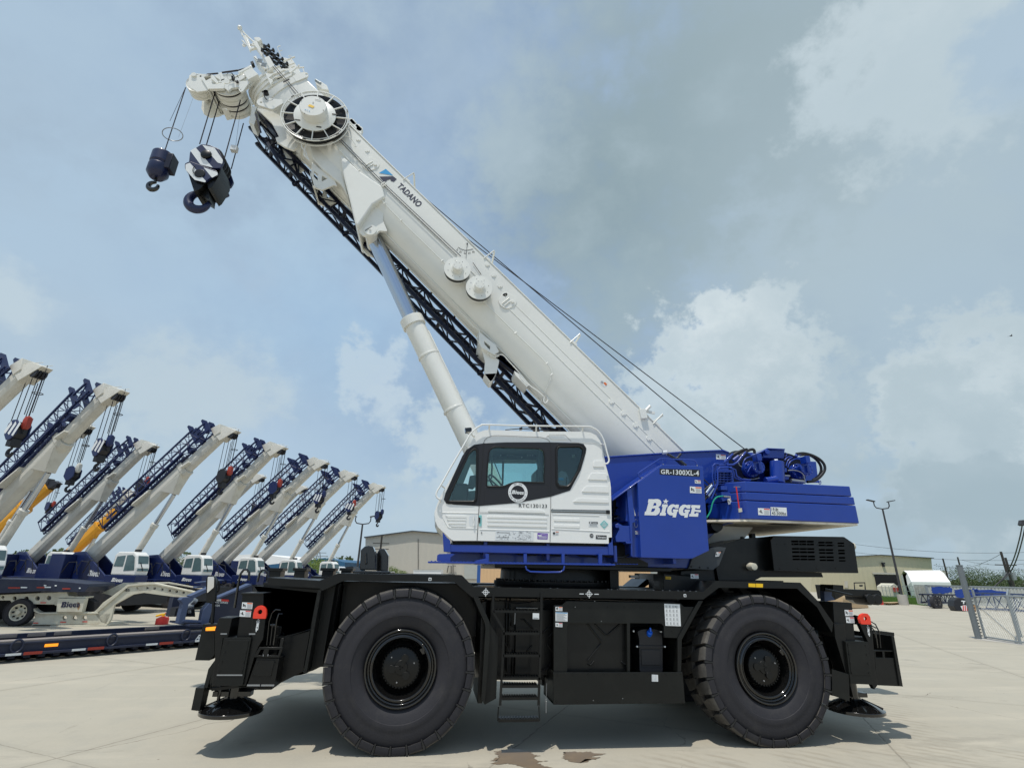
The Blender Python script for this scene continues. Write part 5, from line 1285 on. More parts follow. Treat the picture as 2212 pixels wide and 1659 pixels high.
# ================================================================ BOOM
BO = Vector((4.667,0,4.198)); bu = Vector((-.7153,0,.6988)).normalized(); bn = Vector((bu.z,0,-bu.x))
def BP(s, y, n): return BO + bu*s + bn*n + Vector((0,y,0))
def sn(p, Y):
    a = atY(p, Y); d = Vector((a[0],0,a[1]))-BO; return (d.dot(bu), d.dot(bn))
SEC = [(.40,.0),(.45,-.04),(.45,-.44),(.443,-.52),(.425,-.64),(.385,-.78),(.32,-.92),(.235,-1.02),(.13,-1.09),(0,-1.115)]
def section(k=1.0, grow=0.0):
    h = [( (y*k+(grow if y>0 else 0)), (n+.56)*k-.56 + (grow if n>-.1 else -grow if n<-1 else 0)) for y,n in SEC]
    return h + [(-y,n) for y,n in h[-2::-1]]
def sweep(mb, sect, s0, s1, cap=True, yc=1.65):
    A = [mb.bm.verts.new(BP(s0,yc+y,n)) for y,n in sect]; B = [mb.bm.verts.new(BP(s1,yc+y,n)) for y,n in sect]; k = len(sect)
    for i in range(k):
        f = mb.bm.faces.new((A[i],A[(i+1)%k],B[(i+1)%k],B[i])); f.material_index = mb.mi; f.smooth = True
    if cap: mb.bm.faces.new(A[::-1]).material_index = mb.mi; mb.bm.faces.new(B).material_index = mb.mi
mb = MB().m('white'); sweep(mb, section(), -1.7, 10.05); sweep(mb, section(1,.03), 9.62, 9.72); 
boom = mb.build('boom', None, CR_, sharp=30)
mb = MB().m('white'); sweep(mb, section(1,.045), 10.05, 10.95); sweep(mb, section(1,.065), 10.85, 11.0); mb.build('boom_collar', None, boom, bevel=.01, sharp=30)
for k,s0,s1 in ((.93,10.9,11.18),(.86,11.1,11.32),(.80,11.3,11.45),(.74,11.4,11.6)):
    mb = MB().m('white'); sweep(mb, section(k), s0, s1); sweep(mb, section(k,.02), s1-.05, s1); mb.build('telescoping_section', None, boom, sharp=30)
# weld seam lines, pipes along the side
mb = MB().m('white'); 
for n_ in (-.452,-.30): mb.tube([BP(-.5,1.199,n_),BP(4.4,1.199,n_)], .007, 6)
mb.tube([BP(5.0,1.199,-.452),BP(9.9,1.199,-.452)], .007, 6); mb.tube([BP(-.9,1.20,-.02),BP(10,1.20,-.02)], .016, 8); mb.tube([BP(-.9,1.70,-1.125),BP(9.8,1.70,-1.125)], .02, 8); mb.tube([BP(-.9,1.45,-1.06),BP(7,1.45,-1.06)], .012, 8)
mb.build('weld_seam', None, boom)
mb = MB().m('white')
ys = lambda n: 1.65 - max(.02, (lambda a: .45 if a<.5 else .45*math.sqrt(max(0,1-((a-.5)/.63)**2)))(-n)) - .02
pip = [(9.2,-.56),(8.9,-.60),(8.3,-.62),(7.9,-.66),(7.4,-.72),(6.9,-.73),(5.71,-.72),(5.4,-.71),(4.6,-.71),(3.69,-.71),(2.87,-.70),(2.66,-.78),(2.58,-.92),(2.52,-1.05),(2.47,-1.14),(2.42,-1.2)]
mb.tube(smooth3([BP(s,ys(n),n) for s,n in pip],4), .010, 8)
for s,n in pip[1:12]: mb.box(0,0,0,0,0,0) if False else mb.cyl(BP(s,ys(n)-.01,n-.03), BP(s,ys(n)-.01,n+.03), .012, seg=6)
mb.build('hose_line', None, boom)
mb = MB().m('rope'); mb.tube([BP(9.5,1.18,-.40),BP(7.8,1.175,-.435),BP(5.55,1.17,-.39)], .006, 6); mb.tube([BP(9.5,1.17,-.45),BP(7.8,1.175,-.475),BP(5.6,1.17,-.44)], .006, 6); mb.tube([BP(5.3,1.18,-.30),BP(5.0,1.18,-.36)], .005, 6)
mb.tube([BP(11.5,1.17,-.28),BP(10.3,1.1,-.40)], .006, 6); mb.tube([BP(11.5,1.17,-.32),BP(10.3,1.1,-.45)], .006, 6); mb.build('sensor_cable', None, boom)
mb = MB().m('white')
mb.m('white'); a = BP(7.77,1.17,-.50); mb.tube([a, a+bn*.10], .012, 6); mb.tube([a+bu*-.05, a+bu*-.05+bn*.10], .012, 6); mb.cyl(a, a-bu*.06, .01); mb.build('cable_guide', None, boom)
# service hatches, domed bosses
for s, n in ((8.31,-.33),(4.27,-.36)):
    mb = MB().m('white'); P = [(s+x*.17,n+y*.17) for x,y in ((1,.1),(.8,.7),(.1,1),(-.75,.8),(-1,.2),(-.75,-.75),(0,-1.05),(.7,-.8))]
    R = rounded(P,.05,3); A = [mb.bm.verts.new(BP(a,1.2,b)) for a,b in R]; B = [mb.bm.verts.new(BP(a,1.188,b)) for a,b in R]; k=len(R)
    for i in range(k): mb.bm.faces.new((A[i],A[(i+1)%k],B[(i+1)%k],B[i]))
    mb.bm.faces.new(B)
    mb.cyl(BP(s+.02,1.18,n-.12),BP(s+.02,1.18,n+.07),.010,seg=6); mb.cyl(BP(s-.04,1.18,n-.12),BP(s-.04,1.18,n+.04),.010,seg=6); mb.cyl(BP(s-.08,1.19,n+.06),BP(s-.08,1.165,n+.06),.03,seg=10)
    mb.build('service_hatch', None, boom, bevel=.003)
for s, n in ((8.62,-.16),(8.95,-.12),(9.2,-.2),(5.1,-.10),(4.85,-.17),(4.6,-.24),(4.40,-.30),(1.55,-.33),(1.25,-.33),(.95,-.33),(.62,-.33)):
    if s > 9: continue
    mb = MB().m('white'); mb.cyl(BP(s,1.2,n),BP(s,1.188,n),.05 if s<5 else .045,.046,seg=20); mb.cyl(BP(s-.02,1.19,n-.01),BP(s-.02,1.175,n-.01),.010,seg=8); mb.build('round_plug', None, boom)
mb = MB().m('decal'); q = [BP(1.95,1.197,.0-.22),BP(1.83,1.197,-.22),BP(1.83,1.197,-.14),BP(1.95,1.197,-.14)]; sheet(mb,q,0,0,1,1,.001); mb.m('orange'); sheet(mb,q,.5,.5,1,1,.003); mb.m('grey_ink'); sheet(mb,q,.05,.2,.45,.7,.003); mb.build('warning_label', None, boom)
# rope guides on the top
for s in (7.62,5.24,2.87,.74):
    mb = MB().m('white'); mb.cyl(BP(s,1.19,-.06),BP(s,1.19,.22),.012,seg=8); mb.bar(BP(s,1.2,0),BP(s-.12,1.2,0),.03); mb.cyl(BP(s-.02,1.2,.20),BP(s-.02,2.1,.20),.02,seg=8); mb.cyl(BP(s,2.1,-.0),BP(s,2.1,.22),.012); mb.cyl(BP(s,1.19,-.0),BP(s-.1,1.4,0),.01)
    mb.build('rope_guide', None, boom)
mb = MB().m('white'); 
a = BP(1.05,1.16,-.05); mb.box(-.06,.06,-.02,.06,-.16,.02, Matrix.Translation(a+bn*.02) @ Matrix.Rotation(rad(-8),4,'Y')); mb.cyl(BP(1.0,1.18,-.02),BP(1.0,1.18,.15),.03,seg=10)
mb.bar(BP(1.05,1.2,-.02),BP(.85,1.2,.12),.05,.03); mb.build('lifting_eye', None, boom, bevel=.004)
# big torque box with cylinder lug
mb = MB().m('white')
mb.pp(cV, [(625,520),(690,860),(760,1130),(800,1290),(845,1480),(880,1520),(1090,1215),(1262,1108),(1225,960),(905,745),(700,560)], 1.17, 2.13)
mb.prism(PL(cV,[(205,380),(240,560),(380,720),(640,930),(750,1115),(690,860),(620,540),(400,360)],1.3), 1.3, 2.0)
mb.build('torque_box', None, boom, bevel=.03)
mb = MB().m('white')
for y in (1.30,1.95): mb.prism(rounded(PL(cV,[(870,1500),(1090,1215),(1262,1108),(1235,1440),(1300,1595),(1180,1585),(1140,1640),(1050,1665),(960,1655),(900,1590)],1.3),.03,3), y, y+.06)
x,z = atY(cV(1055,1575),1.28); mb.cyl((x,1.27,z),(x,2.06,z),.12,seg=24); mb.cyl((x,1.25,z),(x,1.27,z),.02,seg=10)
mb.pp(cV,[(975,1580),(1085,1515),(1085,1530),(985,1595)],1.27,1.3)
mb.build('cylinder_lug', None, boom, bevel=.006)
# lower bracket plates for the jib
mb = MB().m('white')
for y in (1.35,1.85): mb.prism(PL(cV,[(235,620),(330,700),(560,880),(590,960),(545,945),(375,1015),(245,965),(222,840)],1.35), y, y+.04, [PL(cV,h,1.35) for h in ([(265,745),(320,790),(315,880),(258,820)],[(378,810),(455,855),(372,895)])])
mb.pp(cV,[(200,720),(240,850),(270,960),(250,970),(220,850)],1.35,1.9); mb.cyl((*V3(cV,(270,970),1.3),)[0:3], V3(cV,(270,970),1.9),.03)
mb.build('jib_bracket', None, boom, bevel=.004)
mb = MB().m('white')
for Y in (1.3,1.9): mb.prism(PL(cA,[(640,755),(760,870),(820,980),(790,990),(800,1020),(860,1060),(935,1088),(975,1060),(860,850),(800,770)],1.3), Y, Y+.05)
mb.pp(cX,[(270,270),(480,440),(520,520),(460,560),(300,470),(265,400)],1.35,1.95, holes=[[(335,390),(410,455),(405,500),(340,430)]])
mb.pp(cX,[(300,470),(540,560),(490,790),(440,880),(410,895),(335,800),(345,640)],1.45,1.5); mb.pp(cX,[(335,800),(490,790),(440,885),(410,898)],1.45,1.8)
mb.pp(cX,[(710,760),(800,820),(900,930),(870,965),(720,810)],1.4,1.8)
mb.build('jib_mount', None, boom, bevel=.004)
mb = MB().m('white')
for pts in ([(0,0),(110,100),(205,210),(275,260),(255,330),(245,370),(280,410),(430,560),(560,560),(640,640),(760,770),(900,940),(1000,1010),(1075,1080)],[(270,430),(430,580),(520,575)],[(1085,1080),(1080,1140),(1100,1165),(1130,1130),(1125,1085)],[(770,800),(800,860),(880,940),(905,935)]):
    mb.tube(smooth3([V3(cX,p,1.4) for p in pts],3), .011, 6)
mb.build('underside_pipe', None, boom)
mb = MB().m('jibblue')
rr_ = random.Random(5)
for i in range(14):
    t = i/13; p = (500+t*210, 590+t*170); x,z = atY(cX(*p),1.5); mb.box(x-.03,x+.05,1.45,1.6,z-.05,z+rr_.uniform(.0,.07))
mb.build('hose_chain', None, boom)
# luffing cylinder
pt = V3(cV,(1055,1575),1.65); pj = Vector((atY((889,691),1.65)[0],1.65,atY((889,691),1.65)[1])); pb_ = Vector((atY((983,883),1.65)[0],1.65,atY((983,883),1.65)[1])); dd = (pb_-pt).normalized()
mb = MB().m('white'); mb.cyl(pj, pb_+dd*1.9, .195, seg=40); mb.cyl(pj-dd*.02, pj+dd*.16, .225, seg=40); mb.cyl(pj+dd*.8,pj+dd*.84,.205,seg=40); mb.cyl(pj+dd*1.95,pj+dd*1.99,.205,seg=40)
mb.tube([pj+dd*.3+Vector((.19,.05,.1)), pj+dd*2.9+Vector((.19,.05,.1))], .014, 6)
cyl_ = mb.build('luffing_cylinder', None, CR_, bevel=.006)
mb = MB().m('chrome'); mb.cyl(pt+dd*.15, pj+dd*.1, .15, seg=40); mb.build('piston_rod', None, cyl_)
# discs
mb = None
for c_ in ((830,1330),(1005,1480)):
    Y = 1.02; x,z = atY(cB(*c_),Y); r = (atY(cB(c_[0]+108,c_[1]),Y)[0]-atY(cB(c_[0]-108,c_[1]),Y)[0])/2
    mb = MB().m('white'); mb.cyl((x,Y,z),(x,Y+.012,z),r,seg=40); mb.cyl((x,Y-.015,z),(x,Y,z),r*.48,seg=32); mb.cyl((x,Y-.13,z),(x,Y,z),r*.36,r*.40,seg=32); mb.m('ink')
    for i in range(8): a=i*math.pi/4+.3; mb.cyl((x+r*.72*math.cos(a),Y-.006,z+r*.72*math.sin(a)),(x+r*.72*math.cos(a),Y,z+r*.72*math.sin(a)),.007,seg=6)
    for i in range(6): a=i*math.pi/3; mb.cyl((x+r*.25*math.cos(a),Y-.136,z+r*.25*math.sin(a)),(x+r*.25*math.cos(a),Y-.13,z+r*.25*math.sin(a)),.005,seg=6)
    d = mb.build('cable_reel', None, CR_, bevel=.003)
    mb = MB().m('rubberseal'); mb.cyl((x,Y+.012,z),(x,Y+.10,z),r*.97,seg=40); mb.m('white').cyl((x,Y+.10,z),(x,1.2,z),r*.9,seg=40); mb.build('reel_drum', None, d)
# gauge
mb = MB().m('ink'); G0 = cB(908,1035)
P = [cB(*p) for p in ((838,1157),(860,1172),(885,1180),(905,1181),(930,1177),(952,1170))]
mb.tube([Vector((atY(p,1.197)[0],1.197,atY(p,1.197)[1])) for p in P], .003, 4)
for i in range(11):
    t=i/10; k=t*5; j=min(4,int(k)); a=P[j]; b=P[j+1]; q_=(a[0]+(b[0]-a[0])*(k-j), a[1]+(b[1]-a[1])*(k-j)); L_=4.5 if i%2==0 else 2.5
    dx,dy=q_[0]-G0[0],q_[1]-G0[1]; l=math.hypot(dx,dy); A_=atY(q_,1.197); B_=atY((q_[0]+dx/l*L_,q_[1]+dy/l*L_),1.197); mb.cyl((A_[0],1.197,A_[1]),(B_[0],1.197,B_[1]),.002,seg=4)
for s_, u, v in (('0',828,1180),('20',853,1196),('40',890,1207),('60',925,1205),('80',958,1196)):
    w2 = 10 if len(s_)>1 else 6; addtext(mb, s_, q3(cB,[(u-w2,v+6),(u+w2,v+6),(u+w2,v-7),(u-w2,v-7)],1.197), lift=.001)
p0,p1 = V3(cB,(908,1125),1.19),V3(cB,(898,1245),1.19); mb.cyl(p0,p1,.003,seg=5); mb.cyl(p0,p0+Vector((0,0,-.06)),.014,.002,seg=8)
mb.build('boom_angle_gauge', None, boom)
mb = MB().m('navyink'); addtext(mb,'TADANO',q3(cB,[(343,672),(512,842),(552,806),(377,640)],1.2),bold=.03,shear=.12,lift=.004,spacing=1.06); 
mb.prism(PL(cB,[(203,592),(314,590),(342,612),(318,634),(296,627),(290,612),(266,620),(248,640),(228,622)],1.2),1.194,1.197)
mb.m('cyan').prism(PL(cB,[(200,563),(255,530),(313,583)],1.2),1.194,1.197); mb.build('maker_logo', None, boom)

# big hose reel
Yr = .98; x,z = atY(cA(1108,812),Yr); R = (atY(cA(1384,812),Yr)[0]-atY(cA(834,812),Yr)[0])/2
mb = MB().m('white')
mb.tube([(x+R*math.cos(t*math.pi/40),Yr,z+R*math.sin(t*math.pi/40)) for t in range(80)], .014, 8, closed=True)
mb.tube([(x+R*math.cos(t*math.pi/40),Yr+.13,z+R*math.sin(t*math.pi/40)) for t in range(80)], .012, 8, closed=True)
mb.tube([(x+R*.94*math.cos(t*math.pi/40),Yr-.004,z+R*.94*math.sin(t*math.pi/40)) for t in range(80)], .007, 6, closed=True)
for i in range(12):
    a = i*math.pi/6+.05; mb.bar((x+R*.5*math.cos(a),Yr-.005,z+R*.5*math.sin(a)),(x+R*math.cos(a),Yr,z+R*math.sin(a)),.018,.026)
mb.lathe([(0,R*.63),(-.012,R*.63),(-.016,R*.62),(-.018,0)], (x,Yr-.004,z), seg=56)
mb.lathe([(0,R*.40),(-.19,R*.40),(-.20,R*.39),(-.20,0)], (x,Yr-.02,z+.02), seg=48)
reel = mb.build('hose_reel', None, CR_)
mb = MB().m('hose')
for k in range(14): 
    r_ = R*(.60+k*.0255)
    mb.tube([(x+r_*math.cos(t*math.pi/30),Yr+.055,z+r_*math.sin(t*math.pi/30)) for t in range(60)], R*.0145, 6, closed=True)
mb.m('black').lathe([(.07,R*.55),(.07,R*.95),(.12,R*.95)],(x,Yr,z),seg=48); mb.build('coiled_hose', None, reel)
mb = MB().m('ink')
for i in range(12):
    a = i*math.pi/6+.35; rr1=R*1.0; mb.box(-.035,.035,-.02,.0,-.008,.008, Matrix.Translation((x+rr1*math.cos(a),Yr,z+rr1*math.sin(a))) @ Matrix.Rotation(-a+math.pi/2,4,'Y')) if i in (0,8,9,10,4) else None
for p in ((968,845),(1265,800),(1138,902)): xx,zz=atY(cA(*p),Yr-.03); mb.prism(rounded([(xx-.05,zz-.012),(xx+.05,zz-.012),(xx+.05,zz+.012),(xx-.05,zz+.012)],.01), Yr-.03,Yr-.022)
mb.build('reel_slots', None, reel)
mb = MB().m('yellow'); Yh = Yr-.225; q=q3(cA,[(1050,735),(1090,752),(1105,738),(1065,722)],Yh); sheet(mb,q,0,0,1,1,.003); mb.m('ink')
for p in ((998,690),(1145,665),(1175,770),(1025,795)): xx,zz=atY(cA(*p),Yh); mb.cyl((xx,Yh-.004,zz),(xx,Yh,zz),.01,seg=8)
mb.m('grey_ink'); mb.pp(cA,[(1085,710),(1100,712),(1094,700)],Yh-.004,Yh-.002,at=Yh); mb.pp(cA,[(1108,680),(1155,690),(1155,694),(1108,684)],Yh-.004,Yh-.002,at=Yh); mb.m('cyan')
for p in ((1030,765),(1045,770),(1062,777)): xx,zz=atY(cA(*p),Yh); mb.cyl((xx,Yh-.004,zz),(xx,Yh,zz),.009,seg=10)
mb.build('reel_label', None, reel)
mb = MB().m('white'); mb.cyl((x,Yr,z),(x,1.22,z),.16,seg=24); mb.tube(smooth3([V3(cA,p,1.12) for p in ((1010,1010),(1000,1060),(1030,1100),(1045,1140),(1060,1170),(1020,1120),(1040,1030))],4),.012,6); mb.tube(smooth3([V3(cA,p,1.12) for p in ((1350,975),(1380,985),(1410,1010),(1440,1060),(1425,1060))],4),.010,6); mb.build('reel_mount', None, reel)

# jib lattice slung under the boom
mb = MB().m('jibblue')
def lattice(mb, P, s0, s1, bays, ys_, ns_, r=.042, lr=.017):
    ch = {}
    for y in ys_:
        for n in ns_: mb.bar(P(s0,y,n),P(s1,y,n),r*1.8)
    for i in range(bays):
        a = s0+(s1-s0)*i/bays; b = s0+(s1-s0)*(i+1)/bays; m_=(a+b)/2
        for y in ys_: mb.cyl(P(a,y,ns_[0]),P(m_,y,ns_[1]),lr,seg=6,cap=False); mb.cyl(P(m_,y,ns_[1]),P(b,y,ns_[0]),lr,seg=6,cap=False)
        for n in ns_: mb.cyl(P(a,ys_[0],n),P(m_,ys_[1],n),lr,seg=6,cap=False); mb.cyl(P(m_,ys_[1],n),P(b,ys_[0],n),lr,seg=6,cap=False)
        mb.cyl(P(a,ys_[0],ns_[0]),P(a,ys_[0],ns_[1]),lr*1.2,seg=6,cap=False)
PJ = lambda s,y,n: BP(s,y,n)
lattice(mb, PJ, .4, 11.1, 16, (1.85,2.3), (-1.16,-1.40), .040, .016)
for s in (10.6,9.9,8.2,6.7,5.1,3.4,1.9): mb.bar(BP(s,1.85,-1.16),BP(s,2.3,-1.40),.06)
for s,n in ((10.6,-1.2),(9.9,-1.3)): mb.bar(BP(s,1.9,n+.1),BP(s-.5,1.9,n-.1),.05)
for k,(s) in enumerate((7.9,7.0,6.3,5.6,4.9,4.2)):
    mb.bar(BP(s,1.9,-1.1),BP(s+.14,1.9,-.95),.035)
for s,n in ((9.55,-1.52),(3.75,-1.5),(2.32,-1.5),(7.9,-1.5)): 
    a=BP(s,2.1,n+.04); mb.lathe([(-.02,.03),(-.02,.06),(.02,.06),(.02,.03),(-.02,.03)],a,seg=16); mb.bar(a+bn*.04,a+bn*.14,.05,.03)
mb.bar(BP(10.9,1.5,-1.15),BP(10.2,1.5,-1.2),.10,.2); mb.bar(BP(10.15,1.45,-1.5),BP(9.6,1.45,-1.62),.05); mb.bar(BP(10.75,1.3,-1.3),BP(10.3,1.3,-1.5),.03)
jib = mb.build('lattice_jib', None, CR_)

# ---------------------------------------------------------------- boom head
HY0, HY1 = 1.32, 1.98
mb = MB().m('white')
side = [(1500,470),(1420,290),(1240,375),(940,520),(845,535),(650,405),(450,425),(300,385),(230,420),(215,560),(260,660),(380,730),(560,705),(600,672),(880,664),(960,712),(1020,660),(1158,640),(1160,700),(1200,755),(1350,640),(1420,560)]
for y in (HY0, HY1-.03): mb.prism(PL(cS,side,HY0), y, y+.03, [PL(cS,h,HY0) for h in ([(690,430),(785,395),(835,500),(770,545)],[(500,450),(620,425),(640,470),(540,520)],[(640,560),(830,548),(840,562),(680,580)],[(1040,500),(1240,395),(1300,450),(1150,535)])])
mb.pp(cS,[(300,385),(650,405),(660,430),(300,410)],HY0,HY1); mb.pp(cS,[(470,470),(600,670),(585,690),(455,480)],HY0-.02,HY1); mb.pp(cS,[(600,600),(840,575),(880,650),(870,668),(600,674)],HY0-.06,HY0)
mb.pp(cS,[(780,370),(835,370),(890,500),(845,520)],HY0,HY1); mb.pp(cS,[(640,400),(700,480),(770,560),(740,570),(640,480)],HY0-.03,HY1)
mb.pp(cS,[(890,590),(1150,560),(1158,640),(1020,660),(960,712),(900,665)],HY0-.05,HY0)
hd = mb.build('boom_head', None, CR_, bevel=.006)
def sheaves(cr, c_, r, y0, y1, n, name='sheave'):
    x,z = atY(cr(*c_),y0); st=(y1-y0)/n
    for i in range(n):
        y=y0+i*st; mb = MB().m('white'); mb.lathe([(0,0),(0,r*.35),(.01,r*.4),(.015,r*.9),(0,r),(st*.22,r),(st*.38,r*.88),(st*.62,r*.88),(st*.78,r),(st*.98,r),(st*.95,r*.4),(st*.98,0)], (x,y,z), seg=40)
        mb.build(name, None, hd)
    return x,z
sx_, sz_ = sheaves(cS,(952,590),.30,HY0+.02,HY1-.02,5)
mb = MB().m('rope')
for k_ in (0,2,3): mb.tube([(sx_+.272*math.cos(a),HY0+.085+k_*.124,sz_+.272*math.sin(a)) for a in [rad(150+i*10) for i in range(22)]], .014, 8)
mb.build('nose_rope', None, hd)
nx_, nz_ = sheaves(cS,(390,570),.235,HY0+.18,HY1-.25,2,'nose_sheave')
mb = MB().m('rope'); mb.tube([(nx_+.215*math.cos(a),HY0+.24,nz_+.215*math.sin(a)) for a in [rad(60+i*10) for i in range(16)]], .012, 8); mb.build('nose_rope', None, hd)
mb = MB().m('white')
mb.prism(rounded(PL(cS,[(1160,560),(1390,540),(1345,600),(1245,740),(1200,762),(1165,720)],HY0-.03),.02), HY0-.06,HY0-.03, [arc(*atY(cS(1200,712),HY0-.03),.013,0,360,10)[:-1]])
mb.pp(cS,[(1240,370),(1390,272),(1500,385),(1310,470)],HY0-.06,HY0+.2); mb.pp(cS,[(1310,470),(1500,385),(1520,400),(1330,500)],HY0-.10,HY0+.1)
mb.prism(rounded(PL(cS,[(1505,970),(1530,920),(1600,880),(1985,925),(2000,990),(1800,1108),(1540,1025)],1.16),.02), 1.10,1.16,[arc(*atY(cS(1590,975),1.16),.022,0,360,12)[:-1]])
mb.pp(cS,[(1400,1000),(1500,1010),(1450,1130),(1480,1240),(1440,1360),(1340,1290),(1380,1150)],1.5,1.8)
mb.pp(cS,[(500,750),(590,700),(850,870),(780,940),(850,1050),(800,1010),(700,880)],HY1-.2,HY1-.1); mb.pp(cS,[(790,960),(860,890),(950,1030),(840,1052)],HY1-.3,HY1)
mb.pp(cS,[(1650,380),(1800,400),(1720,470),(1800,520),(1750,600)],1.15,1.2)
mb.tube([V3(cS,p,1.3) for p in ((860,1050),(920,1045),(930,1080),(905,1085))],.006,5)
mb.build('head_bracket', None, hd, bevel=.004)
mb = MB().m('white')   # far side keeper plates + cross pins
mb.cyl((sx_,HY0-.05,sz_),(sx_,HY1+.05,sz_),.06,seg=16); mb.cyl((nx_,HY0-.03,nz_),(nx_,HY1+.03,nz_),.05,seg=16)
for p in ((440,440),(620,650),(1130,600),(750,560)): a=V3(cS,p,HY0); mb.cyl(a,a+Vector((0,HY1-HY0,0)),.02,seg=8)
mb.build('sheave_pin', None, hd)
mb = MB().m('rope'); mb.tube([V3(cS,p,1.6) for p in ((560,405),(770,385))],.016,8); mb.tube([V3(cS,p,1.6) for p in ((840,372),(1140,330))],.018,8); mb.tube([V3(cS,p,1.6) for p in ((1140,330),(1400,255))],.012,8); mb.build('nose_rope', None, hd)
mb = MB().m('hose'); mb.tube(smooth3([V3(cS,p,1.2) for p in ((960,490),(935,440),(940,390),(980,370),(1030,385))],3),.004,5); mb.pp(cS,[(1010,430),(1050,430),(1060,480),(1020,485)],1.22,1.28); mb.tube([V3(cS,p,1.2) for p in ((1025,380),(1080,460),(1075,500))],.010,6); mb.pp(cS,[(1090,530),(1140,510),(1150,530),(1110,548)],1.22,1.26); mb.tube([V3(cS,p,1.2) for p in ((1120,410),(1150,470))],.006,5)
mb.pp(cS,[(1370,170),(1420,150),(1440,190),(1400,215)],1.4,1.5); mb.lathe([(0,.045),(.08,.05),(.09,0)],V3(cS,(1660,715),1.05),Vector((0,.8,-.2)),14); mb.tube(smooth3([V3(cS,p,1.05) for p in ((1625,760),(1630,800),(1655,850),(1690,885))],3),.010,6); mb.build('head_wiring', None, hd)
mb = MB().m('steel'); mb.tube(smooth3([V3(cS,p,1.05) for p in ((1690,885),(1740,890),(1790,880),(1800,850),(1770,830))],3),.005,5); mb.lathe([(0,.02),(.03,.02),(.03,0)],V3(cS,(1605,725),1.04),seg=10); mb.build('head_camera_bracket', None, hd)
# A-frame arm on top of the head
mb = MB().m('white')
def bars(mb, cr, segs, Y, w=.03, d=.03):
    for a,b in segs: mb.bar(V3(cr,a,Y),V3(cr,b,Y),w,d)
mb.pp(cU,[(155,100),(200,125),(230,230),(200,200)],1.55,1.6); bars(mb,cU,[((160,90),(300,225)),((300,225),(520,430)),((160,95),(235,235)),((235,235),(300,225)),((235,235),(350,480)),((350,380),(500,400)),((300,255),(355,395)),((355,395),(430,340))],1.6,.028)
mb.pp(cU,[(225,235),(280,225),(355,420),(440,400),(490,420),(360,455),(355,490),(335,470)],1.55,1.6); mb.pp(cU,[(405,300),(470,310),(520,420),(545,440),(560,500),(650,700),(680,800),(640,800),(600,700),(540,560),(470,440),(420,380)],1.5,1.62)
mb.pp(cU,[(415,250),(470,240),(520,250),(550,285),(490,325),(430,280)],1.5,1.75); mb.cyl(V3(cU,(150,75),1.55),V3(cU,(190,90),1.55),.05,seg=12); mb.pp(cU,[(190,285),(240,310),(285,380),(270,385)],1.7,1.73); mb.lathe([(0,.01),(0,.04),(.03,.04),(.03,.01)],V3(cU,(240,375),1.6),seg=12)
mb.build('swing_arm', None, hd, bevel=.004)
mb = MB().m('white')
mb.pp(cU,[(595,600),(680,570),(785,750),(690,790)],1.25,1.55); mb.pp(cU,[(690,795),(830,760),(870,800),(1040,790),(1060,960),(1040,975),(930,1010),(830,1000),(700,860)],1.3,2.0); mb.pp(cU,[(640,830),(740,795),(745,805),(640,845)],1.2,1.4)
mb.pp(cU,[(900,620),(950,600),(1100,640),(1240,860),(1110,950),(1060,960),(1030,790)],1.5,2.0)
mb.pp(cU,[(400,580),(455,565),(480,640),(640,800),(600,830),(440,640)],1.35,1.6); mb.pp(cU,[(130,850),(350,730),(390,760),(160,880)],1.4,1.7)
mb.build('head_housing', None, hd, bevel=.012)
mb = MB().m('white')
bars(mb,cU,[((940,670),(1135,590)),((1070,610),(1080,660)),((1030,735),(1130,700)),((1075,775),(1130,750)),((1075,860),(1215,735)),((1170,780),(1300,775)),((1195,750),(1215,800)),((1275,790),(1300,860)),((770,790),(870,750)),((700,905),(900,870)),((770,960),(935,920)),((1160,1030),(1320,960)),((1105,940),(1240,880))],1.18,.016,.03)
mb.tube(smooth3([V3(cU,p,1.5) for p in ((895,590),(860,500),(835,440),(840,410),(885,398))],3),.009,6); mb.tube([V3(cU,p,1.5) for p in ((860,495),(915,472))],.009,6); mb.tube(smooth3([V3(cU,p,1.6) for p in ((1070,600),(1030,580),(1035,567),(1070,575),(1085,590))],3),.005,5)
mb.prism(rounded(PL(cU,[(1105,948),(1160,905),(1290,872),(1350,875),(1378,910),(1372,950),(1330,965),(1170,1032),(1155,1025)],1.15),.02), 1.13,1.16,[arc(*atY(cU(1345,910),1.15),.028,0,360,14)[:-1]])
mb.build('head_rails', None, hd)
mb = MB().m('ink'); mb.pp(cU,[(925,1020),(1035,968),(1042,975),(932,1030)],1.1,1.12,at=1.1); mb.pp(cU,[(825,975),(930,925),(932,930),(828,982)],1.25,1.27); mb.build('slot', None, hd)
mb = MB().m('galv')
for a in ((500,690,580,700),(570,760,660,760)):
    for k in range(4): xx,zz=atY(cU(a[0]+k*22,a[1]+k*4),1.3); mb.cyl((xx,1.25,zz-.05),(xx,1.25,zz+.05),.012,seg=6)
mb.cyl(V3(cU,(430,600),1.3),V3(cU,(520,680),1.3),.012); mb.build('head_fittings', None, hd)
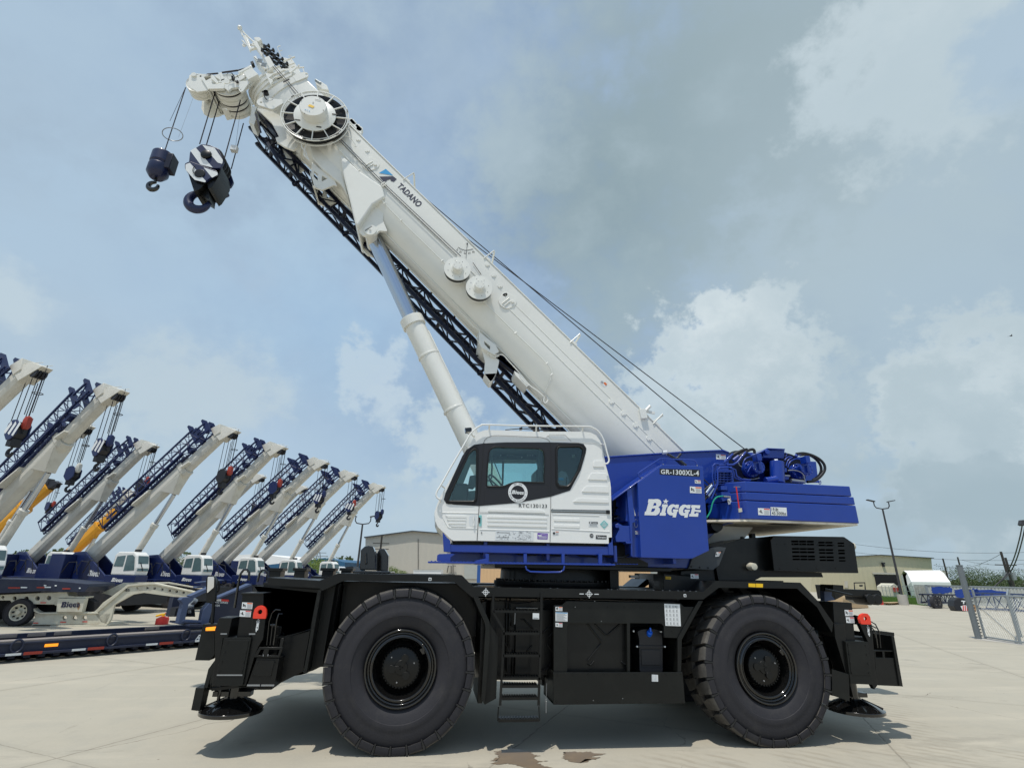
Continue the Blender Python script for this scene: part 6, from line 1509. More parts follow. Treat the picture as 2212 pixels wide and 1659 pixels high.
# guide rollers
for i in range(5):
    t = i/4; u0, v0 = 640+t*325, 400+t*315
    mb = MB().m('gloss')
    for k,(du,dv) in enumerate(((0,0),(-42,62))):
        p = V3(cU,(u0+du,v0+dv),1.45); ax = (bn*.8+Vector((0,.3,0))).normalized()
        mb.lathe([(-.055,0),(-.055,.045),(-.02,.022),(.02,.022),(.055,.05),(.06,0)], p, ax, 14); mb.lathe([(-.05,0),(-.05,.04),(0,.02),(.05,.04),(.05,0)], p+bu*-.05+bn*-.05, bu, 12)
    mb.m('chrome').lathe([(.058,.024),(.075,.012),(.078,0)], V3(cU,(u0,v0),1.45), ax, 12)
    mb.build('guide_roller', None, hd)
mb = MB().m('gloss'); mb.tube([V3(cU,p,1.45) for p in ((585,405),(565,362),(540,368))],.006,5); mb.bar(V3(cU,(590,440),1.5),V3(cU,(1010,800),1.5),.03); mb.build('roller_bar', None, hd)
mb = MB().m('white')     # winch hose reels seen over the top edge near the reel
mb.pp(cU,[(1480,975),(1590,1020),(1700,1090),(1730,1170),(1600,1150),(1520,1110)],1.7,1.9); mb.m('galv').cyl(V3(cU,(1500,1000),1.65),V3(cU,(1590,1060),1.65),.03); mb.m('white')
for p,r in (((800,45),.06),((830,70),.05),((905,150),.07),((880,110),.05)): mb.lathe([(0,0),(0,r),(.1,r),(.1,0)], V3(cV,p,1.6), seg=18)
mb.pp(cV,[(750,20),(790,0),(840,60),(940,150),(930,230),(880,190)],1.6,1.75)
mb.build('top_rollers', None, boom, bevel=.004)

# ---------------------------------------------------------------- hoist ropes
mb = MB().m('rope')
E1 = V3(cT,(215,315),1.45); E2 = V3(cT,(500,290),1.85)
mb.cyl(E1, BP(7.4,1.5,.13), .010, seg=8); mb.cyl(BP(7.4,1.5,.13),BP(10.6,1.5,.06),.010,seg=8)
mb.cyl(E2, BP(7.4,1.8,.13), .010, seg=8); mb.cyl(BP(7.4,1.8,.13),BP(10.6,1.8,.10),.010,seg=8)
mb.build('winch_rope', None, CR_)
HB = Vector((atY(cH(1330,760),1.40)[0], 1.65, atY(cH(1330,760),1.40)[1]))
mb = MB().m('rope')
for a,b,Y in ((cA(310,600),cA(185,1040),1.42),(cA(350,665),cA(235,1045),1.62),(cA(515,690),cA(372,1160),1.42),(cA(572,880),cA(395,1235),1.80)):
    A = Vector((atY(a,Y)[0],Y,atY(a,Y)[1])); B = atY(b,Y); B = Vector(((A.x+B[0])/2,Y,B[1])); A.x = B.x; mb.cyl(A,B,.011,seg=8)
Yb = 1.62; A = atY(cA(85,590),Yb); B = atY(cH(540,395),Yb); bx = (A[0]+B[0])/2
mb.cyl((bx,Yb,A[1]),(bx,Yb,B[1]),.010,seg=8); mb.cyl((bx-.04,Yb+.05,A[1]),(bx-.12,Yb+.05,A[1]-.9),.004,seg=6)
mb.build('hoist_rope', None, CR_)
mb = MB().m('steel'); a=V3(cA,(140,640),Yb+.3); b=V3(cA,(12,985),Yb+.3); mb.cyl(a,b,.003,seg=5); c_=Vector((atY((373,291),Yb)[0],Yb,atY((373,291),Yb)[1]))
mb.tube([c_+Vector((.17*math.cos(t*math.pi/16),.17*math.sin(t*math.pi/16),.05*math.cos(t*math.pi/16))) for t in range(32)],.010,6,closed=True)
a=V3(cA,(503,810),1.65); b=V3(cA,(470,1060),1.65); mb.cyl(a,b,.004,seg=5); mb.m('decal'); mb.box(b.x-.07,b.x+.05,1.6,1.7,b.z-.13,b.z-.01)
mb.build('anti_two_block_weight', None, CR_, bevel=.01)

# ---------------------------------------------------------------- hook block (hangs from the ropes: a thing of its own)
HK = thing('hook_block', (HB.x,HB.y,HB.z-1.0), 'large navy and white striped hook block with open hook, hanging from the foreground crane boom', 'hook block')
Y0 = 1.36
def varitube(mb, pts, rs, seg=14):
    n=len(pts); rings=[]; a=None
    for i,p in enumerate(pts):
        d=(pts[min(i+1,n-1)]-pts[max(i-1,0)]).normalized()
        a = Vector((0,1,0)); a=(a-d*a.dot(d)).normalized(); rings.append(mb.ring(p,a,d.cross(a),rs[i],seg))
    for A,B in zip(rings,rings[1:]):
        for j in range(seg):
            f=mb.bm.faces.new((A[j],A[(j+1)%seg],B[(j+1)%seg],B[j])); f.material_index=mb.mi; f.smooth=True
    mb.bm.faces.new(rings[0][::-1]); mb.bm.faces.new(rings[-1])
up = rounded(PL(cH,[(1070,360),(1290,215),(1440,232),(1600,300),(1665,450),(1700,560),(1680,600),(1640,665),(1500,668),(1050,560)],Y0),.03,3)
lo = rounded(PL(cH,[(985,600),(1080,558),(1590,740),(1605,800),(1480,855),(1370,935),(1150,888),(1040,770),(990,700)],Y0),.03,3)
mb = MB().m('navy'); mb.prism(up, Y0, Y0+.05); mb.prism(lo, Y0-.03, Y0+.02); mb.prism(up, 1.90, 1.95); mb.prism(lo, 1.90,1.97)
hx, hz = atY(cH(1380,420),Y0)
mb.build('cheek_plate', None, HK, bevel=.006)
mb = MB().m('decal')
for pl, Y in (([(1080,345),(1180,285),(1500,660),(1270,605)],Y0),([(1300,232),(1530,285),(1690,520),(1675,590),(1590,565)],Y0),
              ([(990,600),(1070,568),(1375,918),(1350,935),(1160,888),(990,700)],Y0-.03),([(1325,655),(1585,745),(1595,790),(1485,848)],Y0-.03)):
    mb.prism(rounded(PL(cH,pl,Y),.015,2), Y-.004, Y-.001)
mb.build('white_stripe', None, HK)
mb = MB().m('black')
for r_, y in ((.29,Y0+.07),(.29,Y0+.18),(.29,Y0+.29),(.29,Y0+.40)): mb.lathe([(0,0),(0,r_),(.03,r_*.9),(.06,r_),(.09,r_),(.09,0)],(hx,y,hz),seg=32)
mb.lathe([(-.05,0),(-.05,.07),(-.03,.10),(0,.10)],(hx,Y0,hz),seg=24); ex,ez=atY(cH(1255,770),Y0-.03); mb.lathe([(-.02,0),(-.015,.095),(0,.10)],(ex,Y0-.03,ez),seg=24)
mb.pp(cH,[(1380,925),(1485,855),(1600,800),(1655,620),(1640,760),(1560,900),(1480,1020),(1420,1060)],Y0+.03,1.90)
mb.pp(cH,[(1040,770),(1150,888),(1370,935),(1250,1060),(1150,1110),(1100,960)],Y0+.02,1.9)
mb.pp(cH,[(1100,900),(1390,930),(1440,1100),(1420,1250),(1200,1120)],1.5,1.8)
mb.tube([V3(cH,p,Y0-.05) for p in ((1160,620),(1128,680),(1125,720),(1140,765))],.008,6)
mb.build('sheave_housing', None, HK, bevel=.012)
mb = MB().m('navy'); C0 = Vector((atY(cH(1240,1290),1.65)[0],1.65,atY(cH(1240,1290),1.65)[1])); pts=[]; rs=[]
for i in range(33):
    t=i/32; a=rad(75+ t*285); r=.19; pts.append(C0+Vector((r*math.cos(a)+.0,0,r*math.sin(a)))); rs.append(.04+.05*math.sin(math.pi*t))
pts.insert(0,C0+Vector((.10,0,.42))); rs.insert(0,.06); pts.insert(1,C0+Vector((.08,0,.27))); rs.insert(1,.06)
varitube(mb, pts, rs); mb.build('hook', None, HK)
# headache ball hook
zb0 = atY(cH(540,395),Yb)[1]
BL = thing('ball_hook', (bx,Yb,zb0-1.0), 'small dark cylindrical ball weight with hook, hanging leftmost from the boom nose', 'hook ball')
mb = MB().m('navy'); mb.lathe([(0,0),(0,.16),(-.03,.19),(-.26,.19),(-.27,.17),(-.31,.17),(-.32,.19),(-.5,.19),(-.56,.15),(-.60,.12),(-.60,0)],(bx,Yb,zb0),Vector((0,0,1)),32); mb.m('jibblue').lathe([(.12,0),(.10,.03),(0,.05)],(bx,Yb,zb0),Vector((0,0,1)),12)
mb.box(bx-.05,bx+.25,Yb-.12,Yb+.12,zb0-.42,zb0-.06); mb.build('weight', None, BL, bevel=.012)
mb = MB().m('gloss'); C0=Vector((bx,Yb,zb0-.80)); pts=[C0+Vector((0,0,.25)),C0+Vector((0,0,.16))]; rs=[.025,.025]
for i in range(21): t=i/20; a=rad(80+t*300); pts.append(C0+Vector((.085*math.cos(a),0,.085*math.sin(a)))); rs.append(.028+.02*math.sin(math.pi*t))
varitube(mb, pts, rs, 10); mb.build('hook', None, BL)
# ================================================================ THE YARD BEHIND: row of parked cranes
RT = Vector((math.cos(CAM['yaw']), -math.sin(CAM['yaw']), 0)); FW = Vector((math.sin(CAM['yaw']), math.cos(CAM['yaw']), 0))
def copy_tree(o, parent=None):
    c_ = o.copy(); COL.objects.link(c_)
    if parent: c_.parent = parent
    for ch in list(o.children): copy_tree(ch, c_)
    return c_
BA = rad(44); LB = 13.0
YB = Vector((-.6,0,3.05)); yu = Vector((math.cos(BA),0,math.sin(BA))); yn = Vector((-math.sin(BA),0,math.cos(BA)))
def YP(s, y, n): return YB + yu*(s*.9) + yn*n + Vector((0,y,0))
def taperbox(mb, s0, s1, w0, w1, h0, h1, n0=0):
    sec = lambda w,h: [(-w,h*.5),(w,h*.5),(w,-h*.1),(w*.75,-h*.42),(w*.3,-h*.55),(-w*.3,-h*.55),(-w*.75,-h*.42),(-w,-h*.1)]
    A=[mb.bm.verts.new(YP(s0,y,n+n0)) for y,n in sec(w0,h0)]; B=[mb.bm.verts.new(YP(s1,y,n+n0)) for y,n in sec(w1,h1)]
    for i in range(8): mb.bm.faces.new((A[i],A[(i+1)%8],B[(i+1)%8],B[i])).material_index=mb.mi
    mb.bm.faces.new(A[::-1]).material_index=mb.mi; mb.bm.faces.new(B).material_index=mb.mi
def yard_crane(yellow=False, cabc='ywhite', jib=True):
    r = thing('mobile_crane', (0,0,0), 'parked crane', 'crane', 'mobile cranes parked in a row in the yard')
    W = 'yyellow' if yellow else 'ywhite'
    kk = 1.65 if yellow else 1.0; mb = MB().m(W); taperbox(mb,-.8,9.2,.36*kk,.36*kk,.80*kk,.80*kk); taperbox(mb,8.9,9.3,.40*kk,.40*kk,.9*kk,.9*kk); taperbox(mb,9.3,12.6,.30*kk,.30*kk,.64*kk,.64*kk,-.02)
    mb.hexa([YP(7.0,y,n) for y,n in ((-.45,-.2),(.45,-.2))]+[YP(9.0,.42,-.25),YP(9.0,-.42,-.25)]+[YP(7.6,y,n) for y,n in ((-.25,-.95),(.25,-.95))]+[YP(8.0,.25,-.75),YP(8.0,-.25,-.75)])
    mb.m(W); a=YP(9.6,-.31,.05); 
    o = mb.build('boom', None, r, bevel=.03)
    mb = MB().m(W)
    mb.hexa([YP(12.5,-.33,-.45),YP(12.5,.33,-.45),YP(13.9,.25,-.75),YP(13.9,-.25,-.75)]+[YP(12.4,-.33,.55),YP(12.4,.33,.55),YP(13.5,.25,-.0),YP(13.5,-.25,-.0)])
    mb.hexa([YP(12.4,-.36,.1),YP(12.4,.36,.1),YP(12.9,.36,.0),YP(12.9,-.36,.0)]+[YP(12.4,-.36,.8),YP(12.4,.36,.8),YP(13.2,.36,.55),YP(13.2,-.36,.55)])
    mb.m('ydark')
    for k in range(4): mb.cyl(YP(13.35,-.24+k*.13,-.62),YP(13.35,-.16+k*.13,-.62),.24,seg=16)
    mb.m(W).bar(YP(12.9,-.2,.55),YP(14.0,-.2,-.55),.03); mb.bar(YP(12.9,.2,.55),YP(14.0,.2,-.55),.03); mb.bar(YP(9.2,-.45,-.05),YP(9.9,-.35,-.1),.12,.3)
    if yellow: mb.mats=['ydark']
    mb.build('boom_head', None, r, bevel=.03)
    # cylinder
    mb = MB().m(W); base = Vector((2.3,0,1.95)); top = YP(7.5,0,-.85); d=(top-base).normalized(); L=(top-base).length
    mb.cyl(base,base+d*L*.62,.19,seg=16); mb.cyl(base+d*L*.6,base+d*L*.64,.23,seg=16); mb.cyl(base-d*.1,base+d*.4,.24,seg=14)
    mb.m('chrome').cyl(base+d*L*.62,top,.13,seg=14); mb.build('luffing_cylinder', None, r)
    if jib:
        mb = MB().m('ylat')
        n0, n1, ya, yb = .74, 1.62, -.55, .05
        lattice(mb, lambda s,y,n: YP(s,y,n), 2.2, 11.4, 11, (ya,yb), (n0,n1), .05, .022)
        lattice(mb, lambda s,y,n: YP(s,y,n), 2.2, 9.8, 9, (ya+.12,yb-.1), (n0-.28,n0-.02), .05, .02)
        mb.hexa([YP(11.3,ya-.05,n0-.15),YP(11.3,yb+.05,n0-.15),YP(12.3,yb,.5),YP(12.3,ya,.5)]+[YP(11.3,ya-.05,n1+.25),YP(11.3,yb+.05,n1+.25),YP(11.6,yb,n1+.2),YP(11.6,ya,n1+.2)]) if False else None
        for s,h in ((11.2,2.15),(12.3,1.7)):
            P=[(s-.22,n0-.2),(s+.22,n0-.35),(s+.3,h-.35),(s+.1,h),(s-.05,h)]
            for y in (ya,yb):
                A=[mb.bm.verts.new(YP(a,y,b)) for a,b in P]; B=[mb.bm.verts.new(YP(a,y+.05,b)) for a,b in P]; mb.bm.faces.new(A[::-1]); mb.bm.faces.new(B)
                for i in range(5): mb.bm.faces.new((A[i],B[i],B[(i+1)%5],A[(i+1)%5]))
        for y in (ya,yb):
            for n in (n0,1.4): mb.bar(YP(11.3,y,n),YP(12.4,y,n-.1),.09)
            mb.bar(YP(11.3,y,n0),YP(12.3,y,1.15),.05); mb.bar(YP(11.3,y,n1),YP(12.3,y,n0-.2),.05)
        for s in (3.3,5.6,8.2,10.4): mb.bar(YP(s,ya,n0),YP(s,.2,.35),.08); mb.hexa([YP(s-.2,-.5,.4),YP(s+.2,-.5,.4),YP(s+.2,0,.4),YP(s-.2,0,.4),YP(s-.15,-.5,.75),YP(s+.15,-.5,.75),YP(s+.15,0,.75),YP(s-.15,0,.75)]) if s in (5.6,10.4) else None
        mb.build('lattice_jib', None, r)
        mb = MB().m(W); mb.hexa([YP(4.9,-.75,.30),YP(6.3,-.6,.30),YP(6.3,-.2,.30),YP(4.9,-.2,.30),YP(5.1,-.7,.42),YP(6.5,-.55,.42),YP(6.5,-.2,.42),YP(5.1,-.2,.42)]); mb.build('jib_bracket', None, r, bevel=.02)
    # superstructure
    mb = MB().m('yyellow' if yellow else 'yblue')
    for y in (-.62,.50): mb.prism([(-1.9,1.75),(-1.9,2.9),(-1.3,3.45),(-.5,3.5),(1.9,1.95),(2.6,1.75)], y, y+.12)
    mb.box(-2.6,3.2,-1.0,1.0,1.5,1.8); mb.box(-3.3,-1.9,-1.2,1.2,1.75,2.7); mb.box(-2.2,-1.0,-1.35,-.65,1.75,3.3); mb.box(-2.2,.6,.65,1.35,1.7,2.7); mb.box(2.6,4.95,-1.35,-.5,1.5,2.15)
    sp = mb.build('superstructure', None, r, bevel=.03)
    mb = MB().m('decal'); addlogo(mb,[Vector((x,-.62,z)) for x,z in ((.3,2.0),(1.25,2.0),(1.25,2.38),(.3,2.38))],.01); addlogo(mb,[Vector((x,-1.3,z)) for x,z in ((3.2,1.75),(4.1,1.75),(4.1,2.0),(3.2,2.0))],.06); mb.build('company_logo', None, sp)
    mb = MB().m('cabwhite' if cabc=='ywhite' else cabc); prof=[(2.95,2.15),(2.92,3.32),(3.15,3.5),(4.35,3.5),(4.62,3.3),(4.85,2.6),(4.8,2.15)]
    mb.prism(prof, -1.32, -.45); cb_=mb.build('cab', None, r, bevel=.07)
    mb = MB().m('yglass'); mb.prism([(3.05,2.65),(3.15,3.22),(3.78,3.28),(3.78,2.65)],-1.335,-1.325); mb.prism([(3.9,2.4),(3.9,3.3),(4.3,3.32),(4.5,3.2),(4.7,2.45)],-1.335,-1.325)
    a=[Vector((3.02,y,z)) for y,z in ((-1.25,2.35),(-.52,2.35))]; mb.hexa([Vector((4.86,-1.25,2.4)),Vector((4.86,-.52,2.4)),Vector((4.88,-.52,2.4)),Vector((4.88,-1.25,2.4)),Vector((4.65,-1.22,3.27)),Vector((4.65,-.55,3.27)),Vector((4.67,-.55,3.27)),Vector((4.67,-1.22,3.27))])
    mb.build('cab_window', None, cb_)
    mb = MB().m('ydark'); mb.bar((4.90,-.9,2.4),(4.80,-1.1,2.9),.03); mb.box(4.0,4.3,-1.0,-.8,3.52,3.65); mb.build('wiper', None, cb_)
    mb = MB().m('ydark'); mb.box(-3.6,4.4,-1.25,1.25,.7,1.45); mb.box(-3.4,-.2,-1.38,-1.0,.45,1.3); mb.box(.9,4.0,-1.38,-1.0,.40,1.25); mb.box(-3.9,-3.4,-1.4,1.4,.5,1.3); mb.box(4.2,4.8,-1.4,1.4,.5,1.4); mb.cyl((0,0,1.4),(0,0,1.6),.9,seg=24); mb.box(-1.5,1.5,-1.35,-1.0,.6,1.2)
    for i_ in range(16):
        x_ = -3.2+i_*.46; mb.box(x_,x_+.25,-1.42,-1.2,1.15+.2*(i_%3),1.5+.15*(i_%2))
    for x_ in (-.9,.1,.8): mb.tube([Vector((x_,-1.36,2.2)),Vector((x_+.4,-1.4,2.9+.1*x_)),Vector((x_+1.0,-1.38,2.85)),Vector((x_+1.3,-1.36,2.1))],.03,6)
    mb.build('carrier', None, r, bevel=.02)
    for x in (-2.3,2.4):
        for y in (-1.4,.85):
            mb = MB().m('tyre'); mb.lathe([(.05,.3),(0,.45),(0,.68),(.06,.78),(.49,.78),(.55,.68),(.55,.45),(.5,.3)],(x,y,.78),seg=28); w_=mb.build('wheel', None, r)
            mb = MB().m('ydark'); mb.lathe([(.04,.31),(.06,.26),(.2,.2),(.2,0)],(x,y,.78),seg=20); mb.lathe([(.51,.31),(.45,.2),(.45,0)],(x,y,.78),seg=20); mb.build('rim', None, w_)
    return r
YC = yard_crane(); YY = yard_crane(True, 'yyellow', False)
def yard_hook(kind):
    r = thing('hook_block', (0,0,0), 'hook block', 'hook block', 'hook blocks hanging from the parked cranes')
    mb = MB().m('yblue' if kind!='dark' else 'ydark'); P=[(-.32,-.25),(-.3,.25),(-.1,.42),(.15,.42),(.34,.2),(.34,-.25),(.1,-.5),(-.1,-.5)]
    mb.prism(P,-.28,-.22); mb.prism(P,.22,.28); mb.m('ydark').prism([(x*.85,z*.85) for x,z in P],-.22,.22); mb.box(-.15,.15,-.2,.2,-.75,-.4)
    c_=mb.build('sheave_housing', None, r, bevel=.02)
    if kind=='striped':
        mb=MB().m('decal')
        for k in range(3): x=-.42+k*.26; mb.prism([(x+.05,-.1-.1*k),(x+.17,-.22-.06*k),(x+.38,.20-.0*k),(x+.27,.36-.02*k)],-.285,-.281)
        mb.build('white_stripe', None, c_)
    mb = MB().m('ydark'); C=Vector((0,0,-1.0)); pts=[C+Vector((0,0,.3))]+[C+Vector((.15*math.cos(rad(90+i*16)),0,.15*math.sin(rad(90+i*16)))) for i in range(18)]
    varitube(mb, pts, [.05]+[.05+.03*math.sin(math.pi*i/17) for i in range(18)], 8); mb.build('hook', None, r)
    return r
def yard_ball(m_):
    r = thing('ball_hook', (0,0,0), 'ball hook', 'hook ball', 'ball hooks hanging from the parked cranes')
    mb=MB().m(m_); mb.lathe([(.3,.03),(.25,.12),(.1,.16),(-.2,.16),(-.3,.1),(-.32,0)],(0,0,0),Vector((0,0,1)),14); mb.box(-.05,.16,-.1,.1,-.2,.2); mb.build('weight', None, r)
    mb=MB().m('ydark'); C=Vector((0,0,-.45)); varitube(mb,[C+Vector((0,0,.15))]+[C+Vector((.07*math.cos(rad(90+i*26)),0,.07*math.sin(rad(90+i*26)))) for i in range(11)],[.02]*12,6); mb.build('hook', None, r)
    return r
HKS = {k: yard_hook(k) for k in ('striped','navy','dark')}; BLS = {k: yard_ball(m_) for k,m_ in (('navy','yblue'),('red','yred'),('white','ywhite'))}
used = set()
def first(src):
    if src.name not in used: used.add(src.name); return src
    return None
TIP = YP(13.6,0,-.6)
RP = random.Random(11)
def put_crane(px, D, az, label, hook, ball, drop=2.3, bdrop=2.6, src=None, zoff=None, s=.75, hl='', bl=''):
    az += RP.uniform(-3.5,3.5); src = src or YC; o = first(src) or copy_tree(src)
    tip = atD(px, D); a = math.atan2(RT.y,RT.x) - rad(az)
    Rm = Matrix.Rotation(a,3,'Z'); off = Rm @ (TIP*s)
    sc_ = s
    if zoff is None:   # choose the distance so that the wheels stand on the ground
        for _ in range(40):
            tip = atD(px, D); D *= (1 + (TIP.z*s - tip.z)/max(3,(tip.z-CAM['loc'].z))*.6)
        tip = atD(px, D)
    o.location = (tip.x-off.x, tip.y-off.y, 0); o.rotation_euler = (0,0,a); o.scale=(s,s,s)
    o['label'] = label
    M_ = Matrix.Translation(o.location) @ Matrix.Rotation(a,4,'Z') @ Matrix.Scale(s,4)
    mb = MB().m('rope')
    ends = []
    for k,(sx,dy) in enumerate(((12.7,-.2),(12.9,.2),(13.1,-.15),(13.3,.15),(13.5,-.1),(13.65,.12))):
        t = YP(sx,dy,-.75); mb.cyl(t,(t.x,t.y,t.z-drop+.05*k),.018,seg=5,cap=False); ends.append(t)
    t2 = YP(13.95,0,-.6); mb.cyl(t2,(t2.x,0,t2.z-bdrop),.016,seg=5,cap=False)
    mb.tube([Vector((t2.x+.2*math.cos(i*math.pi/6),.2*math.sin(i*math.pi/6),t2.z-bdrop*.55)) for i in range(12)],.018,5,closed=True)
    ro = mb.build('hoist_rope', None, None); ro.parent = o; ro.location=(0,0,0)
    hc = sum((e for e in ends), Vector())/6
    if hook:
        h = first(HKS[hook]) or copy_tree(HKS[hook]); h.matrix_world = M_ @ Matrix.Translation((hc.x,0,hc.z-drop-.3)); h.location = (M_ @ Vector((hc.x,0,hc.z-drop-.3))); h.rotation_euler=(0,0,a+RP.uniform(-.3,.3)); h.scale=(s,s,s); h['label']=hl
    if ball:
        b = first(BLS[ball]) or copy_tree(BLS[ball]); b.location = (M_ @ Vector((t2.x,0,t2.z-bdrop-.25))); b.rotation_euler=(0,0,a); b.scale=(s,s,s); b['label']=bl
    return D
KD = {'striped':'black and white striped hook block','navy':'plain blue hook block','dark':'plain black hook block'}; BD={'navy':'navy','red':'red','white':'white'}
rows = (
 ((92,800),21,'striped','red','white crane with blue jib, cut by the left photo edge, highest boom head','farthest left boom head'),
 ((262,850),25,'striped','navy','tall white crane with blue jib, second boom head from the left edge','second tallest boom head on the left'),
 ((333,966),35,'dark','red','white crane with blue jib, third large boom from the left edge','third blue jib boom head from the left'),
 ((508,935),32,'dark','red','white crane with blue jib, fourth tall front row boom from the left','fourth front row boom from the left'),
 ((612,970),35,'navy','red','white crane with blue jib, fifth front row boom from the left','fifth front row boom from the left'),
 ((704,1002),40,'striped','navy','white crane with blue jib, sixth front row boom from the left','sixth front row boom from the left'),
 ((768,1028),45,'striped','red','white crane with blue jib, second front row boom from the right end','seventh front row boom from the left'),
 ((827,1054),52,'navy','navy','white crane with blue jib, last and smallest boom at the right end of the row','rightmost and smallest boom of the row'))
for px,D,hk,bl_,lb,wh in rows:
    put_crane(px,D,17,lb,hk,bl_,drop=2.2,bdrop=2.5,hl=KD[hk]+' on the '+wh, bl=BD[bl_]+' ball hook hanging from the '+wh)
for px,D,hk,bl_,lb,wh in (
 ((192,925),33,'navy','white','second row crane whose white boom head shows behind the second front boom','boom half hidden behind the second front boom'),
 ((290,1066),58,'dark','red','small far white crane with blue jib between the third and fourth front booms','small boom between the third and fourth front booms'),
 ((568,1032),46,'dark','navy','far white crane with blue jib between the fifth and sixth front booms','boom between the fifth and sixth front booms'),
 ((660,1056),52,'dark','navy','far white crane with blue jib between the sixth and seventh front booms','boom between the sixth and seventh front booms')):
    put_crane(px,D,17,lb,hk,bl_,hl=KD[hk]+' on the '+wh, bl=BD[bl_]+' ball hook hanging from the '+wh)
put_crane((126,1046),34,13,'bright yellow telescopic crane behind the two leftmost white cranes','navy','red',src=YY,s=.62,drop=1.6,bdrop=2.0,hl='plain blue hook block on the nearer yellow crane',bl='red ball hook hanging from the nearer yellow crane')
put_crane((268,1100),45,17,'smaller yellow crane mostly hidden between white booms left of centre','dark','red',src=YY,s=.55,drop=1.6,bdrop=2.0,hl='plain black hook block on the farther yellow crane',bl='red ball hook on the farther yellow crane')
for d in list(HKS.values())+list(BLS.values()):
    if d.name not in used:
        for ch in list(d.children): bpy.data.objects.remove(ch)
        bpy.data.objects.remove(d)

# ================================================================ TRAILERS ON THE LEFT
class PlaneP:
    def __init__(s, a, b=None, D=None):
        if b is not None: s.o = Vector((a.x,a.y,0)); s.d = (Vector((b.x,b.y,0))-s.o).normalized()
        else: s.o = CAM['loc'].xy.to_3d()+FW*D; s.o.z=0; s.d = RT.copy()
        s.n = Vector((-s.d.y, s.d.x, 0))
        if s.n.dot(FW) < 0: s.n = -s.n
    def off(s, k): p = PlaneP(s.o+s.n*k, s.o+s.n*k+s.d); return p
    def uv(s, p):
        r = ray(p); t = (s.o-CAM['loc']).dot(s.n)/r.dot(s.n); q = CAM['loc']+r*t; return ((q-s.o).dot(s.d), q.z)
    def xf(s, v): return s.o + s.d*v.x + s.n*v.y + Vector((0,0,v.z))
    def P(s, p, k=0): a,z = s.uv(p); return s.xf(Vector((a,k,z)))
    def prism(s, mb, cr, pts, y0, y1, holes=None, ground=False):
        A=[s.uv(cr(*p)) for p in pts]
        if ground: A=[(a,0) if pts[i][1] in ground else (a,z) for i,(a,z) in enumerate(A)]
        mb.prism(A, y0, y1, [[s.uv(cr(*p)) for p in h] for h in holes] if holes else None, xf=s.xf)
    def box(s, mb, cr, x0, y0, x1, y1, k0, k1): s.prism(mb, cr, [(x0,y0),(x1,y0),(x1,y1),(x0,y1)], k0, k1)
# near dark-blue lowbed trailer
T1 = PlaneP(atZ(cG(0,800),0), atZ(cG(1340,690),0))
c0 = T1.o + T1.d*2; LT = thing('lowbed_trailer', (c0.x,c0.y,0), 'long dark navy lowbed trailer lying low on the concrete with red and white reflective tape', 'trailer')
mb = MB().m('steelblue'); xa,_ = T1.uv(cG(-500,700)); xb = T1.uv(cG(1400,600))[0]+1.5
ztop = T1.uv(cG(700,620))[1]; zb = .16
def tb(mb, x0,x1,y0,y1,z0,z1): mb.prism([(x0,z0),(x1,z0),(x1,z1),(x0,z1)], y0, y1, xf=T1.xf)
tb(mb,xa,xb,0,.12,zb+.02,ztop-.04); tb(mb,xa,xb,-.10,.02,zb-.02,zb+.03); tb(mb,xa,xb,-.03,.25,ztop-.04,ztop-.0)
tb(mb,xa,xb,1.0,1.2,zb+.05,ztop-.06); tb(mb,xa,xb,2.5,2.62,zb,ztop-.05); 
for i in range(26): x=xa+i*(xb-xa)/26; tb(mb,x,x+.12,.1,2.5,ztop-.34,ztop-.18)
dk = mb.build('side_beam', None, LT, bevel=.006)
mb = MB().m('wood'); tb(mb,xa,xb,.02,.36,ztop,ztop+.035); mb.build('timber_deck', None, LT)
mb = MB().m('black'); tb(mb,xa,xb,.4,2.5,ztop-.30,ztop-.26); mb.build('deck_pan', None, LT)
mb = MB(); i=0; x=T1.uv(cG(-480,740))[0]
while x < xb-1.2:
    mb.m('silver'); tb(mb,x,x+.26,-.104,-.101,zb-.01,zb+.035); mb.m('yred'); tb(mb,x+.30,x+.62,-.104,-.101,zb-.015,zb+.045); x += 1.15 + (.35 if i%3==2 else 0); i+=1
mb.m('amber'); a,_=T1.uv(cG(335,722)); tb(mb,a-.12,a+.12,-.02,-.005,.27,.33)
mb.build('reflective_tape', None, LT)
mb = MB().m('steelblue')
for u,v in ((100,720),(750,680),(1255,645)):
    a,z=T1.uv(cG(u,v)); mb.tube([T1.xf(Vector((a+.10*math.cos(t*math.pi/8),-.05,.33+.13*math.sin(t*math.pi/8)))) for t in range(16)],.022,6,closed=True)
mb.build('lashing_ring', None, LT)
mb = MB().m('wood')
for u in (210,425,615,1258): a,z=T1.uv(cG(u,590)); tb(mb,a-.18,a+.18,2.46,2.50,ztop-.13,ztop-.06)
mb.build('marker_plate', None, LT)
mb = MB().m('decal'); addtext(mb,'BIGGE',[T1.P(cG(*p),-.02) for p in ((1318,648),(1480,638),(1490,598),(1340,602))],.03,.35,nrm=-T1.n,lift=.01); mb.build('company_logo', None, LT)
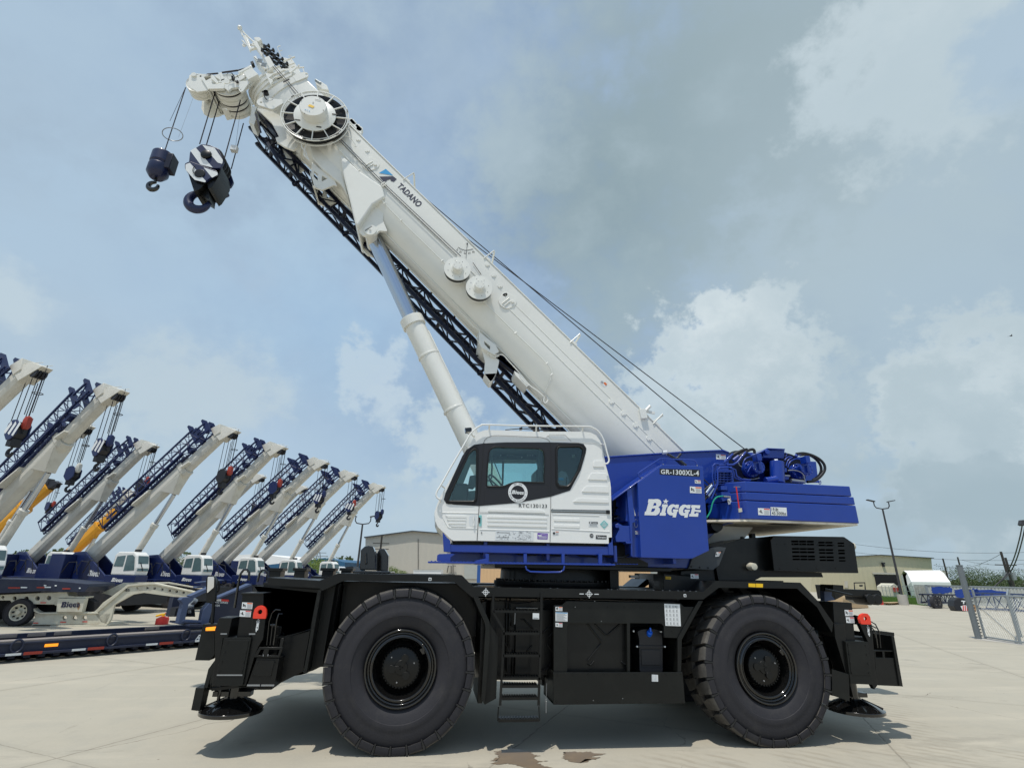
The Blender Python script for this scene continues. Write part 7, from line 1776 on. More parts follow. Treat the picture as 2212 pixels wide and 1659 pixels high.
# gooseneck with engine at its right end
GP = T1.off(.3)
mb = MB().m('brightsteelblue')
GP.prism(mb,cN,[(10,640),(60,440),(35,400),(60,375),(160,370),(175,395),(120,440),(75,640)],0,.25); GP.prism(mb,cN,[(240,660),(270,500),(330,430),(370,450),(320,645)],0,.25)
GP.prism(mb,cN,[(130,360),(400,240),(420,262),(170,385)],0,.3); GP.prism(mb,cN,[(400,380),(750,232),(765,250),(400,400)],.0,.3); GP.prism(mb,cN,[(430,235),(700,205),(720,215),(440,250)],1.6,1.9)
GP.prism(mb,cN,[(420,300),(590,285),(640,268),(430,280)],1.6,1.9); GP.prism(mb,cN,[(60,600),(250,610),(245,635),(50,625)],-.02,.3)
gn = mb.build('gooseneck', None, LT, bevel=.01)
mb = MB().m('steelblue'); GP.prism(mb,cN,[(400,395),(790,235),(790,560),(690,640),(360,640),(380,430)],.15,.25); GP.prism(mb,cN,[(90,640),(420,645),(420,665),(80,660)],-.3,1.2)
GP.prism(mb,cN,[(130,390),(300,400),(260,600),(80,600)],1.2,1.5); mb.build('gooseneck_plate', None, LT)
mb = MB().m('steel'); 
for p,q_,r in (((110,560),(160,560),.10),((150,500),(260,480),.09),((215,470),(222,550),.05),((255,420),(285,440),.10)): mb.cyl(GP.P(cN(*p),.7),GP.P(cN(*q_),.7),r,seg=12)
mb.m('ydark'); GP.prism(mb,cN,[(100,500),(290,470),(300,590),(80,590)],.8,1.2); mb.build('trailer_engine', None, LT)
mb = MB().m('red'); q=[GP.P(cN(*p),.15) for p in ((475,415),(552,420),(550,398),(475,392))]; sheet(mb,q,0,0,1,1,.01,-GP.n); mb.m('decal'); q=[GP.P(cN(*p),.15) for p in ((418,412),(472,415),(472,392),(420,390))]; sheet(mb,q,0,0,1,1,.01,-GP.n)
addtext(mb,'HG SERIES',[GP.P(cN(*p),.15) for p in ((410,432),(540,440),(544,420),(412,414))],.02,nrm=-GP.n,lift=.012); addtext(mb,'D104',[GP.P(cN(*p),.15) for p in ((395,468),(455,471),(457,448),(397,445))],.02,nrm=-GP.n,lift=.012); mb.build('trailer_sign', None, LT)
# worn cream gooseneck trailer behind
T2 = PlaneP(atZ(cG(380,545),0), atZ(cG(735,545),0)); c0=T2.o
WT = thing('gooseneck_trailer', (c0.x,c0.y,0), 'worn cream lowbed trailer with drilled holes and a raised gooseneck', 'trailer')
def t2(mb,cr,pts,y0,y1,holes=None): T2.prism(mb,cr,pts,y0,y1,holes)
circ = lambda cx_,cy_,r: [(cx_+r*math.cos(i*math.pi/8),cy_+r*math.sin(i*math.pi/8)) for i in range(16)]
mb = MB().m('cream')
t2(mb,cY,[(-300,900),(0,890),(810,855),(840,900),(830,985),(800,1050),(760,1028),(430,1022),(380,1030),(180,1020),(140,970),(0,970),(-300,980)],0,.12,[circ(40,924,20),circ(205,940,28),circ(370,946,32),circ(527,940,32),circ(687,935,32)])
t2(mb,cY,[(830,850),(960,850),(985,905),(1225,915),(1215,940),(840,935)],-.1,.5); t2(mb,cY,[(845,940),(1225,940),(1180,1130),(822,1130)],-.15,.1)
t2(mb,cY,[(480,1140),(540,1160),(800,1150),(1140,1130),(1380,1155),(1555,1150),(1500,1290),(1460,1300),(930,1310),(480,1310),(440,1320),(490,1240)],0,.12,[circ(908,1215,32),circ(1050,1215,32),circ(1190,1212,32)])
t2(mb,cY,[(380,1025),(430,1022),(520,1110),(570,1140),(1160,1130),(1390,1140),(1390,1155),(560,1160),(500,1130)],-.06,.2)
t2(mb,cG,[(640,455),(700,385),(870,265),(1050,255),(1300,300),(1345,320),(1300,352),(1180,345),(980,318),(905,330),(780,400),(755,500),(735,530),(690,520)],0,.12,[circ(938,285,9),circ(1003,285,9),circ(1053,288,9),circ(1105,295,9),circ(1155,303,9),circ(1203,310,9),circ(1250,316,9)])
t2(mb,cG,[(560,330),(720,255),(1050,250),(1300,295),(1300,305),(1050,262),(870,272),(690,375),(640,440),(600,430),(640,350)],1.4,1.5)
t2(mb,cG,[(640,450),(870,262),(1050,250),(1345,315),(1345,322),(1050,262),(880,274),(655,462)],-.05,.3)
t2(mb,cG,[(350,540),(735,530),(735,545),(350,552)],-.1,1.5)
wf = mb.build('frame', None, WT, bevel=.008)
mb = MB().m('opening'); t2(mb,cY,[(0,975),(1230,960),(1230,1200),(0,1200)],.5,.55); t2(mb,cY,[(1190,950),(1290,1000),(1300,1130),(1185,1130)],.2,.6); mb.build('underframe_shade_sheet', None, WT)  # near-black sheets stand in for the shade beneath the frame
mb = MB().m('steelblue'); t2(mb,cY,[(-400,660),(0,668),(700,680),(1292,738),(1292,780),(1240,850),(900,850),(700,835),(0,868),(-400,880)],-.25,1.8); rampd=mb.build('ramp_deck', None, WT, bevel=.01)
mb = MB().m('decal')
for a in ((-40,785,20),(360,775,90),(690,772,90),(830,750,30),(1165,785,25),(680,748,35)): t2(mb,cY,[(a[0],a[1]),(a[0]+a[2],a[1]+2),(a[0]+a[2]-5,a[1]+18),(a[0],a[1]+18)],-.27,-.26)
mb.m('yred')
for a in ((185,780,165),(580,775,110),(935,792,110)): t2(mb,cY,[(a[0],a[1]),(a[0]+a[2],a[1]),(a[0]+a[2],a[1]+20),(a[0],a[1]+20)],-.27,-.26)
mb.build('reflective_tape', None, rampd)
mb = MB().m('red')
for a in ((240,1000,80),(570,995,80),(850,1268,80),(1160,1262,70),(470,1280,70)): t2(mb,cY,[(a[0],a[1]),(a[0]+a[2],a[1]),(a[0]+a[2],a[1]+12),(a[0],a[1]+12)],-.02,-.01)
mb.build('reflective_tape', None, wf)
mb = MB().m('navyink'); addlogo(mb,[T2.P(cY(*p),-.15) for p in ((885,1075),(1160,1065),(1165,975),(890,985))],.01,-T2.n); mb.m('ink'); addtext(mb,'D-85',[T2.P(cG(*p),0) for p in ((824,310),(885,308),(885,290),(824,292))],.02,nrm=-T2.n,lift=.02); mb.build('company_logo', None, wf)
mb = MB().m('yred'); mb.mats=['rust']; MT['rust']=mat('rust_stain',(.40,.24,.12),.8,var=.3,scale=20); t2(mb,cY,[(1120,990),(1150,1000),(1160,1060),(1130,1110),(1115,1060)],-.152,-.1505); mb.build('rust_patch', None, wf)
for k,(u,v) in enumerate(((240,1235),(120,1235))):
    a,z=T2.uv(cY(u,v)); r_=T2.uv(cY(240,1040))[1]-T2.uv(cY(240,1235))[1]; 
    cpt=T2.xf(Vector((a,-.1+.35*k,r_))); mb=MB().m('tyre'); mb.lathe([(.04,r_*.6),(0,r_*.7),(0,r_*.93),(.05,r_),(.27,r_),(.30,r_*.7),(.26,r_*.6)],cpt,T2.n,36); w_=mb.build('wheel',None,WT)
    mb=MB().m('cream'); mb.lathe([(.02,r_*.62),(.03,r_*.56),(.1,r_*.5),(.14,r_*.35),(.12,r_*.2),(.0,r_*.15),(.0,0)],cpt,T2.n,30); mb.m('opening')
    for i in range(8): q_=cpt+ (T2.d*math.cos(i*.785)+Vector((0,0,1))*math.sin(i*.785))*r_*.42; mb.cyl(q_+T2.n*.08,q_+T2.n*.125,r_*.07,seg=8)
    mb.build('rim',None,w_)
# gas can
p=atZ(cG(1100,533),0); GC=thing('gas_can',(p.x,p.y,0),'round red safety gas can with yellow spout beyond the navy trailer','gas can')
mb=MB().m('red'); mb.lathe([(0,0),(0,.20),(.01,.215),(.20,.215),(.26,.10),(.28,.06),(.28,0)],(p.x,p.y,0),Vector((0,0,1)),24); mb.build('body',None,GC)
mb=MB().m('red'); mb.tube([p+RT*x+Vector((0,0,z)) for x,z in ((-.06,.26),(.05,.38),(.17,.36),(.2,.2))],.02,6); mb.build('handle',None,GC)
mb=MB().m('yellow'); mb.tube([p+RT*x+Vector((0,0,z)) for x,z in ((.05,.35),(-.06,.34),(-.2,.30),(-.27,.28))],.035,8); mb.cyl(p+Vector((0,0,.27)),p+Vector((0,0,.37)),.045,seg=12); mb.build('spout',None,GC)

# ================================================================ BUILDINGS
def siding(name, base, step=.3):
    m=mat(name,base,.55,var=.03); t=m.node_tree; b=t.nodes['Principled BSDF']; tcn=N(t,'ShaderNodeTexCoord'); mp=N(t,'ShaderNodeMapping'); mp.inputs[2].default_value=(0,0,CAM['yaw']); t.links.new(tcn.outputs['Object'],mp.inputs[0])
    wv=N(t,'ShaderNodeTexWave'); wv.wave_type='BANDS'; wv.bands_direction='X'; wv.inputs['Scale'].default_value=.314/step; t.links.new(mp.outputs[0],wv.inputs[0])
    bp=N(t,'ShaderNodeBump'); bp.inputs['Strength'].default_value=.5; bp.inputs['Distance'].default_value=.05; t.links.new(wv.outputs[1],bp.inputs['Height']); t.links.new(bp.outputs[0],b.inputs['Normal']); return m
MT['beige']=siding('beige_metal_siding_ribbed',(.52,.47,.32),.9); MT['greybldg']=siding('grey_metal_siding_ribbed',(.50,.47,.40),1.2); MT['tan']=siding('tan_siding_ribbed',(.66,.43,.23),.5); MT['bluebldg']=siding('blue_metal_siding',(.02,.10,.20),.9)
def bld(name,D,cr,pts,depth,mt,label,cat='building',ground=()):
    pl=PlaneP(None,D=D); r=pl.P(cr(*pts[0])); r=thing(name,(r.x,r.y,0),label,cat); mb=MB().m(mt); A=[pl.uv(cr(*p)) for p in pts]; A=[(a,(0 if p[1] in ground else z)) for (a,z),p in zip(A,pts)]
    mb.prism(A,0,depth,xf=pl.xf); w_=mb.build('wall',None,r); return r,w_,pl
r,w_,pl=bld('warehouse',105,cM,[(-260,900),(-260,625),(-100,612),(330,590),(780,615),(800,900)],45,'beige','beige metal warehouse with a black open doorway behind the leaning lamp pole',ground=(900,))
mb=MB().m('roofdark'); pl.prism(mb,cM,[(-265,622),(-100,607),(330,584),(785,611),(785,617),(330,590),(-100,613),(-265,628)],-.6,45.5); mb.build('roof',None,r)
mb=MB().m('opening'); A=[pl.uv(cM(*p)) for p in ((283,756),(465,756),(500,905),(305,905))]; x0=A[0][0]; x1=A[1][0]; mb.prism([(x0,0),(x1+.3,0),(x1+.3,A[0][1]),(x0,A[0][1])],-.10,-.02,xf=pl.xf); mb.build('doorway',None,r)
mb=MB().m('greybldg'); 
for a,b in (((283,750),(470,756)),): x0=pl.uv(cM(*a))[0]; x1=pl.uv(cM(*b))[0]; z=pl.uv(cM(*b))[1]; mb.prism([(x0-.3,z),(x1+.6,z),(x1+.6,z+.3),(x0-.3,z+.3)],-.15,-.05,xf=pl.xf)
pl.prism(mb,cM,[(25,812),(50,812),(52,870),(28,870)],-.3,-.05); mb.build('door_header',None,r)
mb=MB().m('ydark'); pl.prism(mb,cM,[(345,652),(365,652),(362,668),(348,668)],-.6,-.05); pl.prism(mb,cM,[(352,668),(368,672),(368,690),(354,690)],-.4,-.05); mb.build('wall_lamp',None,r)
# low grey annex behind the tent
bld('annex_building',150,cM,[(800,720),(870,722),(925,735),(925,900),(800,900)],20,'greybldg','small grey building end just behind the white fabric tent',ground=(900,))
# tent
TP=PlaneP(None,D=92); r=thing('storage_tent',TP.P(cM(560,920)).xy.to_3d(),'white fabric arched storage tent beside the beige warehouse','tent')
f=lambda x,y,D:PlaneP(None,D=D).P(cM(x,y)); eL,eR=f(608,818,88),f(946,822,88); rL,rR=f(540,722,95),f(855,718,95); k1,k2=f(572,745,91),f(890,745,91); bL,bR=f(512,775,101),f(800,760,101)
g=lambda v:Vector((v.x,v.y,0))
mb=MB().m('tent')
for a,b,c_,d in ((eL,eR,k2,k1),(k1,k2,rR,rL),(rL,rR,bR,bL),(g(eL),g(eR),eR,eL),(g(bL),g(bR),bR,bL)): mb.quad(a,b,c_,d)
mb.bm.faces.new([mb.bm.verts.new(v) for v in (g(eR),eR,k2,rR,bR,g(bR))]); mb.build('fabric_cover',None,r)
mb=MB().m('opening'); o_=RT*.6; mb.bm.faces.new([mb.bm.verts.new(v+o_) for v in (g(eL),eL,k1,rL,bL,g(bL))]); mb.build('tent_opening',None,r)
mb=MB().m('tent'); mb.bm.faces.new([mb.bm.verts.new(v) for v in (g(eL),eL,k1,f(560,770,92),f(575,850,90.5),g(f(590,850,90)))]); mb.bm.faces.new([mb.bm.verts.new(v) for v in (g(bL),bL,f(530,750,98),g(f(532,750,98)))]); mb.build('tent_flap',None,r)
# small shed
r,w_,pl=bld('small_shed',84,cM,[(428,925),(424,860),(460,833),(487,855),(495,925)],3,'cream','small cream shed with a red machine inside in front of the warehouse doorway','shed',ground=(925,))
mb=MB().m('yred'); A=[pl.uv(cM(*p)) for p in ((445,868),(482,868),(485,905),(448,905))]; mb.prism(A,-.3,-.05,xf=pl.xf); mb.build('red_machine',None,r)
# yard frame + far chain fence by the warehouse
r=thing('site_fence',PlaneP(None,D=80).P(cM(450,900)).xy.to_3d(),'low grey chain fence running along the grass before the warehouse','fence'); fp=PlaneP(None,D=80)
a0=fp.uv(cM(360,900))[0]; a1=fp.uv(cM(690,900))[0]; z1=1.6
mb=MB().m('galv'); 
for i in range(12): x=a0+(a1-a0)*i/11; mb.cyl(fp.xf(Vector((x,0,0))),fp.xf(Vector((x,0,z1))),.04,seg=6)
mb.build('post',None,r)
mb=MB().m('galv'); [mb.cyl(fp.xf(Vector((a0,0,z))),fp.xf(Vector((a1,0,z))),.025,seg=5) for z in (z1,.9,.1)]; mb.build('rail',None,r)
r=thing('equipment_frame',PlaneP(None,D=90).P(cM(160,870)).xy.to_3d(),'small dark pipe frame standing left of the warehouse doorway','frame'); fp=PlaneP(None,D=90)
mb=MB().m('ydark'); mb.tube([fp.P(cM(*p)) for p in ((118,885),(113,828),(205,826),(210,885))],.10,6); fp.prism(mb,cM,[(165,845),(190,845),(185,860),(170,860)],0,.3); mb.build('pipe_frame',None,r)
# left-hand buildings
r,w_,pl=bld('warehouse',105,cF,[(789,1250),(789.5,1161.5),(892,1147.5),(1120,1166),(1120,1250)],50,'greybldg','large pale grey warehouse seen between the parked cranes and the cab',ground=(1250,))
mb=MB().m('roofdark'); pl.prism(mb,cF,[(788,1159.5),(892,1146),(1121,1164.5),(1121,1166.5),(892,1148),(788,1162)],-.6,50.5); mb.build('roof',None,r)
mb=MB().m('boxgrey'); 
def flat(pl,mb,cr,x0,y0,x1,y1,k): pl.prism(mb,cr,[(x0,y0),(x1,y0),(x1,y1),(x0,y1)],k-.05,k)
flat(pl,mb,cF,1003,1196,1031,1250,-.1); mb.build('panel_door',None,r)
mb=MB().m('ydark'); flat(pl,mb,cF,903,1164,904,1238,-.1); flat(pl,mb,cF,978,1215,979,1250,-.1); mb.build('downpipe',None,r)
mb=MB().m('pole'); mb.tube([pl.P(cF(*p),-.4) for p in ((966,1237),(969,1222),(975,1222),(975,1238))],.08,6); mb.tube([pl.P(cF(*p),-.4) for p in ((979,1236),(979,1222),(985,1222))],.08,6); mb.build('wall_piping',None,r)
r,w_,pl=bld('shipping_container',70,cF,[(893,1262),(893,1230),(953,1230),(953,1262)],2.5,'tent','white container low in front of the pale grey warehouse','container',ground=(1262,))
mb=MB().m('galv'); flat(pl,mb,cF,893,1230,953,1231,-.03); mb.build('top_rail',None,r)
r=thing('bollard_pipe',PlaneP(None,D=60).P(cF(1034,1250)).xy.to_3d(),'bright blue upright steel post seen beneath the foreground cab','post'); fp=PlaneP(None,D=60)
x=fp.uv((1034,1240))[0]; zt_=fp.uv((1034,1196))[1]; mb=MB().m('yblue'); mb.mats=['postblue']; MT['postblue']=mat('blue_post_paint',(.02,.09,.30),.5); mb.prism([(x-.18,0),(x+.18,0),(x+.18,zt_),(x-.18,zt_)],0,.36,xf=fp.xf); mb.build('steel_post',None,r)
r,w_,pl=bld('tan_building',78,cF,[(1038,1265),(1038,1196),(1200,1207),(1412,1222),(1412,1265)],14,'tan','tan sided low building visible under the slewing platform of the foreground crane',ground=(1265,))
mb=MB().m('opening'); flat(pl,mb,cF,1317,1227,1336,1262,-.06); mb.build('dark_doorway',None,r)
mb=MB().m('cabwhite'); flat(pl,mb,cF,1300,1223,1412,1225,-.1); flat(pl,mb,cF,1406,1214,1422,1262,-.2); mb.build('white_trim',None,r)
r,w_,pl=bld('box_trailer',60,cF,[(1420,1262),(1420,1214),(1442,1213),(1448,1262)],3,'boxgrey','grey box trailer end seen below the blue equipment cabinet','trailer',ground=(1262,))
mb=MB().m('yred'); flat(pl,mb,cF,1437,1215,1441,1262,-.06); mb.m('boxblue'); flat(pl,mb,cF,1422,1226,1434,1229,-.06); mb.build('rear_door_frame',None,r)
r,w_,pl=bld('blue_warehouse',95,cF,[(560,1250),(560,1222),(700,1205),(745,1214),(745,1250)],30,'bluebldg','low blue metal building behind the cabs of the parked cranes',ground=(1250,))
mb=MB().m('cabwhite'); flat(pl,mb,cF,560,1240,745,1243,-.1); mb.build('white_band',None,r)
r,w_,pl=bld('white_warehouse',120,cF,[(380,1250),(380,1205),(560,1196),(660,1210),(660,1250)],30,'tent','long pale white building behind the middle of the parked crane row',ground=(1250,))
# far cabs and silhouettes right of the last parked crane
for (x0,x1,D,mt_,lb) in ((700,738,58,'cabwhite','white truck cab parked beyond the front deck of the foreground crane'),(742,770,62,'ydark','dark parked truck beyond the front deck of the foreground crane')):
    r,w_,pl=bld('parked_truck',D,cF,[(x0,1262),(x0,1232),(x0+6,1224),(x1-8,1223),(x1,1235),(x1,1262)],2.4,mt_,lb,'truck',ground=(1262,))
    mb=MB().m('yglass'); pl.prism(mb,cF,[(x0+9,1228),(x1-10,1227),(x1-4,1237),(x0+7,1237)],-.05,-.01); mb.build('window',None,r)
    for k in (.25,.8):
        xx=pl.uv((x0+(x1-x0)*k,1250))[0]; mb=MB().m('tyre'); c_=pl.xf(Vector((xx,-.02,.5))); mb.lathe([(0,0),(0,.5),(.3,.5),(.3,0)],c_,pl.n,20); mb.build('wheel',None,r)

# ================================================================ CONTAINER, BOOM SECTIONS, HOOK BLOCK AT THE RIGHT
CP=PlaneP(atZ(cM(772,1030)),atZ(cM(1582,1056))); r=thing('shipping_container',(CP.o.x,CP.o.y,0),'long grey shipping container with blue spray painted patches right of the lamp pole','container')
L_=CP.uv(cM(1582,1000))[0]+6; H_=CP.uv(cM(760,846))[1]
mb=MB().m('boxgrey')
n_=int(L_/.28)
for i in range(n_): x=i*.28; mb.prism([(x+.04,.15),(x+.20,.15),(x+.20,H_-.12),(x+.04,H_-.12)],-.03,.0,xf=CP.xf)
mb.prism([(0,.1),(L_,.1),(L_,H_),(0,H_)],0,2.44,xf=CP.xf); bd=mb.build('body',None,r)
mb=MB().m('galv'); mb.prism([(0,H_-.1),(L_,H_-.1),(L_,H_+.02),(0,H_+.02)],-.05,.05,xf=CP.xf); mb.prism([(-.05,.05),(.15,.05),(.15,H_),(-.05,H_)],-.05,.1,xf=CP.xf); mb.m('cream').prism([(0,.0),(L_,.0),(L_,.16),(0,.16)],-.04,.05,xf=CP.xf); mb.build('frame_rail',None,r)
mb=MB().m('boxblue')
for pts in ([(778,858),(930,862),(958,880),(955,912),(860,918),(785,914)],[(978,882),(1130,880),(1180,884),(1200,950),(1000,952),(985,930)],[(1150,880),(1440,900),(1450,935),(1300,945),(1155,940)]): 
    A=[]; P=[CP.uv(cM(*p)) for p in pts]; rr=random.Random(4)
    for i in range(len(P)):
        a,b=P[i],P[(i+1)%len(P)]
        for k in range(6): t=k/6; A.append((a[0]+(b[0]-a[0])*t+rr.uniform(-.05,.05),a[1]+(b[1]-a[1])*t+rr.uniform(-.08,.08)))
    mb.prism(A,-.045,-.035,xf=CP.xf)
mb.build('paint_patch',None,bd)
DP=PlaneP(CP.o,CP.o+CP.n); q0=CP.o
mb=MB().m('boxgrey'); 
for k in range(2):
    for i in range(8): p=q0+CP.n*(.1+k*1.2+i*.14); mb.hexa([p+Vector((0,0,.2))-CP.d*.06,p+CP.n*.08+Vector((0,0,.2))-CP.d*.06,p+CP.n*.08+Vector((0,0,.2)),p+Vector((0,0,.2)),p+Vector((0,0,H_-.15))-CP.d*.06,p+CP.n*.08+Vector((0,0,H_-.15))-CP.d*.06,p+CP.n*.08+Vector((0,0,H_-.15)),p+Vector((0,0,H_-.15))])
for y in (.4,.9,1.6,2.1): a=q0+CP.n*y-CP.d*.10; mb.cyl(a+Vector((0,0,.15)),a+Vector((0,0,H_-.1)),.03,seg=6)
mb.build('container_door',None,r)
# lattice boom section lying in front
BPn=PlaneP(atZ(cM(1180,1062)),atZ(cM(1582,1085)))
r=thing('lattice_boom_section',(BPn.o.x,BPn.o.y,0),'slate blue lattice boom section lying on the ground by the grey container','boom section')
mb=MB().m('brightsteelblue'); lattice(mb,lambda s,y,n: BPn.xf(Vector((s,y,n))),0,12,9,(0,1.6),(.12,1.35),.06,.035); mb.build('lattice_frame',None,r)
SP=PlaneP(atZ(cM(810,1050)),atZ(cM(1000,1045))); r=thing('boom_insert',(SP.o.x,SP.o.y,0),'small dark lattice frame on a pair of old wheels left of the black hook block','boom section')
mb=MB().m('steelblue'); Ls=SP.uv(cM(1000,1000))[0]; lattice(mb,lambda s,y,n: SP.xf(Vector((s,y,n))),.2,Ls,4,(0,1.0),(.45,1.1),.07,.035); SP.prism(mb,cM,[(805,975),(830,962),(850,1000),(830,1040),(810,1030)],0,.5); mb.build('lattice_frame',None,r)
for k in (0,1): c_=SP.xf(Vector((-.0+k*.7,-.2,.5))); mb=MB().m('tyre'); mb.lathe([(0,0),(0,.2)],c_,SP.n,4); mb.lathe([(0,.25),(0,.5),(.25,.5),(.25,.25)],c_,SP.n,22); mb.m('wood').lathe([(.02,.27),(.05,0)],c_,SP.n,16); mb.build('wheel',None,r)
HP=PlaneP(atZ(cM(990,1072)),atZ(cM(1110,1076))); r=thing('ground_hook_block',(HP.o.x,HP.o.y,0),'big black hook block with white T mark and red striped plate lying on the yard','hook block')
mb=MB().m('ydark'); HP.prism(mb,cM,[(978,980),(1010,955),(1060,960),(1110,985),(1140,1010),(1130,1072),(1040,1078),(1000,1070),(978,1030)],0,1.0); mb.build('sheave_housing',None,r,bevel=.05)
mb=MB().m('decal'); HP.prism(mb,cM,[(1038,980),(1080,982),(1080,990),(1065,990),(1063,1010),(1053,1010),(1054,990),(1038,989)],-.03,-.01); mb.build('white_mark',None,r)
mb=MB().m('decal'); P=[(1030,1030),(1060,1020),(1112,1025),(1110,1075),(1050,1068)]; HP.prism(mb,cM,P,-.06,-.03); mb.m('red')
for i in range(4): x=1048+i*17; HP.prism(mb,cM,[(x,1024),(x+8,1024),(x+2+8,1070),(x+2,1068)],-.075,-.062)
mb.build('striped_plate',None,r); mb=MB().m('orange'); mb.mats=['rust']; HP.prism(mb,cM,[(1112,1015),(1170,1020),(1175,1082),(1112,1078)],.1,.7); HP.prism(mb,cM,[(970,1072),(1060,1076),(1060,1080),(970,1077)],-.5,0); mb.build('timber_pad',None,r)
# cardboard rolls
RPn=PlaneP(atZ(cM(150,1050)),atZ(cM(236,1046))); r=thing('cardboard_tube',(RPn.o.x,RPn.o.y,0),'big brown cardboard tube lying on the crate behind the rear outrigger','tube'); a=RPn.P(cM(10,968),.5); b=RPn.P(cM(180,972),.5); mb=MB().m('card'); mb.cyl(a,b,.55,seg=24); mb.build('tube_wall',None,r)
r=thing('cardboard_crate',(RPn.o.x,RPn.o.y,0),'long low cardboard crate on the ground behind the rear outrigger','crate'); mb=MB().m('card'); RPn.prism(mb,cM,[(20,990),(195,990),(240,1030),(238,1046),(20,1046)],0,1.4); mb.build('crate_body',None,r,bevel=.03); mb=MB().m('wood'); RPn.prism(mb,cM,[(20,1046),(150,1046),(150,1052),(20,1052)],.1,.3); mb.build('skid',None,r)
r=thing('timber_planks',atZ(cM(450,1012)),'low pile of brown timber planks lying at the edge of the grass','planks'); mb=MB().m('card'); tp=PlaneP(atZ(cM(385,1020)),atZ(cM(530,1012)))
for i in range(4): tp.prism(mb,cM,[(378+i*10,996+i*5),(520,994+i*5),(522,998+i*5),(380+i*10,1001+i*5)],-.3+i*.1,.4)
mb.build('plank',None,r)
# grass
MT['grass']=mat('grass_blades',(.075,.15,.022),.9,var=.35,scale=1.2,dirt=(.14,.16,.05),dirtamt=.6,dscale=.8)
mb=MB().m('grass'); P=[atZ(cM(*p),.004) for p in ((330,1012),(540,1008),(700,1022),(1000,1000),(1700,990),(3000,985),(3000,905),(1500,900),(330,905))]; mb.bm.faces.new([mb.bm.verts.new(v) for v in P]); gb=mb.build('grass_ground',kind='structure')
gs=random.Random(9); mb=MB().m('grass'); 
for i in range(9000):
    u=gs.uniform(335,700); v=gs.uniform(935,1014); p=atZ(cM(u,v)); h=gs.uniform(.05,.16); w_=.05; d=RT*gs.uniform(.5,1)+FW*gs.uniform(-.5,.5)
    mb.bm.faces.new([mb.bm.verts.new(q) for q in (p-d*w_,p+d*w_,p+Vector((gs.uniform(-.05,.05),0,h)))])
mb.build('grass',kind='stuff')

# ================================================================ LAMP POLES, UTILITY POLES, WIRES
def lamp_pole(base, top, hw, label, D=None, blk=True):
    b = atZ(base) if D is None else g(PlaneP(None,D=D).P(base)); dd_=(b-CAM['loc']); Dh=(Vector((b.x,b.y,0))-Vector((CAM['loc'].x,CAM['loc'].y,0))).dot(FW)
    zt_=PlaneP(None,D=Dh).uv(top)[1]; k=Dh/66
    r=thing('lamp_pole',(b.x,b.y,0),label,'lamp pole'); mb=MB().m('pole'); mb.cyl(b,(b.x,b.y,zt_),.15*k,.10*k,seg=10); mb.build('shaft',None,r)
    if blk: mb=MB().m('concrete'); mb.cyl(b,b+Vector((0,0,.95)),.42,seg=20); mb.build('concrete_base',None,r)
    t=Vector((b.x,b.y,zt_)); 
    mb=MB().m('pole'); mb.tube([t+RT*x*k+Vector((0,0,z*k)) for x,z in ((-.95,.85),(-.95,.4),(-.75,.12),(0,0),(.75,.12),(.95,.4),(.95,.85))],.07*k,6); mb.build('arm',None,r)
    for s_ in (-1,1):
        mb=MB().m('pole'); a=t+RT*s_*.85*k+Vector((0,0,.85*k)); mb.hexa([a+RT*(x*s_*k)+FW*y*k+Vector((0,0,z*k)) for x,y,z in ((0,-.2,0),(.9,-.2,.2),(.9,.2,.2),(0,.2,0),(0,-.2,.12),(.9,-.2,.3),(.9,.2,.3),(0,.2,.12))]); mb.build('lamp_head',None,r)
lamp_pole(cM(545,1020),cM(362,190),1,'tall dark pole with two lamp heads standing in a concrete base, left of the tent')
lamp_pole(cE(1262,1130),cE(1308,780),1,'thin dark double headed lamp pole left of the pale grey warehouse',D=75,blk=False)
def upole(base,top,D,label,arms=(),transf=False):
    fp=PlaneP(None,D=D); b=g(fp.P(base)); zt_=fp.uv(top)[1]; r=thing('utility_pole',(b.x,b.y,0),label,'utility pole','utility poles along the far road')
    mb=MB().m('timberpole'); mb.cyl(b,(b.x,b.y,zt_),.20,.16,seg=8); mb.build('shaft',None,r)
    if arms:
        mb=MB().m('timberpole')
        for z in arms: mb.bar(Vector((b.x,b.y,zt_-z))-RT*1.5,Vector((b.x,b.y,zt_-z))+RT*1.5,.14)
        mb.build('crossarm',None,r)
    if transf: 
        mb=MB().m('galv')
        for s_ in (-1,1): c_=Vector((b.x,b.y,zt_-4.2))+RT*s_*.6-FW*.3; mb.cyl(c_,c_+Vector((0,0,1.1)),.3,seg=12)
        mb.build('transformer',None,r)
    return Vector((b.x,b.y,zt_))
u1=upole(cM(942,860),cM(895,618),130,'far utility pole rising just right of the white tent')
u2=upole(cM(1075,860),cM(1012,605),130,'far utility pole hidden behind the thick leaning fence post')
u3=upole(cM(1470,860),cM(1382,558),85,'tall utility pole with transformers above the right end of the container',(2.0,),True)
u4=upole(cM(1495,860),cM(1430,610),92,'thinner utility pole directly right of the transformer pole',(1.2,))
u5=upole(cE(1412,1125),cE(1428,855),100,'utility pole with crossarm before the pale grey warehouse on the left',(1.5,2.5))
u6=upole(cE(1394,1125),cE(1400,895),110,'shorter utility pole left of the crossarm pole by the grey warehouse')
u7=upole((1065,1250),(1048,1198),90,'utility pole mostly hidden under the foreground cab') if False else None
def wire(a,b,sag,nm='power_line',lb=''):
    mb=MB().m('timberpole'); mb.tube([a.lerp(b,i/14)+Vector((0,0,-sag*4*(i/14)*(1-i/14))) for i in range(15)],.030,5); o=mb.build(nm,None,None); tag(o,lb,'power line','power lines over the far road'); return o
fw=lambda x,y,D:PlaneP(None,D=D).P(cM(x,y))
wire(fw(100,492,120),fw(1900,545,120),1.2,lb='highest thin power line crossing the sky above the beige warehouse')
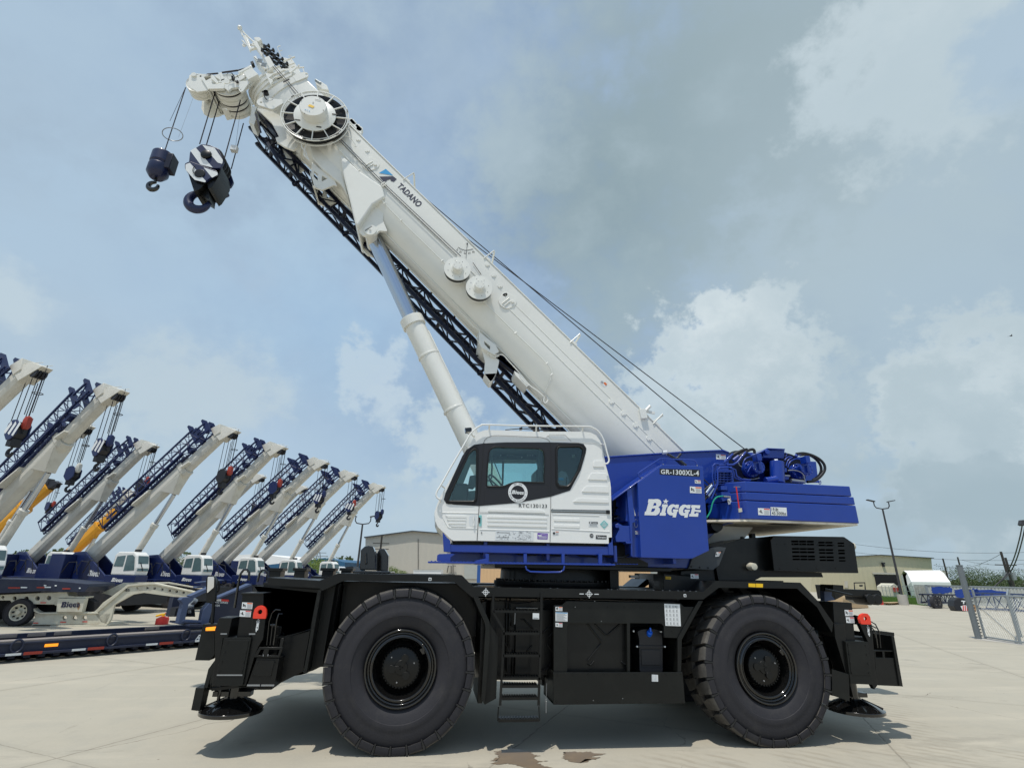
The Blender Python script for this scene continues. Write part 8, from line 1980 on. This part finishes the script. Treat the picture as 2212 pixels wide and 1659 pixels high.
wire(fw(60,558,120),fw(1900,618,120),1.0,lb='lower power line passing just over the warehouse roof ridge')
wire(u1+Vector((0,0,-2)),u3+Vector((0,0,-.3)),1.0,lb='sagging power line between the pole by the tent and the transformer pole')
wire(fw(800,675,130),fw(1900,692,120),.8,lb='lowest power line just above the far treetops')
wire(fw(1040,630,128),fw(1900,590,110),1.5,lb='power line running from behind the leaning fence post to the right edge')
# hanging cables at the right edge
r=thing('hanging_cables',g(u3),'pair of thick cables sweeping down from the top right to the transformer pole','cable'); 
for dx in (0,26):
    mb=MB().m('pole'); mb.tube(smooth3([fw(*p) for p in ((1568+dx,320,70),(1545+dx,440,72),(1500+dx,600,78),(1450+dx,715,84),(1400+dx*.5,790,84),(1300,880,84))],4),.075,6); mb.build('cable',None,r)
mb=MB().m('pole'); pl=PlaneP(None,D=70); pl.prism(mb,cM,[(1556,325),(1565,285),(1640,280),(1640,330),(1575,335)],0,.5); mb.build('cable_head',None,r)
# transmission tower
fp=PlaneP(None,D=260); b=g(fp.P(cE(980,1100))); zt_=fp.uv(cE(980,972))[1]; r=thing('transmission_tower',(b.x,b.y,0),'tiny far steel lattice transmission tower above the bright trees','tower'); mb=MB().m('galv')
for s_ in (-1,1): mb.bar(b+RT*s_*3,Vector((b.x,b.y,zt_))+RT*s_*.3,.4); 
for z,w_ in ((.95,3.5),(.8,4.5),(.65,5)): mb.bar(Vector((b.x,b.y,zt_*z))-RT*w_,Vector((b.x,b.y,zt_*z))+RT*w_,.3)
for i in range(6): mb.bar(b+Vector((0,0,zt_*i/6))+RT*(3-2.7*i/6),b+Vector((0,0,zt_*(i+1)/6))-RT*(3-2.7*(i+1)/6),.2)
mb.build('tower_frame',None,r)

# ================================================================ GATE AND FENCE AT THE RIGHT EDGE
A0=atZ(cM(1190,1312)); FPn=lambda D:PlaneP(None,D=D); Dg=(A0-CAM['loc']).dot(FW); fg=PlaneP(None,D=Dg)
r=thing('gate_post',(A0.x,A0.y,0),'thick grey steel gate post leaning left at the right side of the yard','post'); zt_=fg.uv(cM(1025,682))[1]
mb=MB().m('galv'); mb.mats=['gatepaint']; MT['gatepaint']=mat('grey_gate_paint',(.16,.18,.19),.5,metal=.2); mb.cyl(A0,(A0.x,A0.y,zt_),.11,seg=14); mb.cyl((A0.x,A0.y,zt_),(A0.x,A0.y,zt_+.04),.12,seg=14); mb.build('steel_post',None,r)
r=thing('chain_link_gate',(A0.x+.3,A0.y,0),'galvanised chain link gate with barred panels right of the thick gate post','gate')
A1=atZ(cM(1250,1312)); zt1=2.1; A2=atZ(cM(1555,1360)); A2b=atZ(cM(1560,1298))
z1_=PlaneP(None,D=(A1-CAM['loc']).dot(FW)).uv(cM(1140,885))[1]; z2_=PlaneP(None,D=(A2-CAM['loc']).dot(FW)).uv(cM(1425,935))[1]; z3_=PlaneP(None,D=(A2b-CAM['loc']).dot(FW)).uv(cM(1462,885))[1]
for b,z in ((A1,z1_),(A2,z2_),(A2b,z3_)): mb=MB().m('galv'); mb.cyl(b,(b.x,b.y,z),.045,seg=10); mb.build('gate_post',None,r)
mb=MB().m('galv'); 
Z=lambda z:Vector((0,0,z))
mb.cyl(A1+Z(z1_-.28),A2+Z(z2_-.02),.03,seg=8); mb.cyl(A1+Z(.08),A2+Z(.08),.03,seg=8); mb.cyl(A2+Z(z2_-.02),A2b+Z(z3_-.02),.03); A3=A2+RT*4; A3b=A2b+RT*4; mb.cyl(A2+Z(z2_-.03),A3+Z(z2_-.03),.03); mb.cyl(A2b+Z(z2_-.1),A3b+Z(z2_-.1),.03); mb.cyl(A2+Z(.08),A3+Z(.08),.03); mb.cyl(A2+Z(.1),A1+Z(1.3),.012)
mb.build('gate_rail',None,r)
mb=MB().m('galv')
def mesh(a,b,z0,z1,st=.09):
    L=(b-a).length; d=(b-a).normalized(); H=z1-z0; n=int((L+H)/st)
    for i in range(n):
        for sgn in (1,-1):
            s0=i*st-(H if sgn>0 else 0)
            p=[(s0,0),(s0+H,H)] if sgn>0 else [(s0,0),(s0-H,H)]
            (xa_,za_),(xb_,zb_)=p
            # clip to 0..L
            def clip(xa_,za_,xb_,zb_):
                dx=xb_-xa_; t0,t1=0,1
                for (lo,hi) in ((0,L),):
                    for bound,s in ((lo,1),(hi,-1)):
                        f0=(xa_-bound)*s; f1=(xb_-bound)*s
                        if f0<0 and f1<0: return None
                        if f0<0: t0=max(t0,f0/(f0-f1))
                        if f1<0: t1=min(t1,f0/(f0-f1))
                if t0>=t1: return None
                return xa_+dx*t0,za_+(zb_-za_)*t0,xa_+dx*t1,za_+(zb_-za_)*t1
            c_=clip(xa_,za_,xb_,zb_)
            if c_: mb.cyl(a+d*c_[0]+Z(z0+c_[1]),a+d*c_[2]+Z(z0+c_[3]),.0028,seg=3,cap=False)
mesh(A1,A2,.08,z1_-.3); mesh(A2,A3,.08,z2_-.05,.10); mesh(A2b,A3b,.08,z2_-.1,.12); mb.build('chain_link_mesh',None,r)
mb=MB().m('pole'); 
for i in range(18): p=A1.lerp(A0,.45)+Z(.12+i*.115); mb.cyl(p-RT*.03,p+RT*.03,.022,seg=8)
for i in range(4): p=A0+RT*.15+Z(zt_-.25-i*.18); mb.cyl(p-RT*.05,p+RT*.03,.02,seg=6)
mb.build('insulator',None,r)
mb=MB().m('concrete'); c_=A0.lerp(A2,.5); P=[atZ(cM(*p),.005) for p in ((1090,1290),(1250,1300),(1600,1350),(1600,1372),(1400,1345),(1180,1318))]; mb.bm.faces.new([mb.bm.verts.new(v) for v in P]); mb.build('gate_kerb_strip',kind='structure')

# ================================================================ TREES
def tree(px, D, w, label, leaf='leafA', base=None, group='trees on the far horizon', seed=1, h=None):
    fp=PlaneP(None,D=D); b=g(fp.P(px)); zt_=fp.uv(px)[1] if h is None else h; rr=random.Random(seed)
    r=thing('tree',(b.x,b.y,0),label,'tree',group); mb=MB().m('bark'); mb.cyl(b,b+Z(zt_*.5),.035*zt_,.02*zt_,seg=8)
    for i in range(6): a=rr.uniform(0,6.28); mb.cyl(b+Z(zt_*.35),b+Vector((math.cos(a)*w*.3,math.sin(a)*w*.3,zt_*.7)),.012*zt_,.005*zt_,seg=5)
    mb.build('trunk',None,r)
    mb=MB().m(leaf); blobs=[(Vector((rr.uniform(-w*.38,w*.38),rr.uniform(-w*.3,w*.3),zt_*rr.uniform(.38,.82))),w*rr.uniform(.14,.26)) for _ in range(16)]+[(Vector((0,0,zt_*.8)),w*.2)]
    for c_,R_ in blobs:
        for _ in range(150):
            v=Vector((rr.gauss(0,1),rr.gauss(0,1),rr.gauss(0,1))).normalized()*R_*rr.uniform(.6,1.05); v.z*=.8; p=b+c_+v; s_=zt_*.028*rr.uniform(.6,1.3)
            n1=Vector((rr.gauss(0,1),rr.gauss(0,1),rr.gauss(0,1))).normalized(); n2=n1.orthogonal().normalized(); n3=n1.cross(n2)
            mb.bm.faces.new([mb.bm.verts.new(q) for q in (p+n2*s_,p+n3*s_*.6,p-n2*s_,p-n3*s_*.6)])
    mb.build('crown',None,r)
tr=(((2067,1238),150,18,'dark round tree just right of the white tent'),((2092,1236),155,18,'dark tree behind the thick gate post'),((2118,1236),150,18,'dark tree between the gate post and the transformer pole'),((2142,1242),160,15,'low dark tree left of the transformer pole'),((2170,1245),165,15,'low dark tree behind the transformer pole'),((2200,1240),150,17,'dark tree at the right photo edge'),((2225,1248),152,14,'dark tree cut by the right photo edge'))
for i,(px,D,w_,lb) in enumerate(tr): tree(px,D,w_,lb,seed=i+3)
tree(cE(905,1035),80,5.5,'bright green tree left of the last cylinder under the small boom','leafB',seed=21,group=None); tree(cE(990,1022),84,6,'bright green tree just right of the last parked crane cylinder','leafB',seed=22,group=None); tree(cE(1500,1075),90,4,'small green tree right of the black jib rest plates','leafB',seed=23,group=None); tree(cE(1555,1095),95,3.2,'low green shrub at the foot of the pale grey warehouse','leafB',seed=24,group=None)
tree(cG(1230,60),75,8,'dark green tree showing between the parked crane cabs','leafA',seed=25,group=None); tree((370,1208),90,9,'dark green tree behind the middle parked cranes','leafA',seed=26,group=None)
# far tree belt that reads as one mass, and a bird
mb=MB().m('leafA'); rr=random.Random(77)
for i in range(9000):
    u=rr.uniform(-200,2500); D=rr.uniform(330,380); p=g(PlaneP(None,D=D).P((u,1250))); hgt=6+3*math.sin(u*.02)+2*math.sin(u*.07); z=rr.uniform(0,hgt); s_=rr.uniform(.5,1.3)
    n1=Vector((rr.gauss(0,1),rr.gauss(0,1),rr.gauss(0,1))).normalized(); n2=n1.orthogonal().normalized(); n3=n1.cross(n2); p=p+Z(z)
    mb.bm.faces.new([mb.bm.verts.new(q) for q in (p+n2*s_,p+n3*s_,p-n2*s_,p-n3*s_)])
mb.build('far_woodland',kind='stuff')
p=PlaneP(None,D=60).P((2184,726)); r=thing('bird',tuple(p),'tiny dark bird flying in the clouds at the far right','bird'); mb=MB().m('ydark')
mb.lathe([(-.22,0),(-.1,.06),(.1,.05),(.24,0)],p,RT,8)
for s_ in (-1,1): mb.bm.faces.new([mb.bm.verts.new(q) for q in (p+RT*.08,p-RT*.10,p-RT*.22+FW*s_*.4+Z(.10),p-RT*.05+FW*s_*.25+Z(.06))])
mb.build('body',None,r)
